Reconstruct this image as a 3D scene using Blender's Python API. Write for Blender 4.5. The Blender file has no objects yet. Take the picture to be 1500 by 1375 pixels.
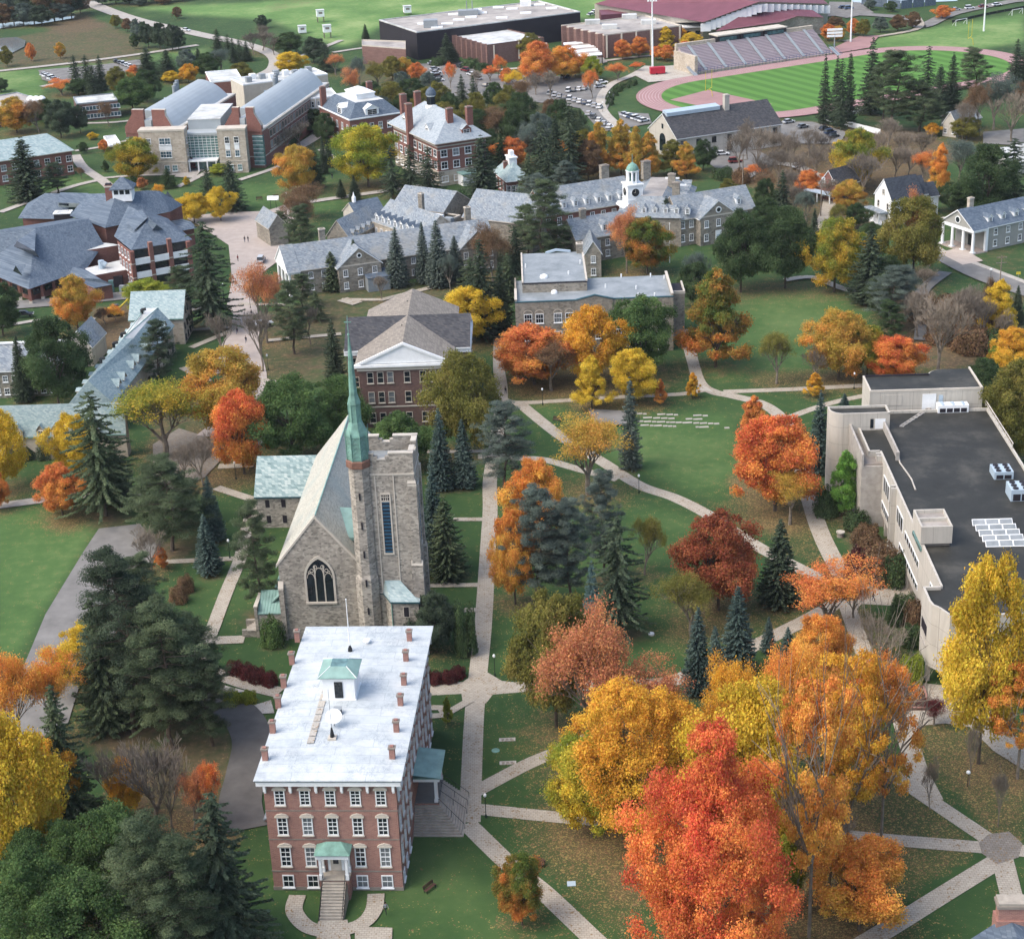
import bpy,math,random
import numpy as np
from mathutils import Vector,Matrix
random.seed(7);rng=np.random.default_rng(7)
SC=bpy.context.scene
COL=SC.collection
R=math.radians
F,H,PIT,ROL=2600.0,140.0,R(23.4),R(2.4)
def P(px,py,z=0.0):
 """ground (or height z) point seen at a pixel of the 1500x1375 photograph"""
 x=px-750;y=py-687.5
 u=x*math.cos(ROL)-y*math.sin(ROL);v=x*math.sin(ROL)+y*math.cos(ROL)
 dy=F*math.cos(PIT)-v*math.sin(PIT);dz=-F*math.sin(PIT)-v*math.cos(PIT)
 t=(z-H)/dz
 return(u*t,dy*t)
def Q(X,Y,Z):
 z=Z-H
 fw=Y*math.cos(PIT)-z*math.sin(PIT);dn=-Y*math.sin(PIT)-z*math.cos(PIT)
 u=F*X/fw;v=F*dn/fw
 return(750+u*math.cos(ROL)+v*math.sin(ROL),687.5-u*math.sin(ROL)+v*math.cos(ROL))
def height_at(bx,by,top_y):
 """height of something standing at ground pixel (bx,by) whose top is at image row top_y"""
 g=P(bx,by);lo,hi=0.0,70.0
 for _ in range(40):
  m=(lo+hi)/2
  if Q(g[0],g[1],m)[1]>top_y:lo=m
  else:hi=m
 return lo
def pxm(x,y):
 """pixels per metre across the view at ground pixel"""
 g=P(x,y);a=Q(g[0],g[1],0);b=Q(g[0]+1,g[1],0)
 return math.hypot(b[0]-a[0],b[1]-a[1])
cam=bpy.data.cameras.new('camera');camo=bpy.data.objects.new('camera',cam);COL.objects.link(camo)
cam.sensor_fit='HORIZONTAL';cam.sensor_width=36;cam.lens=36*F/1500
cam.clip_start=1;cam.clip_end=6000
camo.location=(0,0,H)
fwv=Vector((0,math.cos(PIT),-math.sin(PIT)));dnv=Vector((0,-math.sin(PIT),-math.cos(PIT)));rtv=Vector((1,0,0))
ix=rtv*math.cos(ROL)+dnv*math.sin(ROL);iy=rtv*(-math.sin(ROL))+dnv*math.cos(ROL)
m=Matrix.Identity(3);m.col[0]=ix;m.col[1]=-iy;m.col[2]=-fwv
camo.rotation_euler=m.to_euler()
SC.camera=camo
SUN_EL,SUN_AZ=R(52),R(-112)
w=bpy.data.worlds.new('World');SC.world=w;w.use_nodes=True
nt=w.node_tree;nt.nodes.clear()
sky=nt.nodes.new('ShaderNodeTexSky');sky.sky_type='NISHITA';sky.sun_disc=False
sky.sun_elevation=SUN_EL;sky.sun_rotation=SUN_AZ;sky.air_density=1.0;sky.dust_density=4.0;sky.ozone_density=1.0
bg=nt.nodes.new('ShaderNodeBackground');bg.inputs[1].default_value=0.15
wo=nt.nodes.new('ShaderNodeOutputWorld');nt.links.new(sky.outputs[0],bg.inputs[0]);nt.links.new(bg.outputs[0],wo.inputs[0])
sl=bpy.data.lights.new('sun','SUN');sl.energy=0.65;sl.angle=R(50);sl.color=(1.0,0.96,0.9)
so=bpy.data.objects.new('sun',sl);COL.objects.link(so)
sd=Vector((math.sin(SUN_AZ)*math.cos(SUN_EL),math.cos(SUN_AZ)*math.cos(SUN_EL),math.sin(SUN_EL)))
so.rotation_euler=sd.to_track_quat('Z','Y').to_euler()
SC.view_settings.view_transform='Standard';SC.view_settings.look='None'
SC.view_settings.exposure=1.15;SC.view_settings.gamma=1.0
SC.cycles.max_bounces=5;SC.cycles.diffuse_bounces=2;SC.cycles.glossy_bounces=2
SC.cycles.transmission_bounces=2;SC.cycles.transparent_max_bounces=4;SC.cycles.caustics_reflective=False
MATS={}
def srgb(h):
 h=h.lstrip('#');c=[int(h[i:i+2],16)/255 for i in(0,2,4)]
 return tuple((x/12.92 if x<=0.04045 else((x+0.055)/1.055)**2.4)for x in c)+(1,)
class NT:
 def __init__(s,name):
  s.m=bpy.data.materials.new(name);s.m.use_nodes=True;s.t=s.m.node_tree
  s.b=s.t.nodes['Principled BSDF'];s.b.inputs['Roughness'].default_value=0.85
  try:s.b.inputs['Specular IOR Level'].default_value=0.25
  except Exception:pass
  MATS[name]=s.m
 def n(s,typ,**kw):
  nd=s.t.nodes.new(typ)
  for k,v in kw.items():
   if hasattr(nd,k):setattr(nd,k,v)
   else:nd.inputs[k].default_value=v
  return nd
 def l(s,a,b):s.t.links.new(a,b)
 def coord(s,kind='Object',scale=(1,1,1)):
  tc=s.n('ShaderNodeTexCoord');mp=s.n('ShaderNodeMapping');mp.inputs['Scale'].default_value=scale
  s.l(tc.outputs[kind],mp.inputs[0]);return mp.outputs[0]
 def noise(s,co,scale,detail=4,rough=.6):
  nd=s.n('ShaderNodeTexNoise');nd.inputs['Scale'].default_value=scale;nd.inputs['Detail'].default_value=detail
  nd.inputs['Roughness'].default_value=rough;s.l(co,nd.inputs['Vector']);return nd.outputs['Fac']
 def ramp(s,fac,stops):
  r=s.n('ShaderNodeValToRGB');el=r.color_ramp.elements
  while len(el)<len(stops):el.new(0.5)
  for e,(p,c)in zip(el,stops):e.position=p;e.color=c if len(c)==4 else tuple(c)+(1,)
  s.l(fac,r.inputs[0]);return r.outputs[0]
 def mix(s,fac,a,b,blend='MIX'):
  mx=s.n('ShaderNodeMix');mx.data_type='RGBA';mx.blend_type=blend
  if isinstance(fac,(int,float)):mx.inputs[0].default_value=fac
  else:s.l(fac,mx.inputs[0])
  for i,q in((6,a),(7,b)):
   if isinstance(q,tuple):mx.inputs[i].default_value=q
   else:s.l(q,mx.inputs[i])
  return mx.outputs[2]
 def math(s,op,a,b=None):
  nd=s.n('ShaderNodeMath');nd.operation=op
  for i,q in enumerate((a,b)):
   if q is None:continue
   if isinstance(q,(int,float)):nd.inputs[i].default_value=q
   else:s.l(q,nd.inputs[i])
  return nd.outputs[0]
 def out(s,col,rough=None,bump=None,bs=0.3,bd=0.05):
  s.l(col,s.b.inputs['Base Color'])
  if rough is not None:s.b.inputs['Roughness'].default_value=rough
  if bump is not None:
   bp=s.n('ShaderNodeBump');bp.inputs['Strength'].default_value=bs;bp.inputs['Distance'].default_value=bd
   s.l(bump,bp.inputs['Height']);s.l(bp.outputs[0],s.b.inputs['Normal'])
  return s.m
def wallco(t,sx=1,sz=1):
 """coords (x+y, z) so courses run level round every wall and up every roof slope"""
 tc=t.n('ShaderNodeTexCoord');sp=t.n('ShaderNodeSeparateXYZ');t.l(tc.outputs['Object'],sp.inputs[0])
 a=t.math('ADD',sp.outputs[0],sp.outputs[1]);cb=t.n('ShaderNodeCombineXYZ')
 t.l(t.math('MULTIPLY',a,sx),cb.inputs[0]);t.l(t.math('MULTIPLY',sp.outputs[2],sz),cb.inputs[1]);return cb.outputs[0]
def m_plain(name,hexc,rough=.7,var=.12,scale=.6,metal=0):
 t=NT(name);c=srgb(hexc);co=t.coord('Object')
 n1=t.noise(co,scale,5);d=tuple(x*(1-var*2)for x in c[:3])+(1,);l=tuple(min(1,x*(1+var))for x in c[:3])+(1,)
 col=t.ramp(n1,[(.3,d),(.7,l)])
 n2=t.noise(co,scale*9,3);col=t.mix(t.math('MULTIPLY',n2,.35),col,d)
 t.b.inputs['Metallic'].default_value=metal
 return t.out(col,rough)
def m_brick(name,a,b,mortar,sx=1,sz=1,bw=.5,bh=.18,ms=.012,rough=.9,stain=.35):
 t=NT(name);co=wallco(t,sx,sz)
 br=t.n('ShaderNodeTexBrick');br.inputs['Scale'].default_value=1;br.inputs['Brick Width'].default_value=bw
 br.inputs['Row Height'].default_value=bh;br.inputs['Mortar Size'].default_value=ms;br.inputs['Bias'].default_value=0
 br.inputs['Color1'].default_value=srgb(a);br.inputs['Color2'].default_value=srgb(b);br.inputs['Mortar'].default_value=srgb(mortar)
 t.l(co,br.inputs['Vector']);oc=t.coord('Object')
 n=t.noise(oc,.25,6,.65);n2=t.noise(oc,2.2,4)
 col=t.mix(t.math('MULTIPLY',t.ramp(n,[(.4,(0,0,0)),(.75,(1,1,1))]),stain),br.outputs[0],tuple(x*.45 for x in srgb(a)[:3])+(1,))
 col=t.mix(t.math('MULTIPLY',n2,.3),col,tuple(min(1,x*1.35)for x in srgb(b)[:3])+(1,))
 return t.out(col,rough,br.outputs['Fac'],.3,.02)
def m_stone(name,cols,mortar,scale=1.6,rough=.92):
 t=NT(name);co=t.coord('Object',(1,1,1.8))
 v=t.n('ShaderNodeTexVoronoi');v.inputs['Scale'].default_value=scale;t.l(co,v.inputs['Vector'])
 sp=t.n('ShaderNodeSeparateColor');t.l(v.outputs['Color'],sp.inputs[0])
 n=len(cols);col=t.ramp(sp.outputs[0],[(i/(n-1)if n>1 else 0,srgb(c))for i,c in enumerate(cols)])
 v2=t.n('ShaderNodeTexVoronoi');v2.feature='DISTANCE_TO_EDGE';v2.inputs['Scale'].default_value=scale;t.l(co,v2.inputs['Vector'])
 e=t.ramp(v2.outputs['Distance'],[(.02,(1,1,1)),(.09,(0,0,0))])
 col=t.mix(t.math('MULTIPLY',e,.6),col,srgb(mortar))
 oc=t.coord('Object');nn=t.noise(oc,.2,6,.7)
 col=t.mix(t.math('MULTIPLY',t.ramp(nn,[(.42,(0,0,0)),(.7,(1,1,1))]),.4),col,tuple(x*.4 for x in srgb(cols[0])[:3])+(1,))
 return t.out(col,rough,v2.outputs['Distance'],.5,.05)
def m_slate(name,cols,row=.35,bw=.5,rough=.75,moss=None):
 t=NT(name);co=wallco(t,1.0,1.5)
 br=t.n('ShaderNodeTexBrick');br.inputs['Scale'].default_value=1;br.inputs['Brick Width'].default_value=bw
 br.inputs['Row Height'].default_value=row;br.inputs['Mortar Size'].default_value=.018;br.inputs['Bias'].default_value=0
 br.inputs['Color1'].default_value=(0,0,0,1);br.inputs['Color2'].default_value=(1,1,1,1);br.inputs['Mortar'].default_value=(.0,.0,.0,1)
 t.l(co,br.inputs['Vector']);oc=t.coord('Object')
 f=t.math('ADD',t.math('MULTIPLY',br.outputs[0],.55),t.math('MULTIPLY',t.noise(oc,.5,7,.7),.55))
 n=len(cols);col=t.ramp(f,[(.1+.8*i/(n-1),srgb(c))for i,c in enumerate(cols)])
 if moss:
  mm=t.ramp(t.noise(oc,.16,6,.7),[(.48,(0,0,0)),(.68,(1,1,1))]);col=t.mix(t.math('MULTIPLY',mm,.6),col,srgb(moss))
 return t.out(col,rough,br.outputs[0],.25,.02)
def m_membrane(name,base,dark,lite,seam=True,rough=.6,sc=.25):
 """flat-roof felt with patches, ponding stains and scratches"""
 t=NT(name);co=t.coord('Object')
 n1=t.noise(co,sc,7,.7);col=t.ramp(n1,[(.3,srgb(dark)),(.5,srgb(base)),(.72,srgb(lite))])
 st=t.coord('Object',(.35,.9,1));n2=t.noise(st,1.6,9,.8)
 col=t.mix(t.ramp(n2,[(.62,(0,0,0)),(.69,(.75,.75,.75))]),col,srgb(dark))
 return t.out(col,rough,n1,.2,.05)
m_brick('hall_brick','#86605a','#9c7568','#a08f84',bw=.45,bh=.16,stain=.25)
m_brick('red_brick','#6e4a43','#80584f','#8a7068',bw=.5,bh=.2,stain=.2)
m_brick('brown_brick','#5d4944','#6c554e','#746762',bw=.5,bh=.2)
m_brick('gym_brick','#68504c','#7d625b','#75645f',bw=.6,bh=.25)
m_brick('block_paving','#a2968c','#b3a89d','#8b8078',1,1,.5,.25)
m_stone('chapel_stone',['#78736a','#938d83','#a59e92','#b6afa2'],'#a8a298',1.9)
m_stone('grey_stone',['#716c62','#8a857a','#9c9588','#827a6c'],'#98938a',1.4)
m_stone('tan_stone',['#a59a8a','#b5ab9b','#c2b8a8'],'#b8aea0',1.2)
m_slate('chapel_slate',['#8a8a82','#a4a398','#b4b2a5','#c0bdb0'],.3,.4,moss='#93a09c')
m_slate('green_slate',['#74868a','#889b9d','#9aabab','#abb7b4'],.4,.5,moss='#7a9293')
m_slate('blotchy_slate',['#4f6669','#7a9090','#98a9a6','#b0bab6'],.45,.6)
m_slate('grey_slate',['#5a636b','#717b84','#838c92','#979b9a'],.4,.5,moss='#8f8d84')
m_slate('blue_slate',['#3f4a57','#4f5c6a','#5c6976','#6a7580'],.4,.5)
m_slate('brown_shingle',['#6c665d','#79736a','#878076','#938b80'],.35,.6)
m_slate('dark_shingle',['#2e2f33','#3a3b3f','#46474a','#535250'],.35,.6)
def m_whiteroof():
 t=NT('white_roof');co=t.coord('Object');n1=t.noise(co,.3,6,.7);col=t.ramp(n1,[(.3,srgb('#a3aaad')),(.5,srgb('#b9bfc0')),(.75,srgb('#c7cbca'))])
 br=t.n('ShaderNodeTexBrick');br.inputs['Scale'].default_value=1;br.inputs['Brick Width'].default_value=9.5;br.inputs['Row Height'].default_value=1.9;br.inputs['Mortar Size'].default_value=.035;br.inputs['Color1'].default_value=(1,1,1,1);br.inputs['Color2'].default_value=(.9,.93,.95,1);br.inputs['Mortar'].default_value=(.55,.6,.64,1)
 nz=t.n('ShaderNodeTexNoise');nz.inputs['Scale'].default_value=.8;t.l(co,nz.inputs['Vector']);a=t.n('ShaderNodeMixRGB');a.blend_type='ADD';a.inputs[0].default_value=.35;t.l(co,a.inputs[1]);t.l(nz.outputs['Color'],a.inputs[2]);t.l(a.outputs[0],br.inputs['Vector']);col=t.mix(.8,col,br.outputs[0],'MULTIPLY')
 for sc,st in((.55,(1,.35,1)),(1.3,(.5,1,1)),(2.6,(1,1,1))):
  n=t.noise(t.coord('Object',st),sc,10,.78);d=t.math('ABSOLUTE',t.math('SUBTRACT',n,.5));k=t.ramp(d,[(.0,(1,1,1)),(.006,(.6,.6,.6)),(.016,(0,0,0))]);g=t.ramp(t.noise(co,.22+sc*.1,3),[(.5,(0,0,0)),(.6,(1,1,1))]);col=t.mix(t.math('MULTIPLY',t.math('MULTIPLY',k,g),.8),col,srgb('#6f7d88'))
 return t.out(col,.6,n1,.2,.05)
m_whiteroof()
m_membrane('tar_roof','#31312d','#262622','#504e47',sc=.13)
m_membrane('blue_roof','#848b8e','#6d7578','#979da0')
m_membrane('grit_roof','#9d9790','#7b7772','#b9b4ab',sc=.12)
m_membrane('pale_roof','#bcbfbd','#93958f','#d3d3cf',sc=.15)
m_plain('white_paint','#e9ecec',.6,.06)
m_plain('cream_trim','#c0b9ac',.8,.08)
def m_conc(name,a,j):
 t=NT(name);co=wallco(t);br=t.n('ShaderNodeTexBrick');br.offset=0;br.inputs['Scale'].default_value=1;br.inputs['Brick Width'].default_value=3.1;br.inputs['Row Height'].default_value=3.4;br.inputs['Mortar Size'].default_value=.03;A=srgb(a)
 br.inputs['Color1'].default_value=A;br.inputs['Color2'].default_value=tuple(x*.93 for x in A[:3])+(1,);br.inputs['Mortar'].default_value=srgb(j);t.l(co,br.inputs['Vector']);n=t.noise(wallco(t,1.2,.09),1.0,7,.7);col=t.mix(t.math('MULTIPLY',t.ramp(n,[(.45,(0,0,0)),(.72,(1,1,1))]),.55),br.outputs[0],tuple(x*.55 for x in A[:3])+(1,))
 n2=t.noise(t.coord('Object'),.9,5);return t.out(t.mix(t.math('MULTIPLY',n2,.25),col,tuple(x*.75 for x in A[:3])+(1,)),.9,br.outputs['Fac'],.2,.02)
m_conc('cream_stucco','#bdb8ad','#857f76')
m_plain('light_concrete','#a9a49c',.9,.14,.8)
m_plain('asphalt','#7b7a77',.95,.16,.25)
m_plain('drive_asphalt','#5e5d5b',.95,.14,.3)
m_plain('pink_paving','#a89e96',.92,.08,.4)
def m_pave(name,a,b,mo):
 t=NT(name);co=t.coord('Object');br=t.n('ShaderNodeTexBrick');br.inputs['Scale'].default_value=1;br.inputs['Brick Width'].default_value=.62;br.inputs['Row Height'].default_value=.4;br.inputs['Mortar Size'].default_value=.03;br.inputs['Color1'].default_value=srgb(a);br.inputs['Color2'].default_value=srgb(b);br.inputs['Mortar'].default_value=srgb(mo);t.l(co,br.inputs['Vector'])
 n=t.noise(co,.35,7,.7);col=t.mix(t.math('MULTIPLY',t.ramp(n,[(.42,(0,0,0)),(.7,(1,1,1))]),.5),br.outputs[0],tuple(x*.62 for x in srgb(a)[:3])+(1,))
 v=t.n('ShaderNodeTexVoronoi');v.inputs['Scale'].default_value=5;t.l(co,v.inputs['Vector']);sp=t.n('ShaderNodeSeparateColor');t.l(v.outputs['Color'],sp.inputs[0]);on=t.math('LESS_THAN',sp.outputs[0],t.math('MULTIPLY',t.ramp(n,[(.45,(0,0,0)),(.8,(1,1,1))]),.35));col=t.mix(t.math('MULTIPLY',on,.8),col,srgb('#7e6440'));return t.out(col,.95)
m_pave('walk_paving','#aea799','#a0998c','#857d71');m_pave('walk_dark','#8b857c','#79736b','#5f594f');m_pave('concrete','#b5b0a6','#aca79d','#98938a')
m_plain('copper_green','#78a093',.6,.22,.7)
m_plain('copper_pale','#86a69e',.6,.14,.6)
m_plain('copper_brown','#805f51',.7,.2,1.2)
m_plain('dark_metal','#2b2e30',.5,.1)
m_plain('lamp_green','#24342d',.5,.1)
m_plain('grey_metal','#8d9498',.45,.08,.6)
m_plain('blue_metal','#a9bac6',.4,.06)
m_plain('curved_metal','#a3abae',.35,.06,.2)
m_plain('maroon_metal','#70454f',.6,.1,.2)
m_plain('gym_black','#2a272d',.7,.1,.3)
m_plain('teal_trim','#33545c',.6,.1)
m_plain('track_red','#9a7a78',.9,.08,.15)
m_plain('bench_wood','#5a4238',.8,.12,2)
m_plain('step_stone','#a39c90',.9,.12,1.2)
m_plain('iron','#26282a',.5,.05)
m_plain('red_paint','#b2273a',.5,.05)
m_plain('yellow_paint','#c9b83c',.5,.05)
m_plain('bark','#5e5449',.95,.25,1.5)
m_plain('pale_bark','#877d70',.95,.25,1.2)
m_plain('soil','#4f3f35',1,.2,.8)
m_plain('stucco_dark','#8a8279',.9,.1)
m_plain('cloth_dark','#23252b',.9,.1);m_plain('cloth_red','#7a2a2e',.9,.1);m_plain('cloth_blue','#3a4a66',.9,.1);m_plain('cloth_grey','#8b8d92',.9,.1)
m_plain('skin','#b98a72',.6,.03);m_plain('hair','#2a1f18',.8,.05)
m_plain('tyre','#17181a',.8,.05)
def m_glass(name,c,rough=.12):
 t=NT(name);co=t.coord('Object');n=t.noise(co,.7,2)
 col=t.ramp(n,[(.35,tuple(x*.5 for x in srgb(c)[:3])+(1,)),(.7,srgb(c))])
 t.b.inputs['Specular IOR Level'].default_value=.6
 return t.out(col,rough)
m_glass('glass','#2a3138');m_glass('glass_blind','#7d8488',.3);m_glass('glass_blue','#4d6a78');m_glass('glass_teal','#6f9290');m_glass('car_glass','#20262c')
def m_carpaint():
 t=NT('car_paint');oi=t.n('ShaderNodeObjectInfo');t.l(oi.outputs['Color'],t.b.inputs['Base Color'])
 t.b.inputs['Roughness'].default_value=.3;t.b.inputs['Specular IOR Level'].default_value=.5
 return t.m
m_carpaint()
def m_leaf():
 """leaf colour: two colours carried by each tree, mixed clump by clump"""
 t=NT('leaves');oi=t.n('ShaderNodeObjectInfo')
 at=t.n('ShaderNodeAttribute');at.attribute_type='OBJECT';at.attribute_name='tint2'
 lv=t.n('ShaderNodeAttribute');lv.attribute_type='GEOMETRY';lv.attribute_name='lv'
 sp=t.n('ShaderNodeSeparateColor');t.l(lv.outputs['Color'],sp.inputs[0])
 tc=t.coord('Object');of=t.n('ShaderNodeVectorMath');of.operation='SCALE'
 ln=t.n('ShaderNodeCombineXYZ');t.l(oi.outputs['Random'],ln.inputs[0]);t.l(oi.outputs['Random'],ln.inputs[2])
 t.l(ln.outputs[0],of.inputs[0]);of.inputs[3].default_value=90
 ad=t.n('ShaderNodeVectorMath');ad.operation='ADD';t.l(tc,ad.inputs[0]);t.l(of.outputs[0],ad.inputs[1])
 nn=t.noise(ad.outputs[0],.16,3,.6)
 f=t.math('ADD',t.math('MULTIPLY',nn,1.5),t.math('MULTIPLY',sp.outputs[0],.5))
 f=t.math('SUBTRACT',f,.5)
 f=t.math('ADD',f,t.math('MULTIPLY',sp.outputs[1],-.25))
 fr=t.ramp(f,[(.2,(0,0,0)),(.75,(1,1,1))])
 col=t.mix(fr,oi.outputs['Color'],at.outputs['Color'])
 hs=t.n('ShaderNodeHueSaturation');t.l(col,hs.inputs['Color'])
 t.l(t.math('ADD',t.math('MULTIPLY',sp.outputs[2],.04),.48),hs.inputs['Hue'])
 t.l(t.math('ADD',t.math('MULTIPLY',sp.outputs[0],.7),.65),hs.inputs['Value'])
 df=t.n('ShaderNodeBsdfDiffuse');tr=t.n('ShaderNodeBsdfTranslucent');t.l(hs.outputs[0],df.inputs[0]);t.l(hs.outputs[0],tr.inputs[0])
 ms=t.n('ShaderNodeMixShader');ms.inputs[0].default_value=.42;t.l(df.outputs[0],ms.inputs[1]);t.l(tr.outputs[0],ms.inputs[2])
 t.l(ms.outputs[0],t.t.nodes['Material Output'].inputs[0])
m_leaf()
class MB:
 def __init__(s):s.v=[];s.f=[];s.m=[];s.mats=[]
 def mi(s,mat):
  if mat not in s.mats:s.mats.append(mat)
  return s.mats.index(mat)
 def face(s,pts,mat):
  i=len(s.v);s.v+=[tuple(p)for p in pts];s.f.append(tuple(range(i,i+len(pts))));s.m.append(s.mi(mat));return s
 def box(s,x0,x1,y0,y1,z0,z1,mat):
  i=len(s.v);s.v+=[(x0,y0,z0),(x1,y0,z0),(x1,y1,z0),(x0,y1,z0),(x0,y0,z1),(x1,y0,z1),(x1,y1,z1),(x0,y1,z1)]
  for q in((0,3,2,1),(4,5,6,7),(0,1,5,4),(1,2,6,5),(2,3,7,6),(3,0,4,7)):
   s.f.append(tuple(i+k for k in q));s.m.append(s.mi(mat))
  return s
 def prism(s,poly,z0,z1,mat,top=None,topmat=None):
  n=len(poly);i=len(s.v);s.v+=[(p[0],p[1],z0)for p in poly]+[(p[0],p[1],z1)for p in poly]
  s.f.append(tuple(i+k for k in range(n-1,-1,-1)));s.m.append(s.mi(mat))
  s.f.append(tuple(i+n+k for k in range(n)));s.m.append(s.mi(topmat or mat))
  for k in range(n):s.f.append((i+k,i+(k+1)%n,i+n+(k+1)%n,i+n+k));s.m.append(s.mi(mat))
  return s
 def tube(s,p0,p1,r0,r1,mat,n=8,cap=True):
  p0=Vector(p0);p1=Vector(p1);d=(p1-p0).normalized()
  a=d.orthogonal().normalized();b=d.cross(a);i=len(s.v)
  for p,r in((p0,r0),(p1,r1)):
   for k in range(n):
    t=2*math.pi*k/n;s.v.append(tuple(p+a*(r*math.cos(t))+b*(r*math.sin(t))))
  for k in range(n):s.f.append((i+k,i+(k+1)%n,i+n+(k+1)%n,i+n+k));s.m.append(s.mi(mat))
  if cap:s.f.append(tuple(i+n+k for k in range(n)));s.m.append(s.mi(mat));s.f.append(tuple(i+k for k in range(n-1,-1,-1)));s.m.append(s.mi(mat))
  return s
 def lathe(s,c,prof,mat,n=12):
  i=len(s.v);c=Vector(c)
  for r,z in prof:
   for k in range(n):
    t=2*math.pi*(k+.5)/n;s.v.append((c.x+r*math.cos(t),c.y+r*math.sin(t),c.z+z))
  for j in range(len(prof)-1):
   for k in range(n):
    s.f.append((i+j*n+k,i+j*n+(k+1)%n,i+(j+1)*n+(k+1)%n,i+(j+1)*n+k));s.m.append(s.mi(mat))
  s.f.append(tuple(i+(len(prof)-1)*n+k for k in range(n)));s.m.append(s.mi(mat))
  return s
 def slab(s,pts,th,mat,side=None):
  """sloping roof panel: top polygon pts, thickness th downwards"""
  n=len(pts);i=len(s.v);s.v+=[tuple(p)for p in pts]+[(p[0],p[1],p[2]-th)for p in pts]
  s.f.append(tuple(i+k for k in range(n)));s.m.append(s.mi(mat));s.f.append(tuple(i+n+k for k in range(n-1,-1,-1)));s.m.append(s.mi(side or mat))
  for k in range(n):s.f.append((i+(k+1)%n,i+k,i+n+k,i+n+(k+1)%n));s.m.append(s.mi(side or mat))
  return s
 def mesh(s,name,smooth=False):
  me=bpy.data.meshes.new(name);me.from_pydata(s.v,[],s.f)
  for q in s.mats:me.materials.append(MATS[q])
  me.polygons.foreach_set('material_index',s.m)
  if smooth:me.polygons.foreach_set('use_smooth',[True]*len(s.f))
  me.update();return me
 def obj(s,name,parent=None,loc=None,rz=0,smooth=False):
  o=bpy.data.objects.new(name,s.mesh(name,smooth));COL.objects.link(o)
  if parent:o.parent=parent
  if loc:o.location=loc
  if rz:o.rotation_euler.z=rz
  return o
def tag(o,label=None,cat=None,group=None,kind=None):
 if label:o['label']=label
 if cat:o['category']=cat
 if group:o['group']=group
 if kind:o['kind']=kind
 return o
def thing(name,label,cat,loc=(0,0,0),rz=0,group=None):
 o=bpy.data.objects.new(name,None);COL.objects.link(o);o.location=loc;o.rotation_euler.z=rz
 o.empty_display_size=.5
 return tag(o,label,cat,group)
def inst(name,me,parent,loc=(0,0,0),rz=0,sc=None):
 o=bpy.data.objects.new(name,me);COL.objects.link(o);o.parent=parent;o.location=loc;o.rotation_euler.z=rz
 if sc:o.scale=sc
 return o
def dup(root,loc,rz=0,label=None):
 r=root.copy();COL.objects.link(r);r.location=loc;r.rotation_euler.z=rz
 if label:r['label']=label
 for ch in list(root.children):
  c=ch.copy();COL.objects.link(c);c.parent=r
  for g in ch.children:
   d=g.copy();COL.objects.link(d);d.parent=c
 return r
class Fr:
 """a rectangular block of a building: own origin at its front-left corner, x along the front, y into depth, z up from the ground"""
 def __init__(s,root,base,fl,fr=None,z=0,bl=None,depth=None,ang=None,width=None):
  a=P(*fl,z);s.z=z
  if fr is not None:
   b=P(*fr,z);s.w=math.dist(a,b);s.a=math.atan2(b[1]-a[1],b[0]-a[0])
  if ang is not None:
   s.a=ang
   if fr is not None:s.w=(b[0]-a[0])*math.cos(ang)+(b[1]-a[1])*math.sin(ang)
  if width is not None:s.w=width
  s.d=depth
  if bl is not None:
   c=P(*bl,z);s.d=-(c[0]-a[0])*math.sin(s.a)+(c[1]-a[1])*math.cos(s.a)
  s.o=a;s.base=base or a;s.r=root
 def L(s,px,py,z=0):
  p=P(px,py,z);dx=p[0]-s.o[0];dy=p[1]-s.o[1]
  return(dx*math.cos(s.a)+dy*math.sin(s.a),-dx*math.sin(s.a)+dy*math.cos(s.a))
 def T(s,x,y,z=0):
  return(s.o[0]-s.base[0]+x*math.cos(s.a)-y*math.sin(s.a),s.o[1]-s.base[1]+x*math.sin(s.a)+y*math.cos(s.a),z)
 def part(s,mb,name,parent=None,smooth=False):
  if parent:return mb.obj(name,parent,smooth=smooth)
  return mb.obj(name,s.r,s.T(0,0),s.a,smooth)
 def sub(s,*a,**k):return Fr(s.r,s.base,*a,**k)
class Bld(Fr):
 def __init__(s,name,label,cat,fl,fr=None,z=0,group=None,**k):
  Fr.__init__(s,None,None,fl,fr,z,**k)
  s.r=thing(name,label,cat,(s.o[0],s.o[1],0),0,group)
class Px:
 """a building whose roof corners are given one by one: photo pixel + the corner's height"""
 def __init__(s,root,base):s.r=root;s.base=base
 def v(s,px,py,z):p=P(px,py,z);return(p[0]-s.base[0],p[1]-s.base[1],z)
 def roof(s,mb,pts,mat,th=.3):
  q=[s.v(*p)for p in pts];mb.face(q,mat);return q
 def walls(s,mb,pts,mat,z0=0,inset=0,close=True,drop=0):
  q=[s.v(*p)for p in pts];cx=sum(p[0]for p in q)/len(q);cy=sum(p[1]for p in q)/len(q)
  q=[(p[0]+(cx-p[0])/max(.01,math.hypot(cx-p[0],cy-p[1]))*inset,p[1]+(cy-p[1])/max(.01,math.hypot(cx-p[0],cy-p[1]))*inset,p[2]-drop)for p in q]
  n=len(q)
  for i in range(n if close else n-1):
   a,b=q[i],q[(i+1)%n];mb.face([(a[0],a[1],z0),(b[0],b[1],z0),b,a],mat)
  return q
 def part(s,mb,name,parent=None):return mb.obj(name,parent or s.r)
WC={};WR=random.Random(5)
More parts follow.
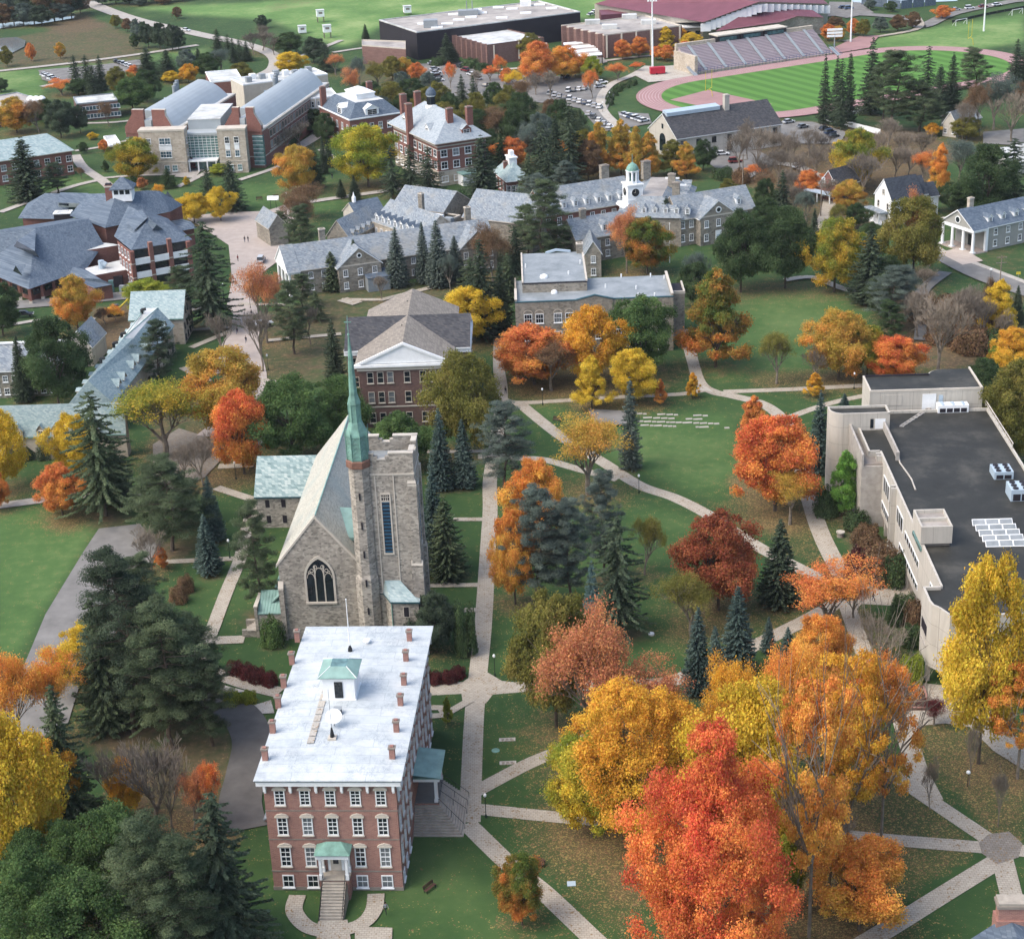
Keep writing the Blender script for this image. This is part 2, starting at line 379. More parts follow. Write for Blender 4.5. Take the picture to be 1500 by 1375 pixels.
def window_mesh(w,h,cols,rows,frame,fmat,gmat,split,depth=.12,arch=False,bar=.05,hood=None,sill=True):
 key=(w,h,cols,rows,frame,fmat,gmat,split,arch,bar,hood,sill)
 if key in WC:return WC[key]
 f=MB();g=MB()
 f.box(-w/2,-w/2+frame,-depth,.02,0,h,fmat);f.box(w/2-frame,w/2,-depth,.02,0,h,fmat)
 f.box(-w/2+frame,w/2-frame,-depth,.02,0,frame,fmat);f.box(-w/2+frame,w/2-frame,-depth,.02,h-frame,h,fmat)
 if sill:f.box(-w/2-.1,w/2+.1,-depth-.12,.0,-.14,-.003,fmat if hood is None else hood)
 for i in range(1,cols):
  x=-w/2+frame+(w-2*frame)*i/cols;f.box(x-bar/2,x+bar/2,-depth*.8,-.01,frame,h-frame,fmat)
 for j in range(1,rows):
  z=frame+(h-2*frame)*j/rows;b=bar*1.6 if(rows%2==0 and j==rows//2)else bar
  f.box(-w/2+frame,w/2-frame,-depth*.85,-.012,z-b/2,z+b/2,fmat)
 if hood:
  f.prism([(-w/2-.22,-depth-.16),(w/2+.22,-depth-.16),(w/2+.22,.02),(-w/2-.22,.02)],h+.003,h+.18,hood)
  i=[(-w/2-.2,h+.183),(w/2+.2,h+.183),(w/2-.05,h+.42),(0,h+.6),(-w/2+.05,h+.42)]
  f.face([(x,-depth-.1,z)for x,z in i],hood)
  for k in range(5):
   a,b=i[k],i[(k+1)%5];f.face([(a[0],-depth-.1,a[1]),(a[0],.02,a[1]),(b[0],.02,b[1]),(b[0],-depth-.1,b[1])],hood)
 if arch:
  n=8;pts=[(w/2*math.cos(math.pi*k/n),h+w/2*.9*math.sin(math.pi*k/n))for k in range(n+1)]
  for k in range(n):
   a,b=pts[k],pts[k+1];s=1.25
   f.face([(a[0],-depth,a[1]),(a[0]*s,-depth,h+(a[1]-h)*s),(b[0]*s,-depth,h+(b[1]-h)*s),(b[0],-depth,b[1])],arch)
 g.box(-w/2+frame,w/2-frame,-.04,.03,frame,h-frame,gmat)
 if split:r=(f.mesh('window'),g.mesh('pane'))
 else:
  f.box(-w/2+frame,w/2-frame,-.04,.03,frame,h-frame,gmat);r=(f.mesh('window'),None)
 WC[key]=r;return r
def wins(root,p0,p1,zs,xs,w=1.2,h=2,cols=2,rows=4,frame=.1,fmat='white_paint',gmat='glass',split=False,name='window',**kw):
 """windows on the wall line p0->p1 (outside is to the right of that direction). xs = count or list of distances"""
 dx,dy=p1[0]-p0[0],p1[1]-p0[1];L=math.hypot(dx,dy);a=math.atan2(dy,dx)
 if isinstance(xs,int):xs=[L*(i+.5)/xs for i in range(xs)]
 me,pe=window_mesh(w,h,cols,rows,frame,fmat,gmat,split,**kw);blind=gmat=='glass';me2,pe2=window_mesh(w,h,cols,rows,frame,fmat,'glass_blind',split,**kw)if blind else(me,pe)
 fr=root
 for z in zs:
  for x in xs:
   if blind and WR.random()<.3:mm,pp=me2,pe2
   else:mm,pp=me,pe
   lx,ly=p0[0]+dx/L*x,p0[1]+dy/L*x
   if isinstance(fr,Fr):o=inst(name,mm,fr.r,fr.T(lx,ly,z),a+fr.a)
   else:o=inst(name,mm,fr.r if isinstance(fr,Px)else fr,(lx,ly,z),a)
   if pp:inst('pane',pp,o)
def gable(mb,x0,x1,y0,y1,ze,zr,axis,mat,ov=.5,th=.25,wall=None,ovg=None,side=None):
 """two-slope roof; axis = direction of ridge; wall = wall material for gable triangles"""
 g=ov if ovg is None else ovg
 if axis=='x':
  ym=(y0+y1)/2;s=(zr-ze)/(ym-y0);d=ov*s
  mb.slab([(x0-g,y0-ov,ze-d),(x1+g,y0-ov,ze-d),(x1+g,ym,zr),(x0-g,ym,zr)],th,mat,side)
  mb.slab([(x1+g,y1+ov,ze-d),(x0-g,y1+ov,ze-d),(x0-g,ym,zr),(x1+g,ym,zr)],th,mat,side)
 else:
  xm=(x0+x1)/2;s=(zr-ze)/(xm-x0);d=ov*s
  mb.slab([(x0-ov,y1+g,ze-d),(x0-ov,y0-g,ze-d),(xm,y0-g,zr),(xm,y1+g,zr)],th,mat,side)
  mb.slab([(x1+ov,y0-g,ze-d),(x1+ov,y1+g,ze-d),(xm,y1+g,zr),(xm,y0-g,zr)],th,mat,side)
def gwalls(mb,x0,x1,y0,y1,z0,ze,zr,axis,mat):
 """wall body with gable tops, just under a gable roof"""
 t=.12
 if axis=='x':
  ym=(y0+y1)/2;prof=[(y0,z0),(y1,z0),(y1,ze-t),(ym,zr-t),(y0,ze-t)]
  A=[(x0,a,b)for a,b in prof];B=[(x1,a,b)for a,b in prof]
 else:
  xm=(x0+x1)/2;prof=[(x0,z0),(x1,z0),(x1,ze-t),(xm,zr-t),(x0,ze-t)]
  A=[(a,y0,b)for a,b in prof];B=[(a,y1,b)for a,b in prof]
 mb.face(A,mat);mb.face(B[::-1],mat)
 for k in range(5):mb.face([A[k],A[(k+1)%5],B[(k+1)%5],B[k]],mat)
def hip(mb,x0,x1,y0,y1,ze,zr,mat,ov=.5,th=.25,inset=None,side=None):
 """hipped roof, ridge along the longer side; returns ridge points"""
 x0-=ov;x1+=ov;y0-=ov;y1+=ov;W=x1-x0;D=y1-y0
 if W>=D:
  i=D/2 if inset is None else inset;A=(x0+i,(y0+y1)/2,zr);B=(x1-i,(y0+y1)/2,zr)
  mb.face([(x0,y0,ze),(x1,y0,ze),B,A],mat);mb.face([(x1,y0,ze),(x1,y1,ze),B],mat)
  mb.face([(x1,y1,ze),(x0,y1,ze),A,B],mat);mb.face([(x0,y1,ze),(x0,y0,ze),A],mat)
 else:
  i=W/2 if inset is None else inset;A=((x0+x1)/2,y0+i,zr);B=((x0+x1)/2,y1-i,zr)
  mb.face([(x0,y0,ze),(x1,y0,ze),A],mat);mb.face([(x1,y0,ze),(x1,y1,ze),B,A],mat)
  mb.face([(x1,y1,ze),(x0,y1,ze),B],mat);mb.face([(x0,y1,ze),(x0,y0,ze),A,B],mat)
 mb.box(x0,x1,y0,y1,ze-th,ze-.004,side or mat)
 return A,B
def part(mb,name,b,**k):return b.part(mb,name)
def chimney(b,x,y,z0,z1,w=.9,d=.7,mat='hall_brick',cap='cream_trim',name='chimney',parent=None):
 m=MB();m.box(x-w/2,x+w/2,y-d/2,y+d/2,z0,z1,mat);m.box(x-w/2-.12,x+w/2+.12,y-d/2-.12,y+d/2+.12,z1+.003,z1+.22,cap)
 m.box(x-w/3,x+w/3,y-d/3,y+d/3,z1+.223,z1+.4,mat)
 return b.part(m,name)
def dormer(b,x,y,z,w=1.5,h=1.8,l=3,rz=0,roofmat='grey_slate',wallmat='white_paint',parent=None,rise=.8,winw=.8):
 """gabled dormer facing local -y of itself; (x,y,z) bottom centre of its front"""
 m=MB();m.box(-w/2,w/2,0,l,0,h,wallmat)
 m.face([(-w/2,0,h),(w/2,0,h),(0,0,h+rise)],wallmat)
 rf=MB();e=.18
 rf.slab([(-w/2-e,l,h-e*rise/(w/2)),(-w/2-e,-.25,h-e*rise/(w/2)),(0,-.25,h+rise),(0,l,h+rise)],.1,roofmat,wallmat)
 rf.slab([(w/2+e,-.25,h-e*rise/(w/2)),(w/2+e,l,h-e*rise/(w/2)),(0,l,h+rise),(0,-.25,h+rise)],.1,roofmat,wallmat)
 o=m.obj('dormer',b.r,b.T(x,y,z),rz+b.a);rf.obj('dormer_roof',o)
 me,pe=window_mesh(winw,h*.75,2,3,.08,'white_paint','glass',False,sill=False)
 inst('window',me,o,(0,0,h*.15));return o
def leafmesh(name,C,N,S,lv,asp=1.0,up=None,quadmat='leaves'):
 """C centres, N normals, S sizes (n,), lv (n,3) -> mesh of small leaf-clump faces"""
 n=len(C);N=N/np.maximum(np.linalg.norm(N,axis=1,keepdims=True),1e-6)
 rv=rng.normal(size=(n,3))if up is None else up
 T=np.cross(N,rv);T/=np.maximum(np.linalg.norm(T,axis=1,keepdims=True),1e-6);B=np.cross(N,T)
 s=S[:,None];V=np.empty((n,4,3))
 j=rng.uniform(.7,1.3,size=(n,4,1))
 V[:,0]=C-T*s*.5*j[:,0];V[:,1]=C+B*s*.5*asp*j[:,1];V[:,2]=C+T*s*.5*j[:,2];V[:,3]=C-B*s*.5*asp*j[:,3]
 V[:,0]+=N*s*.12;V[:,2]+=N*s*.12
 me=bpy.data.meshes.new(name);me.vertices.add(4*n);me.vertices.foreach_set('co',V.reshape(-1).astype(np.float32))
 me.loops.add(4*n);me.loops.foreach_set('vertex_index',np.arange(4*n,dtype=np.int32));me.polygons.add(n)
 me.polygons.foreach_set('loop_start',np.arange(0,4*n,4,dtype=np.int32));me.polygons.foreach_set('loop_total',np.full(n,4,dtype=np.int32))
 ca=me.color_attributes.new('lv','FLOAT_COLOR','POINT');c=np.ones((n,4,4));c[:,:,:3]=lv[:,None,:]
 ca.data.foreach_set('color',c.reshape(-1).astype(np.float32));me.materials.append(MATS[quadmat]);me.update();me.validate();return me
def rdir(n):
 d=rng.normal(size=(n,3));return d/np.linalg.norm(d,axis=1,keepdims=True)
def limbs(mb,rnd,base,top_r,hc,Rr,Rz,n1,mat='bark',r0=.32,depth=3,lean=0):
 """tapered trunk with limbs that fork; returns twig ends"""
 ends=[]
 def go(p,d,L,r,lev):
  q=p+d*L;mb.tube(p,q,r,r*.68,mat,6 if lev<2 else 4 if lev<3 else 3,False)
  if lev>=depth:ends.append(q);return
  k=rnd.choice((2,3,3))if lev else n1
  for i in range(k):
   a=rnd.uniform(0,6.28);sp=rnd.uniform(.35,.75)if lev else rnd.uniform(.35,1.0)
   o=d.orthogonal().normalized();o.rotate(Matrix.Rotation(a+6.28*i/k,3,d))
   nd=(d+o*sp+Vector((0,0,.12))).normalized()
   go(q-d*L*rnd.uniform(0,.35)*(1 if lev else 1),nd,L*rnd.uniform(.6,.9),r*rnd.uniform(.5,.66),lev+1)
  if lev and rnd.random()<.6:ends.append(q)
 d=Vector((lean,0,1)).normalized();go(Vector((0,0,-.3)),d,hc,r0,0)
 return ends
def broad(seed,Rr=5.5,Ht=15,zb=.22,lobes=46,leaves=15000,size=.42,shape='round',fill=1.0,depth=3,ls=.85,mat='bark'):
 """broad-leaved crown: clumps spread through an uneven envelope with gaps between them"""
 global rng;rng=np.random.default_rng(seed);rnd=random.Random(seed)
 z0=Ht*zb;hz=(Ht-z0)
 L=[]
 tries=0
 while len(L)<lobes and tries<9000:
  tries+=1
  t=rnd.random()**.85;a=rnd.uniform(0,6.283)
  if shape=='round':pr=math.sin(math.pi*min(.98,(.12+.83*t)))**.6
  elif shape=='egg':pr=(1-t)**.55*(min(1,t*5+.45))*1.08
  elif shape=='column':pr=math.sin(math.pi*(.12+.8*t))**.45
  elif shape=='shoulder':pr=.3+.1*math.sin(t*20)if t>.74 else min(1,.72+t)*(1-.25*t)
  else:pr=min(1,.35+t*1.1)*(1-max(0,t-.75)*2.6)
  pr*=1+.24*math.sin(a*3+seed+t*3)+.16*math.sin(a*5+seed*2+t*9)
  rr=Rr*pr*math.sqrt(rnd.uniform(.15,1));lr=Rr*ls*rnd.uniform(.17,.36)*(.8 if t>.85 else 1)*(.6+.4*pr)
  c=np.array([(rr-lr*.35)*math.cos(a),(rr-lr*.35)*math.sin(a),z0+hz*t*.94+rnd.uniform(-.4,.4)])
  if all(np.linalg.norm(c-o[0])>(lr+o[1])*.5 for o in L)or tries>4000:L.append((c,lr,rnd.random()))
 C=[];N=[];V=[];S=[]
 wt=np.array([l[1]**2 for l in L]);wt=wt/wt.sum();ax=np.array([0,0,z0+hz*.45])
 for(c,lr,cv),wgt in zip(L,wt):
  n=int(leaves*wgt*fill);d=rdir(n);out=(c-ax);out/=max(np.linalg.norm(out),.1)
  keep=(d@out>-.55);d=d[keep];n=len(d)
  rad=lr*(.5+.8*rng.random(n)**1.3)*(1+.25*np.sin(d[:,0]*7+cv*9)*np.cos(d[:,1]*6+d[:,2]*5))
  C.append(c+d*rad[:,None]*np.array([1,1,.8]));N.append(d*.8+rdir(n)*.9+np.array([0,0,.25]))
  S.append(size*rng.uniform(.4,1.4,n));z=(C[-1][:,2]-z0)/hz
  V.append(np.stack([np.clip(cv*.6+rng.random(n)*.4,0,1),z,rng.random(n)],1))
 cm=leafmesh('crown',np.concatenate(C),np.concatenate(N),np.concatenate(S),np.concatenate(V))
 tm=MB();limbs(tm,rnd,0,0,Ht*(zb+.12),Rr,hz,5,mat,r0=.30*max(1,Rr/7),depth=depth)
 return cm,tm.mesh('trunk')
def twiggy(seed,Ht=14,n1=5,depth=5,mat='pale_bark',leaves=0,size=.36,spread=1.0,r0=.26,zt=.22):
 """bare or half-bare tree: forked limbs down to twigs, leaf clumps near the twig ends"""
 global rng;rng=np.random.default_rng(seed);rnd=random.Random(seed);tm=MB();ends=[];mids=[]
 def go(p,d,L,r,lev):
  k=2 if lev<2 else 1;q=p
  for s in range(k):
   d2=(d+Vector((rnd.gauss(0,.12),rnd.gauss(0,.12),.06))).normalized();e=q+d2*(L/k);tm.tube(q,e,r*(1-.3*s/k),r*(1-.3*(s+1)/k),mat,6 if lev<2 else 3,False);q=e;d=d2
  if lev>=depth:ends.append(q);return
  if lev>=3:mids.append(q)
  n=n1 if lev==0 else rnd.choice((2,3,3,4))
  for i in range(n):
   o=d.orthogonal().normalized();o.rotate(Matrix.Rotation(6.283*(i+rnd.random()*.7)/n,3,d))
   nd=(d+o*rnd.uniform(.3,.75)*spread+Vector((0,0,.18))).normalized()
   go(q-d*(L*rnd.uniform(0,.4)),nd,L*rnd.uniform(.62,.88),max(.02,r*rnd.uniform(.45,.62)),lev+1)
 go(Vector((0,0,-.3)),Vector((0,0,1)),Ht*zt,r0,0)
 cm=None
 E=np.array([tuple(e)for e in ends+mids[::2]])
 mz=E[:,2].max();sc=Ht/mz
 tm.v=[(x*sc,y*sc,z*sc)for x,y,z in tm.v];E*=sc;R0=np.percentile(np.hypot(E[:,0],E[:,1]),93)
 if leaves:
  idx=rng.integers(0,len(E),leaves);cvv=rng.random(len(E));keep=cvv[idx]>.25;idx=idx[keep]
  C=E[idx]+rng.normal(size=(len(idx),3))*.42;n=len(C)
  cm=leafmesh('crown',C,rdir(n)+np.array([0,0,.4]),size*rng.uniform(.5,1.2,n),np.stack([cvv[idx]*.6+rng.random(n)*.4,C[:,2]/Ht,rng.random(n)],1))
 return cm,tm.mesh('trunk'),R0
def spruce(seed,Ht=16,Rr=3.4,whorls=40,size=.5,droop=.25,ragged=.12,power=.85,clear=.04):
 global rng;rng=np.random.default_rng(seed);rnd=random.Random(seed)
 C=[];N=[];S=[];V=[];U=[];tm=MB();tm.tube((0,0,-.3),(0,0,Ht*.97),.24,.03,'bark',7)
 for wv in range(whorls):
  t=clear+(1-clear)*(wv+rnd.random()*.6)/whorls;z=Ht*t;env=Rr*(1-t)**power*(1 if t>.12 else.82)
  nb=max(4,int(14*(1-t)+4))
  for k in range(nb):
   a=6.283*(k+rnd.random())/nb;Lb=env*rnd.uniform(1-ragged*2.2,1+ragged)+.15;cv=rnd.random()
   m=max(3,int(Lb/(size*.24)));u=(np.arange(m)+.6)/m
   dz=-droop*Lb*u+.16*Lb*u**3+rnd.uniform(-.1,.1)
   wd=(size*.5)*(1-u*.55)
   for sgn in(-1,1,0):
    off=wd*sgn*1.1*rng.uniform(.4,1.1,m)
    r=Lb*u;x=r*math.cos(a)-off*math.sin(a);y=r*math.sin(a)+off*math.cos(a)
    C.append(np.stack([x,y,z+dz-abs(off)*.25+rng.normal(0,.05,m)],1))
    nn=np.stack([np.full(m,math.cos(a)*.35),np.full(m,math.sin(a)*.35),np.ones(m)],1)+rng.normal(0,.38,(m,3));N.append(nn)
    S.append(size*rng.uniform(.6,1.15,m));V.append(np.stack([np.full(m,cv)*.5+rng.random(m)*.5,np.full(m,t),rng.random(m)],1))
    U.append(np.tile(np.array([-math.sin(a),math.cos(a),0]),(m,1))+rng.normal(0,.3,(m,3)))
 cm=leafmesh('crown',np.concatenate(C),np.concatenate(N),np.concatenate(S),np.concatenate(V),.5,np.concatenate(U))
 return cm,tm.mesh('trunk')
def pine(seed,Ht=18,Rr=4,nb=44,zb=.25,size=.34,per=95,sway=.5):
 global rng;rng=np.random.default_rng(seed);rnd=random.Random(seed);tm=MB();C=[];N=[];S=[];V=[]
 pts=[Vector((sway*math.sin(i*.9+seed),sway*math.cos(i*.7+seed)-sway,Ht*i/8-.3))for i in range(9)]
 pts[0]=Vector((pts[1].x*.6,pts[1].y*.6,-.3))
 for i in range(8):tm.tube(pts[i],pts[i+1],.3*(1-i/8.5),.3*(1-(i+1)/8.5),'bark',7,False)
 for b in range(nb):
  t=zb+(1-zb)*((b+rnd.random())/nb)**.9;fi=min(7.99,t*8);p=pts[int(fi)].lerp(pts[int(fi)+1],fi-int(fi))
  L=Rr*(math.sin(math.pi*min(.93,.22+.75*(t-zb)/(1-zb))))**.7*rnd.uniform(.45,1.12);a=b*2.4+rnd.uniform(-.5,.5)
  d=Vector((math.cos(a),math.sin(a),rnd.uniform(-.12,.38)));q=p+d*L;tm.tube(p,q,.07,.025,'bark',4,False);cv=rnd.random()
  for u in(.45,.62,.8,1.0):
   if u<.6 and rnd.random()<.4:continue
   o=Vector((rnd.gauss(0,.3),rnd.gauss(0,.3),rnd.gauss(.1,.15)))*(L*.22);c=np.array(p.lerp(q,u)+o)
   n=int(per*rnd.uniform(.5,1.1));dd=rdir(n);rad=rnd.uniform(.55,1.05)
   C.append(c+dd*(rad*rng.random(n)[:,None]**.5)*np.array([1,1,.5]));N.append(dd*.6+rdir(n)*.6+np.array([0,0,.6]))
   S.append(size*rng.uniform(.55,1.2,n));V.append(np.stack([np.full(n,cv)*.55+rng.random(n)*.45,np.full(n,t),rng.random(n)],1))
 cm=leafmesh('crown',np.concatenate(C),np.concatenate(N),np.concatenate(S),np.concatenate(V),.35)
 return cm,tm.mesh('trunk')
def shrub(seed,Rr=1.6,Ht=1.7,leaves=2600,size=.22,box=False):
 global rng;rng=np.random.default_rng(seed);n=leaves;d=rdir(n);d[:,2]=abs(d[:,2])
 k=(1+.16*np.sin(d[:,0]*5+seed)+.14*np.cos(d[:,1]*6+d[:,2]*4))*(.72+.32*rng.random(n))
 C=d*k[:,None]*np.array([Rr,Rr,Ht])
 if box:C[:,:2]=np.sign(C[:,:2])*Rr*(abs(C[:,:2])/Rr)**.45
 cm=leafmesh('crown',C+np.array([0,0,.1]),d+rdir(n)*.7,size*rng.uniform(.5,1.2,n),np.stack([rng.random(n),C[:,2]/Ht,rng.random(n)],1))
 tm=MB()
 for i in range(6):tm.tube((0,0,-.1),(Rr*.5*math.cos(i*1.05),Rr*.5*math.sin(i*1.05),Ht*.7),.05,.015,'bark',4,False)
 return cm,tm.mesh('stem')
PROTO={}
PROTO['R']=[(broad(11+i,5.6,14.5,.2,90,80000,.215),14.5,11.2)for i in range(4)]
PROTO['E']=[(broad(31+i,4.6,16,.14,84,66000,.21,'egg'),16,9.0)for i in range(3)]
PROTO['X']=[(broad(41,11.5,30,.1,330,260000,.22,'shoulder',1.0,4,.5,'pale_bark'),29,20.5)]
PROTO['Y']=[(broad(44,9.5,20,.16,230,150000,.21,'round',1,4,.5,'bark'),20,18.6)]
PROTO['T']=[(broad(51+i,4.8,21,.32,90,42000,.2,'column',1.0,4,.66,'pale_bark'),21,9.2)for i in range(2)]
PROTO['S']=[]
for i in range(4):
 a,b,r0=twiggy(61+i,14,5,5,'pale_bark',24000+8000*(i%2),.2,.95);PROTO['S'].append(((a,b),14,2*r0))
PROTO['B']=[]
for i in range(3):
 a,b,r0=twiggy(81+i,13,6,6,'pale_bark',0,.3,.9,.2);PROTO['B'].append(((a,b),13,2*r0))
PROTO['F']=[(spruce(91+i,16,3.6,44,.38,.2,.1,.75),16,7.2)for i in range(3)]
PROTO['N']=[(spruce(97+i,17,4.3,(30,38,24,34)[i],.42,(.34,.2,.4,.28)[i],(.3,.22,.36,.26)[i],(.5,.62,.45,.72)[i],(.07,.03,.14,.05)[i]),17,7.6)for i in range(4)]
PROTO['P']=[(pine(101+i,18,4.4,74,.2,.24,260),18,8.0)for i in range(3)]
PROTO['G']=[(shrub(111+i,1.6,1.7,5000,.15),1.8,3.3)for i in range(2)]
PROTO['H']=[(shrub(115,1.6,1.9,6000,.15,True),1.9,3.4)]
KIND={'X':('broadleaf_tree','tree','huge maple'),'Y':('broadleaf_tree','tree','broad forked tree'),'R':('broadleaf_tree','tree','round-crowned tree'),'E':('broadleaf_tree','tree','tapering leafy tree'),'C':('broadleaf_tree','tree','narrow leafy tree'),'T':('tall_tree','tree','tall-trunked tree'),'S':('thinning_tree','tree','tree with thinning leaves'),'B':('bare_tree','tree','bare tree'),'F':('spruce_tree','spruce','spruce'),'N':('fir_tree','fir','ragged fir'),'P':('pine_tree','pine','pine'),'G':('shrub','shrub','shrub'),'H':('clipped_hedge','hedge','clipped bush')}
PAL={'dg':('#3d4f33','#536640','dark green'),'mg':('#4a6238','#627a44','green'),'lg':('#5f8a38','#77a048','bright green'),'yg':('#7d8a2c','#9c9a30','yellow-green'),'ye':('#bfa11e','#c9b030','yellow'),'go':('#c48e22','#c8a72a','golden'),'og':('#cd8434','#d0a840','orange and gold'),'or':('#c2723a','#ca9240','orange'),'rd':('#c95e36','#d28a3c','red-orange'),'ru':('#84482f','#985a36','rust red'),'oy':('#a89038','#c08034','gold and orange'),'go_g':('#6f7d2e','#c29a26','green and gold'),'or_g':('#5c6e30','#b8702c','green and orange'),'ol':('#6b6b30','#83793a','olive'),'br':('#6a5640','#7f6448','brown'),'pk':('#a86f4c','#c48a4d','pale orange'),'gg':('#55625a','#687468','grey-green'),'bs':('#42544f','#64786f','blue-green'),'ds':('#3e4b3b','#55634d','very dark green'),'dp':('#4a5840','#626f50','deep green'),'bb':('#5f7d7c','#7f9a98','pale blue'),'ye_g':('#7e8c2c','#cbab22','yellow and green'),'rg':('#c46434','#cc963a','orange-red'),'mr':('#4d2a2a','#6b3030','dark red')}
def pc(h):
 c=srgb(h);l=(c[0]+c[1]+c[2])/3;return tuple(min(.9,(x*.9+l*.1)*1.32)for x in c[:3])+(1,)
TREES=[]
TREEPOS=[]
def plant_all():
 rows=[]
 for t in TREES:
  x,yb,yt,wp,k,pal,where=t[:7];g=P(x,yb);kn=KIND[k];adj=PAL[pal][2]if k!='B' else 'grey'
  h=t[7]if len(t)>7 else max(.8,height_at(x,yb,yt));sc=pxm(x,yb);wd=wp/sc
  rows.append([x,g,h,wd,k,pal,f'{adj} {kn[2]} {where}',where])
 seen={}
 for r in rows:seen.setdefault(r[6],[]).append(r)
 ordn=['','second','third','fourth','fifth','sixth','seventh','eighth','ninth','tenth','eleventh','twelfth']
 for lab,rs in seen.items():
  rs.sort(key=lambda r:r[0]);n=len(rs)
  if n==1:continue
  for i,r in enumerate(rs):
   pre='leftmost' if i==0 else 'rightmost' if i==n-1 else ordn[i]+' from left'
   r[6]=pre+(' ' if i in(0,n-1)else ', ')+lab
 cnt={}
 for i,(x,g,h,wd,k,pal,lab,where)in enumerate(rows):
  pr=PROTO[k];(cm,tm),ph,pw=pr[(i*7+int(x))%len(pr)];kn=KIND[k]
  root=thing(kn[0],lab,kn[1],(g[0],g[1],0),(i*2.399)%6.283,kn[2]+'s on the campus')
  sx=wd/pw*1.04;sz=h/ph
  if cm:
   c=inst('crown',cm,root,sc=(sx,sx,sz));A,B2,_=PAL[pal];c.color=pc(A);c['tint2']=list(pc(B2)[:3])
  if tm:inst('trunk' if k not in 'GH' else 'stem',tm,root,sc=(sx*.9,sx*.9,sz*.93))
  TREEPOS.append((g[0],g[1],wd/2,k,pal))
def brick_hall():
 b=Bld('brick_hall','red brick hall with worn white flat roof, twelve small chimneys and green-topped cupola','hall',(372,1143),(587,1143),17.2,bl=(433,918))
 W,D=b.w,b.d;e=.85;x0,x1,y0,y1=e,W-e,e,D-e;ww=x1-x0;dd=y1-y0
 m=MB();m.box(x0,x1,y0,y1,-.5,16.2,'hall_brick');b.part(m,'wall')
 m=MB();m.box(x0-.08,x1+.08,y0-.08,y1+.08,-.5,.5,'stucco_dark');m.box(x0-.06,x1+.06,y0-.06,y1+.06,2.85,3.05,'stucco_dark')
 m.box(x0-.04,x1+.04,y0-.04,y1+.04,7.75,7.9,'stucco_dark');m.box(x0-.04,x1+.04,y0-.04,y1+.04,12.1,12.25,'stucco_dark');b.part(m,'belt_course')
 m=MB();i=.25
 m.box(0,W,0,D,16.95,17.1,'teal_trim');m.box(-.1,W+.1,-.1,D+.1,17.104,17.2,'white_roof')
 n=14;xs=[W*k/n for k in range(n+1)];ys=[D*k/24 for k in range(25)];rr=random.Random(3)
 zf={(a,c):17.21+.35*math.sin(math.pi*a/n)*math.sin(math.pi*c/24)**.4+(rr.uniform(-.03,.03)if 0<a<n and 0<c<24 else 0)for a in range(n+1)for c in range(25)}
 for a in range(n):
  for c in range(24):m.face([(xs[a],ys[c],zf[a,c]),(xs[a+1],ys[c],zf[a+1,c]),(xs[a+1],ys[c+1],zf[a+1,c+1]),(xs[a],ys[c+1],zf[a,c+1])],'white_roof')
 b.part(m,'roof')
 m=MB();m.box(.12,W-.12,.12,D-.12,16.25,16.94,'white_paint');b.part(m,'cornice')
 def br(x,y,dx,dy):
  q=MB();q.box(x-.16 if dy else x,x+.16 if dy else x+dx,y if dy else y-.16,y+dy if dy else y+.16,15.4,16.3,'white_paint')
  if dy:q.box(x-.14,x+.14,y+.3,y+dy,15.0,15.4,'white_paint')
  else:q.box(min(x,x+dx)+(.3 if dx>0 else 0),max(x,x+dx)-(.3 if dx<0 else 0),y-.14,y+.14,15.0,15.4,'white_paint')
  b.part(q,'bracket')
 cols=[2.0,5.25,8.5,11.75,15.0];cols=[c*ww/17.0 for c in cols]
 for k in range(6):br(x0+.25+(ww-.5)*k/5,.2,0,y0-.22)
 for k in range(13):br(x1+.02,y0+.4+(dd-.8)*k/12,W-.2-x1,0)
 hk=dict(hood='cream_trim',split=True,frame=.15,bar=.07)
 wins(b,(x0,y0),(x1,y0),[13.0],cols,1.35,2.3,2,4,**hk);wins(b,(x0,y0),(x1,y0),[8.5],cols,1.35,2.7,2,4,**hk)
 wins(b,(x0,y0),(x1,y0),[3.7],[c for i,c in enumerate(cols)if i!=2],1.4,3.0,2,4,**hk)
 wins(b,(x0,y0),(x1,y0),[.45],[c for i,c in enumerate(cols)if i!=2],1.5,1.9,2,2,split=True,frame=.14)
 ex=[dd*(k+.5)/12 for k in range(12)]
 for z,h in((13.0,2.3),(8.5,2.7),(3.7,3.0)):wins(b,(x1,y0),(x1,y1),[z],[q for i,q in enumerate(ex)if not(z==3.7 and 4<=i<=5)],1.3,h,2,4,hood='cream_trim',frame=.15)
 wins(b,(x1,y0),(x1,y1),[.6],[q for i,q in enumerate(ex)if not 3<=i<=6],1.3,1.5,2,2)
 for px,py in[(436,938),(428,971),(416,1005),(408,1035),(400,1072),(389,1112),(600,938),(595,968),(592,1003),(587,1033),(581,1071),(575,1110)]:
  x,y=b.L(px,py,17.25);chimney(b,x,y,17.1,18.75,.72,.62,'hall_brick','stucco_dark')
 c0=b.L(474,1026,17.5);c1=b.L(521,1026,17.5);cx0,cx1,cy=c0[0],c1[0],c0[1];cw=cx1-cx0;cz=21.0
 m=MB();m.box(cx0,cx1,cy,cy+cw,17.1,cz,'white_paint');m.box(cx0-.12,cx1+.12,cy-.12,cy+cw+.12,17.1,17.75,'white_paint');m.box(cx0-.3,cx1+.3,cy-.3,cy+cw+.3,cz-.05,cz+.2,'white_paint')
 cup=b.part(m,'cupola');m=MB();t=cz+.21;q=1.1;A=[(cx0-.45,cy-.45),(cx1+.45,cy-.45),(cx1+.45,cy+cw+.45),(cx0-.45,cy+cw+.45)];Bq=[(cx0+q,cy+q),(cx1-q,cy+q),(cx1-q,cy+cw-q),(cx0+q,cy+cw-q)]
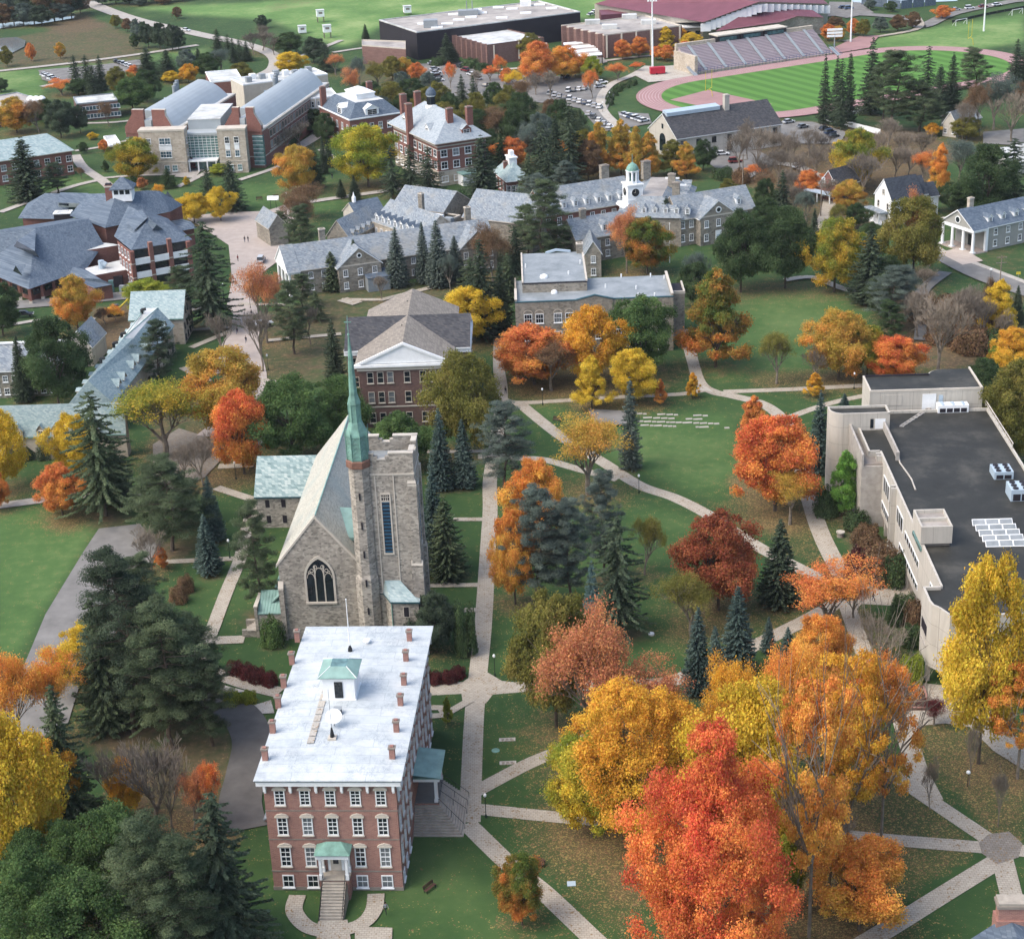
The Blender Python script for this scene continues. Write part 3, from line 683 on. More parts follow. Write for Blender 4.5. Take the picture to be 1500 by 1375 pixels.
 for k in range(4):a,c=A[k],A[(k+1)%4];e2,f=Bq[(k+1)%4],Bq[k];m.face([(*a,t),(*c,t),(*e2,t+.95),(*f,t+.95)],'copper_pale')
 m.face([(*p,t+.95)for p in Bq],'glass_teal');m.box(cx0-.46,cx1+.46,cy-.46,cy+cw+.46,t-.1,t-.004,'copper_green')
 for k in range(4):m.tube((*A[k],t+.02),(*Bq[k],t+.98),.05,.05,'white_paint',5)
 b.part(m,'cupola_roof').parent=cup;bpy.context.view_layer.update()
 cr=[o for o in cup.children][0];cr.location=(0,0,0);cr.rotation_euler=(0,0,0)
 wm,pm=window_mesh(1.1,2.4,2,4,.13,'dark_metal','glass',True,sill=False)
 for xx in((cx0+cx1)/2,):
  o=inst('window',wm,cup,(xx,cy-.01,18.0));inst('pane',pm,o)
 x,y=b.L(513,953,17.5);m=MB();m.lathe((x,y,17.4),[(.35,0),(.3,.5),(.12,1.0)],'iron',8);m.tube((x,y,18.2),(x,y,25.6),.09,.05,'white_paint',8);m.lathe((x,y,25.6),[(.02,0),(.13,.12),(.02,.26)],'white_paint',8);b.part(m,'roof_flagpole')
 x,y=b.L(487,1081,17.5);m=MB();m.box(x-.55,x+.55,y-.55,y+.55,17.3,17.75,'cream_trim');m.lathe((x,y,17.75),[(.3,0),(.25,.5),(.1,1.4)],'iron',8);m.tube((x,y,18.8),(x,y,24.8),.06,.03,'grey_metal',6);b.part(m,'antenna_mast')
 x,y=b.L(490,1063,17.5);m=MB();m.tube((x,y,17.3),(x,y+.2,18.6),.08,.08,'grey_metal',6);d=Vector((0,-.55,.83));c=Vector((x,y,18.9));a1=Vector((1,0,0));a2=d.cross(a1)
 for k in range(20):
  for r0,r1,h0,h1 in((0,.6,0,.06),(.6,1.1,.06,.22)):
   t0,t1=2*math.pi*k/20,2*math.pi*(k+1)/20;pp=[]
   for r,t,h in((r0,t0,h0),(r1,t0,h1),(r1,t1,h1),(r0,t1,h0)):pp.append(c+a1*(r*math.cos(t))+a2*(r*math.sin(t))+d*h)
   m.face(pp if r0 else[pp[0],pp[1],pp[2]],'white_paint')
 m.tube(c,c+d*.7,.03,.03,'dark_metal',5);b.part(m,'satellite_dish')
 x,y=b.L(495,1045,17.5);m=MB();m.box(x-.5,x+.5,y-.4,y+.4,17.3,18.3,'dark_metal');m.box(x-.55,x+.55,y-.45,y+.45,18.303,18.4,'grey_metal');b.part(m,'air_unit')
 x,y=b.L(538,941,17.5);m=MB();m.lathe((x,y,17.3),[(.3,0),(.3,.5),(.6,.55),(.5,.75),(.1,.85)],'white_paint',12);b.part(m,'roof_vent')
 for k in range(9):
  t=k/8;p=b.L(478-t*24+2,1000+t*84,17.5);m=MB();m.box(p[0]-.45,p[0]+.45,p[1]-.75,p[1]+.75,17.55,17.63,'concrete');b.part(m,'walk_pad')
 cx=x0+cols[2];pw=1.95;pd=2.1
 m=MB();m.box(cx-pw+.1,cx+pw-.1,y0-pd,y0-.01,-.3,3.0,'hall_brick');m.box(cx-pw,cx+pw,y0-pd-.08,y0-.012,3.004,3.14,'step_stone');po=b.part(m,'porch')
 def sp(mb,nm,par=po):o=mb.obj(nm,par);return o
 m=MB();t=7.1;m.box(cx-pw-.15,cx+pw+.15,y0-pd-.25,y0-.02,6.4,t-.004,'white_paint');sp(m,'porch_entablature')
 m=MB();A=[(cx-pw-.35,y0-pd-.45),(cx+pw+.35,y0-pd-.45),(cx+pw+.35,y0),(cx-pw-.35,y0)]
 m.face([(*A[0],t),(*A[1],t),(cx+.9,y0-.5,t+.75),(cx-.9,y0-.5,t+.75)],'copper_green');m.face([(*A[1],t),(*A[2],t),(cx+.9,y0-.5,t+.75)],'copper_green');m.face([(*A[3],t),(*A[0],t),(cx-.9,y0-.5,t+.75)],'copper_green')
 m.face([(*A[2],t),(*A[3],t),(cx-.9,y0-.5,t+.75),(cx+.9,y0-.5,t+.75)],'copper_green');m.face([(*p,t-.05)for p in A[::-1]],'copper_green');sp(m,'porch_roof')
 for sx in(-1,1):
  for yy in(y0-pd+.15,y0-.3):
   m=MB();x=cx+sx*(pw-.28);m.box(x-.24,x+.24,yy-.24,yy+.24,3.14,3.9,'white_paint');m.box(x-.17,x+.17,yy-.17,yy+.17,3.9,6.2,'white_paint');m.box(x-.23,x+.23,yy-.23,yy+.23,6.15,6.398,'white_paint');sp(m,'column')
 m=MB();m.box(cx-1.05,cx+1.05,y0-.12,y0-.01,3.15,6.3,'white_paint');m.box(cx-.7,cx+.7,y0-.17,y0-.121,3.16,5.4,'cream_trim');m.box(cx-.35,cx+.35,y0-.19,y0-.171,4.2,5.2,'glass');m.box(cx-.8,cx+.8,y0-.17,y0-.121,5.55,6.1,'glass_blue');sp(m,'door')
 m=MB();ns=13;run=4.4/ns
 for k in range(ns):z=3.0*(1-(k+.5)/ns);m.box(cx-1.5,cx+1.5,y0-pd-.1-run*(k+1),y0-pd-.1-run*k-.003,-.2,z,'step_stone')
 for sx in(-1,1):m.face([(cx+sx*1.62,y0-pd-.1,-.2),(cx+sx*1.62,y0-pd-4.6,-.2),(cx+sx*1.62,y0-pd-4.6,.1),(cx+sx*1.62,y0-pd-.1,3.0)],'step_stone')
 sp(m,'steps')
 for sx in(-1,1):
  m=MB();x=cx+sx*1.45;m.tube((x,y0-pd-.1,4.0),(x,y0-pd-4.5,.95),.04,.04,'iron',5)
  for k in range(9):f=k/8;m.tube((x,y0-pd-.1-4.4*f,3.0*(1-f)),(x,y0-pd-.1-4.4*f,4.0-3.05*f),.025,.025,'iron',4)
  sp(m,'handrail')
 px0,py0=x1,b.L(607,1176,3.0)[1];py1=b.L(607,1146,3.0)[1]+1.2;pe=px0+3.3;dp=py1-py0
 m=MB();m.box(px0+.01,pe,py0,py1,-.3,3.0,'hall_brick');m.box(px0+.012,pe+.05,py0-.05,py1+.05,3.003,3.12,'asphalt');po=b.part(m,'side_porch')
 m=MB();m.box(px0+.02,pe+.3,py0-.3,py1+.3,6.6,7.2,'white_paint');m.obj('porch_entablature',po)
 m=MB();m.face([(px0,py0-.5,7.75),(pe+.5,py0-.5,7.25),(pe+.5,py1+.5,7.25),(px0,py1+.5,7.75)],'copper_pale');m.box(px0+.02,pe+.49,py0-.49,py1+.49,7.15,7.24,'copper_green');m.obj('porch_roof',po)
 for yy in(py0+.3,py1-.3):
  m=MB();x=pe-.3
  for xx in(x,):m.box(xx-.22,xx+.22,yy-.22,yy+.22,3.12,6.598,'white_paint');m.box(xx-.3,xx+.3,yy-.3,yy+.3,3.12,3.5,'white_paint')
  m.obj('column',po)
 m=MB();n=11
 for k in range(n):
  g=(k+1)*.32;z=3.0*(1-(k+1)/(n+.5));m.prism([(px0+.02,py0-g),(pe+g,py0-g),(pe+g,py1-.2),(px0+.02,py1-.2)],-.2-k*.004,z,'step_stone')
 m.obj('steps',po)
 for k in range(4):
  m=MB();yy=py0-.2+k*(dp-.2)/3*1.0;a,c=(pe,yy-.0,3.9),(pe+3.5,yy-(1.6 if k==0 else.0),.95);m.tube(a,c,.04,.04,'iron',5);m.tube((pe,yy,3),a,.03,.03,'iron',5);m.tube((c[0],c[1],0),c,.03,.03,'iron',5);m.tube(((a[0]+c[0])/2,(a[1]+c[1])/2,.9),((a[0]+c[0])/2,(a[1]+c[1])/2,2.42),.03,.03,'iron',5);m.obj('handrail',po)
 x,y=b.L(362,1198,0);m=MB();m.slab([(x0-4.2,y-1.2,.6),(x0-.02,y-1.2,2.3),(x0-.02,y+2.2,2.3),(x0-4.2,y+2.2,.6)],.2,'grey_slate');m.box(x0-4.0,x0-.02,y-1.0,y+2.0,-.2,.5,'hall_brick');b.part(m,'cellar_entry')
 return b
HALL=brick_hall()
def chapel():
 ze,zr=13.7,21.8
 b=Bld('stone_chapel','grey stone chapel with steep pale slate roof, square battlemented tower and thin green copper spire','chapel',(404,826),(529,824),ze,bl=(456,666))
 W=b.w;D=b.d;pk=b.L(506,603,zr)
 D=(D+pk[1])/2
 m=MB();gwalls(m,.35,W-.35,.0,D,-.5,ze,zr,'y','chapel_stone')
 b.part(m,'wall')
 m=MB();gable(m,.35,W-.35,.12,D+.1,ze,zr,'y','chapel_slate',.45,.3,ovg=.05,side='copper_green');ro=b.part(m,'roof')
 m=MB();m.tube((W/2,.05,zr+.08),(W/2,D+.1,zr+.08),.14,.14,'copper_pale',6);m.obj('ridge_cap',ro)
 m=MB()
 for s in(-1,1):
  xa=W/2;xb=W/2+s*(W/2);sl=(zr-ze)/(W/2-.35);zb=zr-sl*(W/2)
  i=[(xa,-.12,zr+.35),(xb,-.12,zb+.3),(xb,.4,zb+.3),(xa,.4,zr+.35)]
  m.slab(i if s>0 else i[::-1],.5,'cream_trim')
 b.part(m,'gable_coping')
 for x in(.1,W-.9):
  m=MB();m.box(x,x+.8,-.55,-.01,-.5,9.5,'chapel_stone');m.slab([(x-.03,-.6,9.5),(x+.83,-.6,9.5),(x+.83,-.0,10.6),(x-.03,0,10.6)],.3,'cream_trim');b.part(m,'buttress')
 wc=b.L(468.5,880,6.8)[0];wc=W/2;hw=2.15;zb,zs=6.8,11.2
 def arch(hw,zs,n=10):
  R_=hw*2*.86;pts=[(-hw,zb),(-hw,zs)];cx=-hw+R_
  for k in range(1,n+1):
   a=math.pi-math.acos((R_-hw)/R_)*k/n;pts.append((cx+R_*math.cos(a),zs+R_*math.sin(a)))
  return pts+[(-x,z)for x,z in pts[:-1][::-1]]
 o_,i_=arch(hw+.35,zs),arch(hw,zs);m=MB();n=len(o_)
 for k in range(n-1):
  a,c,d,e=o_[k],o_[k+1],i_[k+1],i_[k]
  m.face([(wc+a[0],-.2,a[1]),(wc+e[0],-.2,e[1]),(wc+d[0],-.2,d[1]),(wc+c[0],-.2,c[1])],'cream_trim')
  m.face([(wc+e[0],-.2,e[1]),(wc+e[0],.1,e[1]),(wc+d[0],.1,d[1]),(wc+d[0],-.2,d[1])],'cream_trim')
  m.face([(wc+a[0],-.2,a[1]),(wc+c[0],-.2,c[1]),(wc+c[0],.0,c[1]),(wc+a[0],.0,a[1])],'cream_trim')
 m.box(wc-hw-.4,wc+hw+.4,-.4,.0,zb-.3,zb-.003,'cream_trim');gw=b.part(m,'great_window')
 m=MB();m.face([(wc+x,-.05,z)for x,z in i_],'glass');m.obj('pane',gw)
 m=MB()
 for x in(-.72,.72):m.box(wc+x-.1,wc+x+.1,-.17,-.06,zb,zs+2.2,'cream_trim')
 for k,(cx,r)in enumerate(((-1.43,.6),(0,.62),(1.43,.6))):
  z=zs-.1+(.9 if k==1 else 0)
  for q in range(8):
   a0,a1=math.pi*q/8,math.pi*(q+1)/8;m.tube((wc+cx+r*math.cos(a0),-.1,z+r*1.5*math.sin(a0)),(wc+cx+r*math.cos(a1),-.1,z+r*1.5*math.sin(a1)),.07,.07,'cream_trim',4)
 for cx,z,r in((-1.2,zs+1.25,.3),(-.6,zs+1.9,.3),(1.2,zs+1.25,.3),(.6,zs+1.9,.3),(-1.6,zs+.95,.2),(1.6,zs+.95,.2)):
  for q in range(8):
   a0,a1=math.pi*q/4,math.pi*(q+1)/4;m.tube((wc+cx+r*math.cos(a0),-.1,z+r*math.sin(a0)),(wc+cx+r*math.cos(a1),-.1,z+r*math.sin(a1)),.06,.06,'cream_trim',4)
 m.obj('tracery',gw)
 tx0=W-.3;ty0=4.0;TH=33.3
 pr=b.L(604,664,TH);pl=b.L(541,664,TH);pb=b.L(606,636,TH)
 tx1=pr[0];ty0=pr[1];ty1=pb[1];CH['t']=(tx0,tx1,ty0,ty1)
 m=MB();m.box(tx0,tx1,ty0,ty1,-.5,TH-2.4,'chapel_stone');t=.7
 for(a,c,d,e)in((tx0,tx1,ty0,ty0+t),(tx0,tx1,ty1-t,ty1),(tx0,tx0+t,ty0+t,ty1-t),(tx1-t,tx1,ty0+t,ty1-t)):m.box(a,c,d,e,TH-2.4,TH-1.0,'chapel_stone')
 m.box(tx0-.1,tx1+.1,ty0-.1,ty1+.1,TH-3.6,TH-3.3,'cream_trim');m.box(tx0-.06,tx1+.06,ty0-.06,ty1+.06,9.0,9.25,'cream_trim')
 b.part(m,'tower')
 m=MB();m.box(tx0+t,tx1-t,ty0+t,ty1-t,TH-3.0,TH-2.39,'blue_roof');b.part(m,'tower_roof')
 m=MB();w=tx1-tx0;dpt=ty1-ty0
 def bat(a,c,d,e):m.box(a,c,d,e,TH-1.0,TH,'chapel_stone');m.box(a-.1,c+.1,d-.1,e+.1,TH+.003,TH+.2,'cream_trim')
 for y_ in(ty0,ty1-t):
  bat(tx0,tx0+w*.38,y_,y_+t);bat(tx0+w*.62,tx1,y_,y_+t)
  for s0,s1 in((.38,.44),(.56,.62)):m.box(tx0+w*s0,tx0+w*s1,y_,y_+t,TH-1,TH-.45,'chapel_stone')
  m.box(tx0+w*.43,tx0+w*.57,y_-.08,y_+t+.08,TH-1.0,TH-.85,'cream_trim')
 for x_ in(tx1-t,):
  bat(x_,x_+t,ty0+t,ty0+dpt*.38);bat(x_,x_+t,ty0+dpt*.62,ty1-t)
  m.box(x_-.08,x_+t+.08,ty0+dpt*.38,ty0+dpt*.62,TH-1.0,TH-.85,'cream_trim')
 b.part(m,'battlement')
 for yy in(ty0-.35,ty1-1.1):
  m=MB();m.box(tx1-1.3,tx1+.55,yy,yy+1.45,-.5,14,'chapel_stone');m.box(tx1-1.1,tx1+.3,yy+.12,yy+1.3,14,TH-5,'chapel_stone');m.slab([(tx1-1.3,yy,14.0),(tx1+.56,yy,14.0),(tx1+.56,yy+.3,14.9),(tx1-1.3,yy+.3,14.9)],.3,'cream_trim');m.slab([(tx1-1.1,yy+.1,TH-5.2),(tx1+.32,yy+.1,TH-5.2),(tx1+.1,yy+.5,TH-4.3),(tx1-1.1,yy+.5,TH-4.3)],.3,'cream_trim');b.part(m,'buttress')
 sx=b.L(569,740,22)[0];sx=(tx0+tx1)/2+.25;z0,z1=16.2,25.4
 m=MB();m.box(sx-1.55,sx-1.35,ty0-.1,ty0-.003,9.3,TH-3.7,'cream_trim');m.box(sx+1.35,sx+1.55,ty0-.1,ty0-.003,9.3,TH-3.7,'cream_trim');b.part(m,'panel_moulding')
 for side in(0,1):
  m=MB()
  if side==0:bx=lambda a,c,e,f,g,h,mt:m.box(sx+a,sx+c,ty0-h,ty0-g,e,f,mt)
  else:cy=(ty0+ty1)/2;bx=lambda a,c,e,f,g,h,mt:m.box(tx1+g,tx1+h,cy+a,cy+c,e,f,mt)
  bx(-.85,-.62,z0,z1+1.0,.005,.16,'cream_trim');bx(.62,.85,z0,z1+1.0,.005,.16,'cream_trim');bx(-.85,.85,z0-.25,z0-.003,.005,.24,'cream_trim');bx(-.62,.62,z0,z1+1.0,.005,.04,'gym_black')
  for k in range(15):zz=z0+.1+(z1-z0-.6)*k/14;bx(-.6,.6,zz,zz+.32,.045,.13,'lv_blue')
  bx(-.62,.62,z1-.25,z1,.05,.15,'cream_trim')
  for q in(-.31,.0,.31):bx(q-.05,q+.05,z1,z1+1.0,.05,.15,'cream_trim')
  bx(-.62,.62,z1+.5,z1+.6,.045,.14,'cream_trim');bx(-.85,.85,z1+1.003,z1+1.25,.005,.2,'cream_trim')
  b.part(m,'belfry_opening')
 cyt=ty0+.3;cxt=b.L(526,672,31.5)[0];cxt+=(525.5-Q(*[p+q for p,q in zip(b.T(cxt,cyt,31.5)[:2],b.base)],31.5)[0])/9.6;r=1.72;CH['s']=(cxt,cyt)
 m=MB();m.lathe((cxt,cyt,0),[(r+.25,-.5),(r+.25,12),(r,12.8),(r,31.3)],'chapel_stone',8)
 for z in(6,11,16,21,26):m.box(cxt-.12,cxt+.12,cyt-r-.28 if z<12 else cyt-r-.02,cyt-r*.8,z,z+1.2,'gym_black')
 tu=b.part(m,'stair_turret')
 z=31.3;m=MB();m.lathe((cxt,cyt,z),[(r+.12,0),(r+.3,.15),(r+.3,1.15),(r+.1,1.3)],'copper_brown',8)
 m.lathe((cxt,cyt,z+1.3),[(r*.98,0),(r*1.02,.3),(r*.97,3.9),(r*1.06,4.0),(r*1.04,4.3),(r*.62,6.1),(r*.55,6.2),(r*.55,9.0),(r*.62,9.1),(r*.6,9.35),(r*.38,10.6),(r*.33,13),(r*.23,16.5),(.1,20.2)],'copper_green',8)
 s=m.obj('spire',tu)
 m=MB()
 for k in range(8):
  a=2*math.pi*(k+.5)/8;ca,sa=math.cos(a),math.sin(a)
  m.tube((cxt+r*1.02*ca,cyt+r*1.02*sa,z+1.3),(cxt+r*1.05*ca,cyt+r*1.05*sa,z+5.6),.09,.09,'copper_green',5)
  m.tube((cxt+r*1.05*ca,cyt+r*1.05*sa,z+5.3),(cxt+r*1.1*ca,cyt+r*1.1*sa,z+6.7),.12,.02,'copper_green',5)
  m.tube((cxt+r*.57*ca,cyt+r*.57*sa,z+7.4),(cxt+r*.57*ca,cyt+r*.57*sa,z+10.7),.06,.05,'copper_green',5)
  a2=2*math.pi*k/8;ca,sa=math.cos(a2),math.sin(a2);tx,ty=-sa,ca;R1=r*.955
  for j in range(5):
   zz=z+1.9+j*.72
   for q in(-1,1):m.tube((cxt+R1*ca,cyt+R1*sa,zz+.35),(cxt+R1*ca+tx*q*.5,cyt+R1*sa+ty*q*.5,zz),.045,.045,'copper_pale',4)
 m.obj('spire_ribs',tu)
 m=MB();m.tube((cxt,cyt,z+21.3),(cxt,cyt,z+24.6),.06,.05,'copper_green',5);m.lathe((cxt,cyt,z+21.4),[(.05,0),(.24,.2),(.05,.45)],'copper_green',8);m.box(cxt-.55,cxt+.55,cyt-.05,cyt+.05,z+23.5,z+23.64,'copper_green');m.obj('finial_cross',tu)
 m=MB();A=b.L(485,742,18.9);C=b.L(514,743,17.2);E_=b.L(512,787,16.2)
 m.slab([(A[0],A[1],18.9),(E_[0],E_[1],16.2),(tx0+.5,E_[1],15.9),(tx0+.5,A[1],18.5)],.5,'copper_pale');b.part(m,'copper_cricket')
 q=[b.L(x,y,9.3)for x,y in((572,880),(615,880),(617,866),(593,846),(560,846),(559,864))]
 hx0,hx1=q[5][0]+.4,q[2][0]-.2;hy0=q[0][1]+.3;m=MB();m.prism([(q[0][0],hy0),(hx1,hy0),(hx1,ty0-.02),(hx0,ty0-.02),(hx0,q[5][1])],-.5,8.9,'chapel_stone');sh=b.part(m,'stair_house')
 zr2=11.3;rp=[(p[0],p[1])for p in q[:4]+q[4:]];m=MB();rp[3]=(rp[3][0],ty0-.02);rp[4]=(rp[4][0],ty0-.02);rp[2]=(rp[2][0],ty0-2.2)
 c0,c1=(rp[4][0]+1.1,ty0-.03,zr2),(rp[3][0]-.2,ty0-.03,zr2);P6=[(x,y,9.1)for x,y in rp]
 m.face([P6[0],P6[1],c1,c0],'green_slate');m.face([P6[1],P6[2],(rp[3][0],ty0-.02,9.1),c1],'green_slate');m.face([P6[5],P6[0],c0],'green_slate');m.face([P6[4],P6[5],c0],'green_slate');m.face([(x,y,9.0)for x,y in rp[::-1]],'teal_trim')
 for k in range(6):a,c=P6[k],P6[(k+1)%6];m.face([(a[0],a[1],8.8),(c[0],c[1],8.8),c,a],'teal_trim')
 m.obj('stair_house_roof',sh)
 m=MB();x=q[0][0]+2.0;m.box(x,x+.8,hy0-.08,hy0+.02,6.3,8.0,'gym_black');m.box(x-.12,x+.92,hy0-.05,hy0-.005,6.15,8.12,'cream_trim');m.tube((q[0][0]+.1,hy0-.1,0),(q[0][0]+.1,hy0-.1,8.9),.09,.09,'copper_green',6);m.obj('window',sh)
 wz,wr=6.8,12.0;a=b.L(371,726,wz);c=b.L(371,668,wr);yd=(c[1]-a[1]);f=b.L(433,726,wz)
 m=MB();gwalls(m,a[0]+.3,.36,a[1]+.4,a[1]+2*yd-.4,-.5,wz,wr,'x','chapel_stone');wg=b.part(m,'west_wing')
 m=MB();gable(m,a[0]+.3,.8,a[1]+.4,a[1]+2*yd-.4,wz,wr,'x','blotchy_slate',.4,.3,ovg=.25,side='teal_trim');m.obj('wing_roof',wg)
 for z in(1.0,4.2):
  for x in(a[0]+2,a[0]+5):m=MB();m.box(x,x+.8,a[1]+.34,a[1]+.41,z,z+1.5,'gym_black');m.obj('window',wg)
 m=MB();y1_=D*.55;m.box(-2.2,.34,2.5,y1_,-.5,4.8,'chapel_stone');m.slab([(-2.5,2.4,4.9),(.33,2.4,7.6),(.33,y1_+.1,7.6),(-2.5,y1_+.1,4.9)][::1],.25,'copper_pale');b.part(m,'aisle')
 p0=b.L(376,897,4.6);m=MB();xL=p0[0];yF=p0[1];m.box(xL,.1,yF,yF+4.6,-.5,4.4,'chapel_stone');m.box(xL-.35,xL+.12,yF-.2,yF+4.7,-.5,5.6,'chapel_stone');m.box(xL-.42,xL+.2,yF-.25,yF+4.75,5.603,5.85,'cream_trim');m.box(-1.9,-1.1,yF-.04,yF+.1,.2,2.4,'gym_black');pc_=b.part(m,'porch')
 m=MB();m.slab([(xL+.15,yF-.15,4.5),(.05,yF-.15,4.5),(.05,yF+4.4,6.5),(xL+.15,yF+4.4,6.5)],.2,'copper_pale')
 for k in range(9):x=xL+.2+(-xL-.2)*k/8;m.tube((x,yF-.15,4.55),(x,yF+4.4,6.55),.04,.04,'copper_green',4)
 m.obj('porch_roof',pc_)
 m=MB()
 for k in range(4):m.box(xL-2.6+k*.4,xL-.36,yF+.6+k*.0,yF+3.6,-.2-k*.003,.25+k*.25,'step_stone')
 m.box(xL-2.8,xL-.36,yF+.1,yF+.55,-.2,1.3,'chapel_stone');m.box(xL-2.8,xL-.36,yF+3.65,yF+4.1,-.2,1.3,'chapel_stone');m.obj('steps',pc_)
 return b
CH={}
m_plain('lv_blue','#31566e',.5,.1)
CHAPEL=chapel()
def brown_hall():
 ze,zr=14.3,18.9
 b=Bld('brown_brick_hall','brown brick hall with cross-gabled brown shingle roof and a white front pediment','hall',(519,536),(664,531),ze,depth=40)
 W=b.w;r1=b.L(611,422,zr);D=r1[1];yc=b.L(603,461,zr)[1];lw=b.L(501,514,ze);rw=b.L(681,449,ze)[0]
 hd=yc-lw[1];xw0=lw[0];xw1=W-lw[0]+.2;i=.8
 m=MB();m.box(i,W-i,i,D-i,-.5,ze-.7,'brown_brick');m.box(xw0+i,xw1-i,yc-hd+i,yc+hd-i,-.5,ze-.7,'brown_brick');b.part(m,'wall')
 m=MB();gable(m,i,W-i,.6,D-.3,ze+.3,zr,'y','brown_shingle',i,.3,ovg=.1,side='white_paint');b.part(m,'roof')
 m=MB();gable(m,xw0+.5,xw1-.5,yc-hd+i,yc+hd-i,ze+.3,zr-.05,'x','dark_shingle',i,.3,ovg=.1,side='white_paint');b.part(m,'cross_roof')
 m=MB();m.face([(.6,.35,ze+.15),(W-.6,.35,ze+.15),(W/2,.35,zr-.35)],'white_paint')
 sl=(zr-ze-.3)/(W/2-i)
 for s in(0,1):
  P1=(-.1,.0,ze+.05)if not s else(W+.1,.0,ze+.05);P2=(W/2,0,zr+.12)
  q=[P1,P2,(P2[0],.5,P2[2]),(P1[0],.5,P1[2])];m.slab(q if s else q[::-1],.55,'white_paint')
 m.box(-.1,W+.1,-.15,.9,ze-.5,ze+.02,'white_paint');b.part(m,'pediment')
 m=MB();m.box(.4,W-.4,.35,D,ze-1.4,ze-.51,'cream_trim');m.box(xw0+.3,xw1-.3,yc-hd+.4,yc+hd-.4,ze-1.35,ze-.1,'white_paint')
 m.box(.7,W-.7,.7,D-.8,4.55,4.85,'cream_trim');b.part(m,'cornice')
 m=MB();m.face([(xw1-.75,yc-hd+.9,ze),(xw1-.75,yc+hd-.9,ze),(xw1-.75,yc,zr-.4)],'white_paint');m.face([(xw0+.75,yc+hd-.9,ze),(xw0+.75,yc-hd+.9,ze),(xw0+.75,yc,zr-.4)],'white_paint');b.part(m,'side_pediment')
 xs=[b.L(480+x/6.252,552,11)[0]for x in(395,487,577,730,873,965,1055,1140)]
 kw=dict(frame=.12,fmat='cream_trim')
 for z,h in((10.0,2.5),(5.6,2.5),(1.1,2.3)):wins(b,(0,i),(W,i),[z],xs,1.35,h,1,2,split=True,**kw)
 for z in(10.0,5.6,1.1):
  wins(b,(W-i,i),(W-i,yc-hd),[z],3,1.3,2.4,1,2,**kw);wins(b,(xw1-i,yc-hd+i),(xw1-i,yc+hd-i),[z],5,1.3,2.4,1,2,**kw)
  wins(b,(xw0+i,yc-hd+i),(i,yc-hd+i),[z],1,1.2,2.4,1,2,**kw)
 for px,py in((597,446),(589,481)):x,y=b.L(px,py,zr-1);m=MB();m.tube((x,y,zr-2.5),(x,y,zr-.1),.12,.12,'dark_metal',6);b.part(m,'vent_pipe')
 return b
BROWN=brown_hall()
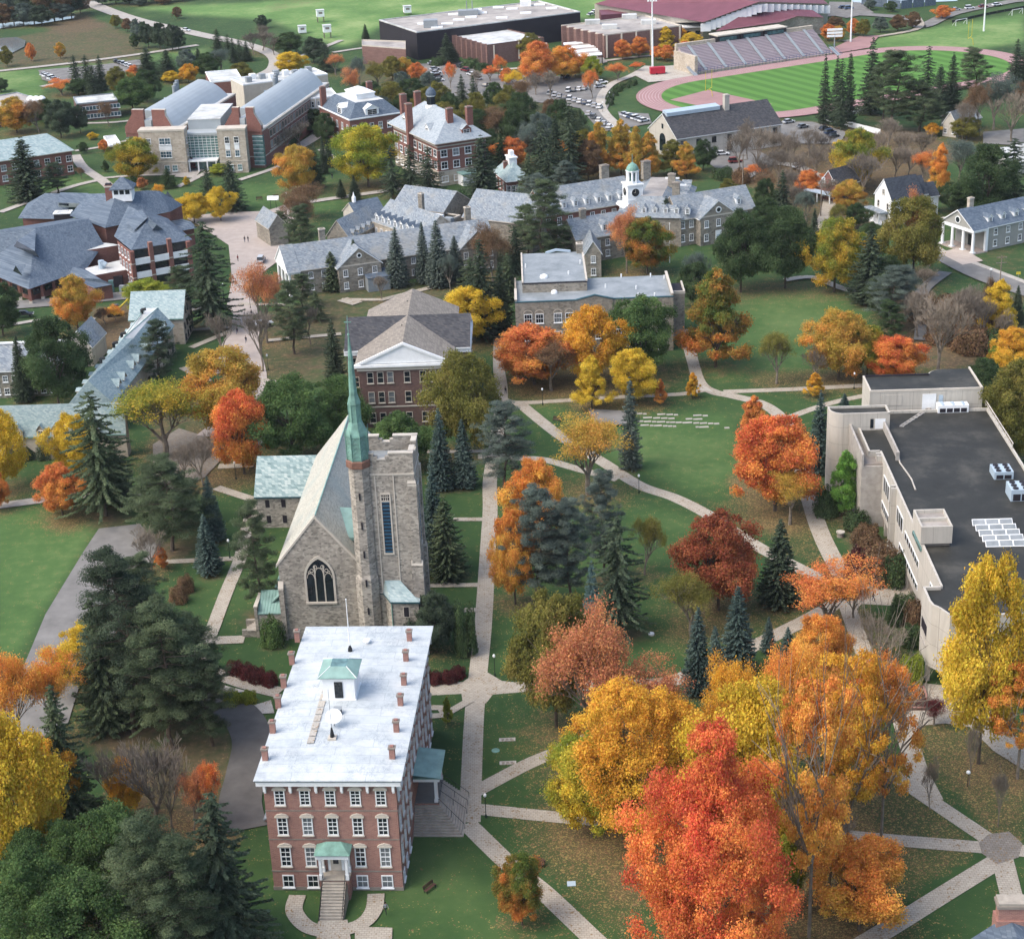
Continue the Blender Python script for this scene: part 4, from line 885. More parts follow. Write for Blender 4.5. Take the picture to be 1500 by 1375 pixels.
def science_hall():
 z=13.0
 b=Bld('stone_lecture_hall','long grey stone hall with blue-grey flat roof, arched upper windows and a raised left block','hall',(754.4,444),(986.4,435),z,bl=None,depth=16)
 W=b.w;D=b.L(974,401.6,z)[1]
 m=MB();m.box(0,W,0,D,-.5,z-.6,'grey_stone');t=.4
 m.box(0,W,0,t,z-.6,z,'grey_stone');m.box(W-t,W,t,D,z-.6,z+.6,'grey_stone');m.box(0,t,t,D,z-.6,z+.5,'grey_stone')
 gx0,gx1=b.L(846,441,z)[0],b.L(896,437,z)[0]
 m.face([(gx0-.2,-.25,-.3),(gx1+.2,-.25,-.3),(gx1+.2,-.25,z+.3),((gx0+gx1)/2,-.25,z+1.3),(gx0-.2,-.25,z+.3)],'grey_stone');m.face([(gx0-.2,.3,z-.6),(gx1+.2,.3,z-.6),(gx1+.2,.3,z+.3),((gx0+gx1)/2,.3,z+1.3),(gx0-.2,.3,z+.3)][::-1],'grey_stone')
 for xx in(gx0-.2,gx1+.2):m.face([(xx,-.25,-.3),(xx,.3,-.3),(xx,.3,z+.3),(xx,-.25,z+.3)],'grey_stone')
 b.part(m,'wall')
 m=MB();gm=(gx0+gx1)/2
 m.slab([(gx0-.35,-.35,z+.3),(gm,-.35,z+1.35),(gm,.4,z+1.35),(gx0-.35,.4,z+.3)][::-1],.2,'teal_trim');m.slab([(gm,-.35,z+1.35),(gx1+.35,-.35,z+.3),(gx1+.35,.4,z+.3),(gm,.4,z+1.35)][::-1],.2,'teal_trim')
 m.box(-.08,gx0-.36,-.08,t+.1,z+.003,z+.2,'teal_trim');m.box(gx1+.36,W+.08,-.08,t+.1,z+.003,z+.2,'teal_trim');m.box(W-t-.1,W+.1,t+.11,D+.1,z+.603,z+.8,'cream_trim');m.box(-.1,t+.1,t+.11,D*.5,z+.503,z+.7,'cream_trim')
 b.part(m,'parapet_cap')
 m=MB();m.box(t,W-t,t,D,z-.6,z-.25,'blue_roof');b.part(m,'roof')
 bx0,by0=b.L(765,417,z+1.8);bx1=b.L(860,413,z+1.8)[0];by1=b.L(766,374,z+1.8)[1];zz=z+2.2
 m=MB();m.box(bx0,bx1,by0,by1,-.5,zz-.4,'grey_stone');b.part(m,'raised_block')
 m=MB();m.box(bx0-.05,bx1+.05,by0-.05,by1+.05,zz-.396,zz-.1,'gym_black');m.box(bx0+.1,bx1-.1,by0+.1,by1-.1,zz-.1,zz,'blue_roof');m.box(bx0-.1,bx0+.3,by0,by1,zz-.09,zz+.3,'cream_trim');m.box(bx1-.3,bx1+.1,by0,by1,zz-.09,zz+.3,'cream_trim')
 b.part(m,'raised_roof')
 m=MB();mx=(bx0+bx1)/2;m.slab([(bx0+6,by1-.6,zz+.3),(mx+1,by1-.6,zz+1.0),(mx+1,by1,zz+1.0),(bx0+6,by1,zz+.3)],.5,'blue_metal');m.slab([(mx+1,by1-.6,zz+1.0),(bx1-3,by1-.6,zz+.5),(bx1-3,by1,zz+.5),(mx+1,by1,zz+1.0)],.5,'blue_metal');b.part(m,'parapet_hood')
 chimney(b,bx1-.8,by1-.8,zz-1,zz+2.2,1.5,1.5,'grey_stone','cream_trim')
 for px,py,r in((797,409,1.0),(812,428,.8)):
  x,y=b.L(px,py,z+1.8 if py<415 else z);h=zz if py<415 else z-.25;m=MB();m.lathe((x,y,h-.1),[(r,0),(r,.35),(r*.8,.7),(r*.4,.9)],'white_paint',12);b.part(m,'roof_dome')
 for px,py in((853,418),(910,405),(953,404),(887,420),(932,422),(833,402),(973,407),(959,433),(935,433),(770,392),(850,386)):
  up=px<862 and py<415;x,y=b.L(px,py,zz if up else z);h=zz if up else z-.25;m=MB();m.tube((x,y,h-.1),(x,y,h+.9),.16,.16,'white_paint',8);b.part(m,'vent_pipe')
 xs=[b.L(720+x/5,467,9)[0]for x in(268,352,487,572,700,790,925,1010,1160,1250)]
 wins(b,(0,0),(W,0),[7.9],[x for x in xs if not gx0-.3<x<gx1+.3],1.9,2.3,3,2,split=True,arch='tan_stone',frame=.14)
 wins(b,(0,-.25),(W,-.25),[7.9],[x for x in xs if gx0-.3<x<gx1+.3],1.9,2.3,3,2,split=True,arch='tan_stone',frame=.14)
 wins(b,(0,0),(W,0),[3.7],[x for x in xs if not gx0-.3<x<gx1+.3],1.8,2.1,3,2,frame=.14,split=True);wins(b,(0,-.25),(W,-.25),[3.7],[x for x in xs if gx0-.3<x<gx1+.3],1.8,2.1,3,2,frame=.14,split=True);wins(b,(0,0),(W,0),[.4],[x for x in xs if not gx0-.3<x<gx1+.3][1:],1.3,1.1,2,1)
 wins(b,(W,0),(W,D),[7.9,3.7],3,1.6,2.1,3,2)
 q0=b.L(1003,427,11.5);q1=b.L(1000,412,11.5);m=MB();m.box(W+.01,q0[0],q0[1],q1[1],-.5,11.0,'grey_stone');m.box(W+.01,q0[0]+.1,q0[1]-.1,q0[1]+.3,11,11.7,'cream_trim');m.box(q0[0]-.3,q0[0]+.1,q0[1]+.31,q1[1],11,11.7,'cream_trim');m.box(W+.02,q0[0]-.3,q0[1]+.3,q1[1],11,11.15,'gym_black');b.part(m,'stair_block')
 return b
SCI=science_hall()
def modern():
 z=13.0;a=P(1274.5,573,16);c=P(1440,568,16);ang=math.atan2(c[1]-a[1],c[0]-a[0])
 b=Bld('concrete_academic_building','pale concrete modern building with black tar roof, skylights and rooftop air units','building',(1357,876),None,z,ang=ang,width=40)
 L=b.L;t=.35;zr=z-.55
 w0=L(1375,856,z)[0];yn=L(1290,605,z)[1];xe=L(1492,672,z)[0];yS=L(1440,904,z)[1];cy=L(1357,876,z)[1]
 x0=0.0;xm=L(1272,664,z)[0];ym=L(1272,664,z)[1]
 xe2=xe+14
 body=[(x0+1.6,yS),(xe2,yS),(xe2,24),(xe,24),(xe,yn),(xm+2,yn),(xm+2,ym),(xm,ym),(w0,cy+2.5),(x0,cy+2.2),(x0-.0,cy-.8),(x0+.5,yS+.6)]
 body=[(x0+2.2,yS),(xe2,yS),(xe2,24),(xe,24),(xe,yn),(xm,yn),(xm,ym),(w0,ym),(w0,3.0),(x0,3.0),(x0,-1.6),(x0+.25,-3.0),(x0+1.0,-3.9)]if abs(w0-xm)<3 else body
 CH['m']=(w0,xm,ym,yn,xe,yS,body)
 m=MB();m.prism(body,2.9,z-.05,'cream_stucco',topmat='tar_roof')
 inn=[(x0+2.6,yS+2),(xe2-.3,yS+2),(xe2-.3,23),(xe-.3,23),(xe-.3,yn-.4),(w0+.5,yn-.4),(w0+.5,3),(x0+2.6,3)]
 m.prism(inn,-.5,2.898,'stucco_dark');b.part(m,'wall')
 m=MB()
 for k in range(len(body)):
  p,q=body[k],body[(k+1)%len(body)];d=Vector((q[0]-p[0],q[1]-p[1],0));
  if d.length<.1:continue
  n_=d.normalized();nn=Vector((-n_.y,n_.x,0))*t;i=[Vector((p[0],p[1],0)),Vector((q[0],q[1],0)),Vector((q[0],q[1],0))+nn-n_*t*.0,Vector((p[0],p[1],0))+nn+n_*t*.0]
  m.prism([(v.x,v.y)for v in i],z-.048-k*.002,z+.45+k*.0021,'cream_stucco')
 b.part(m,'parapet')
 def slot(y0,y1,z0,z1,mat='glass',proud=.03,nm='window'):
  m=MB();m.box(w0-proud-.05,w0+.1,y0,y1,z0,z1,mat);n=max(1,int((y1-y0)/1.6))
  for k in range(n+1):yy=y0+(y1-y0)*k/n;m.box(w0-proud-.1,w0+.05,yy-.05,yy+.05,z0,z1,'white_paint')
  m.box(w0-proud-.12,w0+.05,y0,y1,z1,z1+.1,'white_paint');b.part(m,nm)
 ys=[L(x,y,9)[1]for x,y in((1310,790),(1300,740),(1352,905),(1330,870))]
 for f0,f1,za,zb_ in((.06,.13,8.6,10.6),(.30,.52,8.4,9.6),(.56,.66,8.2,10.8),(.80,.90,8.2,11.0),(.06,.2,4.6,6.0),(.3,.6,4.4,5.4),(.78,.92,4.2,5.6)):
  slot(3+(ym-3)*f0,3+(ym-3)*f1,za,zb_)
 for f in(.70,.97):
  yy=3+(ym-3)*f;m=MB();m.box(w0-.9,w0-.01,yy-.7,yy-.35,-.3,z+.45,'cream_stucco');m.box(w0-.9,w0-.01,yy+.5,yy+.85,-.3,z+.45,'cream_stucco');m.box(w0-.3,w0-.012,yy-.34,yy+.49,-.3,z+.2,'gym_black');b.part(m,'stair_slot')
 for f in(.12,.3,.48,.62,.86):
  yy=3+(ym-3)*f;m=MB();m.box(w0+.02,w0+.5,yy-.3,yy+.3,-.3,2.895,'cream_stucco');b.part(m,'pier')
 m=MB();m.box(x0+.003,x0+.7,-2.4,-1.8,-.3,2.895,'cream_stucco');b.part(m,'pier');m=MB();m.box(x0+.003,x0+.6,2.3,2.95,-.3,2.895,'cream_stucco')
 b.part(m,'pier')
 for xx in(3.0,9.0,15.0,21.0):m=MB();m.box(xx,xx+.6,yS+.1,yS+.7,-.3,2.895,'cream_stucco');b.part(m,'pier')
 m=MB();m.box(x0-.06,x0+.4,-1.5,2.2,7.2,8.9,'gym_black');m.box(x0-.1,x0+.1,-1.6,2.3,6.9,7.2,'light_concrete');m.box(x0-.12,x0+.1,-1.6,2.3,5.4,5.65,'light_concrete');b.part(m,'balcony')
 X=lambda px,py,zz:L(px,py,zz)[0]
 m=MB();a1,a2=X(1465,975,6),X(1495,975,6);m.box(a1,a2,yS-.05,yS+.2,5.0,6.9,'glass');m.box(a1-.1,a2+.1,yS-.12,yS+.0,4.4,4.95,'white_paint');m.box(a1-.1,a2+.1,yS-.09,yS+.0,6.9,7.0,'white_paint');b.part(m,'window')
 m=MB();m.box(a2+3,a2+9,yS-.05,yS+.2,5.0,6.9,'glass');m.box(a2+2.9,a2+9.1,yS-.12,yS,4.4,4.95,'white_paint');b.part(m,'window')
 cx=X(1492,925,9.7);m=MB();m.tube((cx,yS-.01,9.6),(cx,yS-.14,9.6),1.25,1.25,'light_concrete',24);b.part(m,'wall_disc')
 pz=16.8;pa=L(1274.5,573,pz);pb_=L(1440,568,pz);pcx=L(1421,542,pz);py1=pcx[1]
 m=MB();m.box(pa[0],pb_[0],pa[1],py1-1.5,-.3,pz-.3,'cream_stucco');cxx=pb_[0]-5.2
 m.lathe((cxx,py1-1.8,0),[(3.6,0),(3.6,pz-.3)],'cream_stucco',28);m.box(cxx,pb_[0],py1-1.5,py1+1.7,-.3,pz-.32,'cream_stucco');b.part(m,'penthouse')
 m=MB();m.box(pa[0]+.3,pb_[0]-.3,pa[1]+.3,py1-1.6,pz-.3,pz-.2,'tar_roof');m.lathe((cxx,py1-1.8,pz-.31),[(3.3,0),(3.3,.13)],'tar_roof',28);m.box(cxx,pb_[0]-.3,py1-1.6,py1+1.4,pz-.32,pz-.19,'tar_roof');b.part(m,'penthouse_roof')
 m=MB();m.box(pa[0]-.05,pb_[0]+.05,pa[1]-.05,pa[1]+.29,pz-.298,pz+.1,'cream_trim');m.box(pa[0]-.05,pa[0]+.29,pa[1]+.291,py1-1.5,pz-.298,pz+.1,'cream_trim');m.box(pb_[0]-.29,pb_[0]+.05,pa[1]+.291,py1+1.7,pz-.298,pz+.1,'cream_trim');m.box(pa[0]+.3,cxx-3.3,py1-1.6,py1-1.3,pz-.298,pz+.08,'gym_black');b.part(m,'penthouse_parapet')
 m=MB();xx=X(1362,585,15);m.box(xx-1.3,xx+1.3,pa[1]-.1,pa[1]-.01,zr,pz-.9,'white_paint');m.box(xx+1.8,xx+2.6,pa[1]-.08,pa[1]-.01,zr+1,pz-1.2,'blue_metal');xx=X(1306,585,15);m.box(xx-2,xx+2,pa[1]-.06,pa[1]-.008,zr+1.3,pz-.9,'cream_stucco');b.part(m,'service_panel')
 tz=16.4;ta=L(1222,608,tz);tb=L(1304,604,tz);tn=L(1299,597,tz)
 x_0,x_1,y_0,y_1=ta[0]-.6,tb[0],tb[1],L(1220,598,tz)[1]
 rr=min(3.0,(y_1-y_0)*.9);pts=[(x_0+rr-rr*math.cos(q),y_0+rr-rr*math.sin(q))for q in[math.pi/2*k/8 for k in range(9)]]
 poly=pts+[(x_1,y_0),(x_1,y_1+1),(x_0,y_1+1)];CH['tw']=poly
 m=MB();m.prism(poly,-.3,tz-.4,'cream_stucco',topmat='tar_roof')
 for k in range(len(poly)):
  p,q=poly[k],poly[(k+1)%len(poly)];d=Vector((q[0]-p[0],q[1]-p[1],0)).normalized();nn=Vector((-d.y,d.x,0))*.3
  m.prism([p,q,(q[0]+nn.x,q[1]+nn.y),(p[0]+nn.x,p[1]+nn.y)],tz-.399-k*.001,tz+k*.0013,'cream_stucco')
 b.part(m,'stair_tower')
 m=MB();xx=x_1-3.6;m.box(xx,xx+.6,y_0-.06,y_0+.1,13.4,15.2,'glass');m.box(xx+.9,xx+2.8,y_0-.05,y_0+.1,13.2,15.2,'white_paint');b.part(m,'window')
 wz=14.6;va=L(1270,660,wz);vb=L(1318,662,wz);vc=L(1305,618,wz)
 m=MB();X0,X1,Y0,Y1=L(1249,630,wz)[0],vb[0],vb[1],y_0-.02
 m.box(X0,X1,Y0,Y1,-.3,12.0,'light_concrete');m.box(X0,X0+.35,Y0,Y1,12,wz-.3,'light_concrete');m.box(X1-.35,X1,Y0,Y1,12,wz,'light_concrete');m.box(X0+6.0,X1-.36,Y0,Y0+.35,12,wz,'light_concrete');m.box(X0+.36,X1-.36,Y0+.36,Y1,12.0,12.3,'stucco_dark');b.part(m,'terrace')
 def hv(px,py,w,d,h,fans,mat='blue_metal',zz=zr):
  x,y=L(px,py,zz);m=MB();m.box(x-w/2,x+w/2,y,y+d,zz+.35,zz+h,mat);m.box(x-w/2+.1,x+w/2-.1,y+.1,y+d-.1,zz,zz+.35,'dark_metal')
  n=max(2,int(w/1.3))
  for k in range(n):a0=x-w/2+.25+(w-.5)*k/n;m.box(a0+.1,a0+(w-.5)/n-.1,y-.04,y+.05,zz+.6,zz+h*.7,'gym_black')
  o=b.part(m,'air_unit');nx,ny=fans
  for i in range(nx):
   for j in range(ny):
    m=MB();m.tube((x-w/2+w*(i+.5)/nx,y+d*(j+.5)/ny,zz+h),(x-w/2+w*(i+.5)/nx,y+d*(j+.5)/ny,zz+h+.12),min(w/nx,d/ny)*.4,min(w/nx,d/ny)*.4,'gym_black' if mat!='white_paint' else 'blue_metal',16);m.obj('fan',o)
 hv(1396,608,5.8,1.9,2.0,(3,2),'white_paint');hv(1470,706,3.3,3.6,1.9,(2,3));hv(1495,738,3.4,3.8,2.6,(2,3))
 for k in range(5):
  px,py=1424.5+k*4.9,770+k*7.8;x,y=L(px,py+4,zr);w=6.6;m=MB()
  m.slab([(x,y,zr+.5),(x+w,y,zr+.5),(x+w,y+.95,zr+1.25),(x,y+.95,zr+1.25)],.1,'white_paint');m.box(x,x+w,y,y+1.0,zr-.2,zr+.35,'white_paint')
  for j in range(3):m.slab([(x+.1+j*w/3,y+.08,zr+.57),(x-.1+(j+1)*w/3,y+.08,zr+.57),(x-.1+(j+1)*w/3,y+.85,zr+1.18),(x+.1+j*w/3,y+.85,zr+1.18)],.03,'blue_roof')
  b.part(m,'skylight')
 x,y=L(1353,806,zr);w=L(1394,806,zr)[0]-x;d_=L(1345,738,z+2)[1]-y;m=MB();m.box(x-.6,x+w,y,y+6.6,zr-.2,zr+.4,'glass_teal');m.box(x+.2,x+w-.2,y+.5,y+6.4,zr+.4,zr+1.4,'stucco_dark')
 for(a0,a1,c0,c1)in((x-.6,x-.3,y-.1,y+6.6),(x+w-.25,x+w,y-.1,y+6.6),(x-.3,x+w-.25,y-.1,y+.2),(x-.3,x+w-.25,y+6.3,y+6.6),(x-.3,x+w-.25,y+3.1,y+3.4)):m.box(a0,a1,c0,c1,zr+1.2,zr+4.2,'cream_stucco')
 m.box(x-.3,x+w-.25,y+.2,y+6.3,zr+3.3,zr+3.6,'grit_roof');b.part(m,'roof_monitor')
 m=MB();R0=L(1442,590,z);R1=L(1489,660,z);n=9
 for k in range(n+1):yy=R1[1]+(R0[1]-R1[1])*k/n;m.box(xe-.3,xe-.2,yy-.05,yy+.05,z+.4,z+1.5,'cream_trim')
 m.box(xe-.32,xe-.18,R1[1]-.4,R0[1]+.4,z+1.5,z+1.65,'cream_trim');m.box(xe-.3,xe-.2,R1[1],R0[1],z+.95,z+1.02,'cream_trim');b.part(m,'railing')
 for px,py in((1337,664),(1455,656),(1320,632)):x,y=L(px,py,zr);m=MB();m.lathe((x,y,zr-.1),[(.5,0),(.45,.3),(.2,.35)],'white_paint',10);b.part(m,'roof_drain')
 m=MB();p,q=L(1318,628,zr),L(1358,602,zr);m.tube((*p,zr+.6),(*q,zr+.6),.12,.12,'light_concrete',6);m.tube((p[0]+.5,p[1]-.3,zr+.6),(q[0]+.5,q[1]-.3,zr+.6),.12,.12,'light_concrete',6)
 for k in range(9):f=k/8;m.box(p[0]+(q[0]-p[0])*f-.1,p[0]+(q[0]-p[0])*f+.7,p[1]+(q[1]-p[1])*f-.4,p[1]+(q[1]-p[1])*f,zr-.1,zr+.7,'light_concrete')
 b.part(m,'roof_walkway')
 m=MB();pts=[(1315,667),(1318,682),(1329,697),(1335,706),(1341,722)]
 for k in range(4):p,q=L(*pts[k],zr),L(*pts[k+1],zr);m.tube((*p,z+.02),(*q,z+.02),.16,.16,'concrete',5)
 b.part(m,'roof_seam')
 return b
MOD=modern()
def box_block(b,name,x0,x1,y0,y1,z,wall,z0=-.5):
 m=MB();m.box(x0,x1,y0,y1,z0,z,wall);return b.part(m,name)
def flat_block(b,z,wall,roof,w=None,d=None,trim='cream_trim',par=.5,t=.35,names=('wall','roof','parapet')):
 w=w or b.w;d=d or b.d;m=MB();m.box(0,w,0,d,-.5,z-par,wall);b.part(m,names[0])
 m=MB();m.box(t,w-t,t,d-t,z-par,z-par+.15,roof);b.part(m,names[1])
 m=MB();m.box(-.03,w+.03,-.03,t,z-par+.001,z,trim);m.box(-.03,w+.03,d-t,d+.03,z-par+.001,z,trim);m.box(-.03,t,t+.001,d-t-.001,z-par+.001,z,trim);m.box(w-t,w+.03,t+.001,d-t-.001,z-par+.001,z,trim);b.part(m,names[2])
def gable_block(b,ze,zr,axis,wall,roof,ov=.5,w=None,d=None,x0=0,y0=0,rn='roof',wn='wall',trim='white_paint'):
 w=w or b.w;d=d or b.d;m=MB();gwalls(m,x0+ov,x0+w-ov,y0+ov,y0+d-ov,-.5,ze+.25,zr,axis,wall);o=b.part(m,wn)
 m=MB();gable(m,x0+ov,x0+w-ov,y0+ov,y0+d-ov,ze+.25,zr,axis,roof,ov*.95,.25,ovg=.25,side=trim);return o,b.part(m,rn)
def dorm():
 ze,zr=6.6,11.6
 b=Bld('stone_dormitory','long cream-walled dormitory in two wings under pale green slate roof with many small dormers','dormitory',(12,632),(178,627),ze,bl=None,depth=10)
 yr=b.L(100,591,zr)[1];d=2*yr;x0=b.L(-25,633,ze)[0];w=b.w-x0+1.0
 gable_block(b,ze,zr,'x','tan_stone','green_slate',.5,w,d,x0,0,trim='copper_green')
 xs=[b.L(x,640,5)[0]-x0 for x in(30,62,83,113,140)]
 wins(b,(x0,.5),(x0+w,.5),[.9],xs,1.3,1.3,2,2,fmat='iron');
 for x in xs:dormer(b,x+x0,-.3,4.9,1.7,2.0,4.0,0,'green_slate','tan_stone',rise=1.1,winw=1.1)
 n=b.sub((175,581),(254,478),ze,depth=11)
 c=n.L(178,500,11.2);Wn=n.w
 rl=n.L(178,498,10.8)[1];rr_=n.L(199,498,10.8)[1]
 yl=max(rl,rr_);yr_=min(rl,rr_);D=yl+yr_;D=max(10,min(18,n.L(112,588,ze)[1]));fl=10.9;x1=Wn+1;xb=-4
 m=MB();m.box(xb,x1,.5,D-.5,-.5,ze,'tan_stone');n.part(m,'wall')
 m=MB();a,c=D/2-1.5,D/2+1.5;a0=D/2
 m.face([(xb,0,ze-.1),(x1,0,ze-.1),(x1,a,fl),(Wn*.55,a,fl),(Wn*.5,a0,fl+.9),(xb,a0,fl+.9)],'green_slate')
 m.face([(x1,D,ze-.1),(xb,D,ze-.1),(xb,a0,fl+.9),(Wn*.5,a0,fl+.9),(Wn*.55,c,fl),(x1,c,fl)],'green_slate')
 m.face([(Wn*.55,a,fl),(x1,a,fl),(x1,c,fl),(Wn*.55,c,fl),(Wn*.5,a0,fl+.9)],'pale_roof');m.face([(xb,0,ze-.3),(x1,0,ze-.3),(x1,D,ze-.3),(xb,D,ze-.3)][::-1],'copper_green')
 m.face([(x1,0,ze-.1),(x1,D,ze-.1),(x1,c,fl),(x1,a,fl)],'green_slate');m.face([(xb,D,ze-.1),(xb,0,ze-.1),(xb,a0,fl+.9)],'green_slate')
 m.face([(xb,0,ze-.3),(xb,0,ze-.1),(x1,0,ze-.1),(x1,0,ze-.3)][::-1],'copper_green');m.face([(xb,D,ze-.3),(xb,D,ze-.1),(x1,D,ze-.1),(x1,D,ze-.3)],'copper_green');n.part(m,'roof')
 m=MB();m.tube((Wn*.5,a0,fl+.9),(x1,a,fl+.05),.12,.12,'copper_pale',5);m.tube((Wn*.5,a0,fl+.9),(x1,c,fl+.05),.12,.12,'copper_pale',5);n.part(m,'ridge_cap')
 for i in range(8):
  x=3+(Wn-6)*i/7+(-.8 if i%2 else.8);dormer(n,x,.9,6.4,2.0,1.7,4.2,0,'green_slate','tan_stone',rise=1.25,winw=1.1)
 for i in range(10):
  x=2+(Wn-3)*i/9;dormer(n,x,D-.4,5.4,2.2,2.3,3.6,math.pi,'green_slate','tan_stone',rise=.35,winw=1.2)
 wins(n,(xb,.5),(x1,.5),[.8,],12,1.1,1.5,2,2,fmat='iron')
 for f in(.2,.42,.56,.93):m=MB();x=Wn*f;m.tube((x,D/2+1.2,fl),(x,D/2+1.2,fl+1.1),.35,.35,'dark_metal',8);m.tube((x,D/2+1.2,fl+1.0),(x+.2,D/2+.2,fl+1.15),.35,.35,'dark_metal',8);n.part(m,'roof_vent')
 k=b.sub((186,470),(270,467),ze,depth=13);gable_block(k,ze+.2,zr+.3,'x','tan_stone','green_slate',.5,k.w,13,0,0,'end_roof','end_wall','copper_green')
 wins(k,(k.w-.5,.5),(k.w-.5,12.5),[6.8],[4,6.5],.8,1.6,1,2,fmat='iron');wins(k,(k.w-.5,.5),(k.w-.5,12.5),[3.7,.8],4,1,1.4,2,2,fmat='iron')
 return b
dorm()
def back_hall():
 b=Bld('stone_wing_hall','low grey stone hall with grey slate roof and white ridge strip at the left edge','hall',(-15,545),(92,540),6.5,depth=14)
 gable_block(b,6.5,10.5,'x','grey_stone','grey_slate',.5,b.w,15);wins(b,(0,.5),(b.w,.5),[.8,3.8],8,1.2,1.5,2,2)
 m=MB();m.box(0,b.w,7.1,7.9,10.45,10.8,'white_paint');b.part(m,'ridge_strip')
 b=Bld('cream_gable_house','small cream-walled gabled block with dark grey roof behind the round green tree','house',(95,508),(135,508),5,depth=11)
 gable_block(b,5,9,'y','cream_stucco','grey_slate',.4);
 b=Bld('cream_end_house','narrow cream house end with green slate roof at the left edge of the photo','house',(-30,640),(10,634),7,depth=12);gable_block(b,5.5,9,'x','tan_stone','green_slate',.4,b.w,9);wins(b,(0,.4),(b.w,.4),[1,3.4],2,1.2,1.4,2,2)
back_hall()
def centre():
 base=P(140,440);r=thing('campus_centre','rambling red brick campus centre with many dark slate hip roofs and one tall chimney','building',(base[0],base[1],0));b=Px(r,base);v=b.v
 def o(px,py):return px/5,240+py/5
 def V(px,py,z):return(*o(px,py),z)
 S='blue_slate'
 def hipb(name,e,rdg,ze,zr,wall_in=1.0,wall='red_brick',names=True,z0=-.3):
  """e: eave corners (pixel in the zoomed view) counter-clockwise; rdg: ridge points"""
  pass
 zf,zt=4.2,13.5
 A=[V(-160,770,zf),V(210,920,zf),V(510,815,zf),V(640,760,zf),V(760,590,zf+3),V(560,395,zf+3),V(60,540,zf+1)]
 r1,r2=V(-120,500,zt-1),V(260,470,zt)
 m=MB();f=lambda*p:m.face([v(*q)for q in p],S)
 f(A[0],A[1],r2,r1);f(A[1],A[2],A[3],A[4],V(650,400,zt-.5),r2);f(r2,V(650,400,zt-.5),A[5],r1);f(V(-160,770,zf),r1,V(-260,600,zf))
 f(A[4],A[5],V(650,400,zt-.5))
 b.part(m,'great_roof')
 m=MB();q=[v(*p)for p in(V(-150,760,zf),V(215,905,zf),V(500,808,zf),V(640,750,zf))]
 q2=[(p[0],p[1]+1.2,p[2])for p in q]
 for i in range(3):a,c=q2[i],q2[i+1];m.face([(a[0],a[1],-.3),(c[0],c[1],-.3),(c[0],c[1],zf),(a[0],a[1],zf)],'red_brick')
 b.part(m,'front_wall')
 m=MB();q=[v(*V(-160,770,zf)),v(*V(210,920,zf)),v(*V(640,762,zf))]
 for i in range(2):
  a,c=Vector(q[i]),Vector(q[i+1]);n_=5 if i==0 else 5
  for k in range(i,n_+1):
   p=a.lerp(c,k/n_);m2=MB();m2.box(p.x-.35,p.x+.35,p.y+.25,p.y+.95,-.3,zf-.02,'red_brick');m2.box(p.x-.42,p.x+.42,p.y+.18,p.y+1.0,-.3,.9,'cream_trim');b.part(m2,'pier')
  for k in range(n_):
   p=a.lerp(c,(k+.5)/n_);d=(c-a);an=math.atan2(d.y,d.x);me,pe=window_mesh(2.6,1.3,4,1,.08,'iron','glass',False);inst('window',me,r,(p.x,p.y+1.15,2.2),an)
 m=MB();m.face([v(*V(100,605,11.4)),v(*V(290,690,9.4)),v(*V(255,640,11.6)),v(*V(125,565,12.6))],'glass');m.face([v(*V(125,565,12.6)),v(*V(255,640,11.7)),v(*V(262,480,13.6))],S);b.part(m,'roof_window')
 m=MB();m.face([v(*V(95,785,7.2)),v(*V(165,820,7.0)),v(*V(115,745,9))],'glass');m.face([v(*V(165,820,7.0)),v(*V(190,735,9.2)),v(*V(115,745,9.0))],S);b.part(m,'roof_window')
 m=MB();ze2,zr2=6.0,11.5
 f(V(130,400,ze2),V(400,405,ze2),V(640,330,ze2),V(640,225,zr2),V(330,215,zr2));f(V(130,400,ze2),V(330,215,zr2),V(200,290,ze2));b.part(m,'rear_roof')
 m=MB();q=[v(*V(140,405,ze2)),v(*V(400,410,ze2))];m.box(q[0][0]+.8,q[1][0],q[0][1]+.8,q[0][1]+6,-.3,ze2-.1,'red_brick');b.part(m,'rear_wall')
 m=MB();f(V(420,285,10.6),V(590,290,10.6),V(650,215,12.2),V(440,210,12.2));b.part(m,'dormer_roof');m=MB();m.face([v(*V(425,315,8.9)),v(*V(590,320,8.9)),v(*V(590,290,10.55)),v(*V(425,285,10.55))],'white_paint');b.part(m,'dormer')
 for x0,x1 in((432,502),(512,583)):m=MB();q=[v(*V(x0,310,9.1)),v(*V(x1,313,9.1)),v(*V(x1,292,10.4)),v(*V(x0,290,10.4))];m.face([(p[0],p[1]-.06,p[2])for p in q],'glass');b.part(m,'window')
 m=MB();q=v(*V(465,400,7));m.box(q[0]-2.4,q[0]+2.4,q[1]-1.2,q[1]+2,4,8.6,'gym_black');m.box(q[0]-2.6,q[0]+2.6,q[1]-1.4,q[1]+2.2,8.604,8.9,'white_paint');m.box(q[0]-1.6,q[0]+1.6,q[1]-.8,q[1]+1.6,8.904,9.0,'pale_roof');b.part(m,'roof_monitor')
 zc,zp=10.5,17.0
 m=MB();f(V(510,380,zc),V(770,470,zc),V(910,440,zc),V(1060,390,zc+.5),V(850,215,zp));f(V(510,380,zc),V(850,215,zp),V(640,220,zp-3));f(V(1060,390,zc+.5),V(1250,350,zc),V(1080,195,zp-1),V(850,215,zp));f(V(1250,350,zc),V(1340,300,zc-1),V(1170,200,zp-2),V(1080,195,zp-1));b.part(m,'centre_roof')
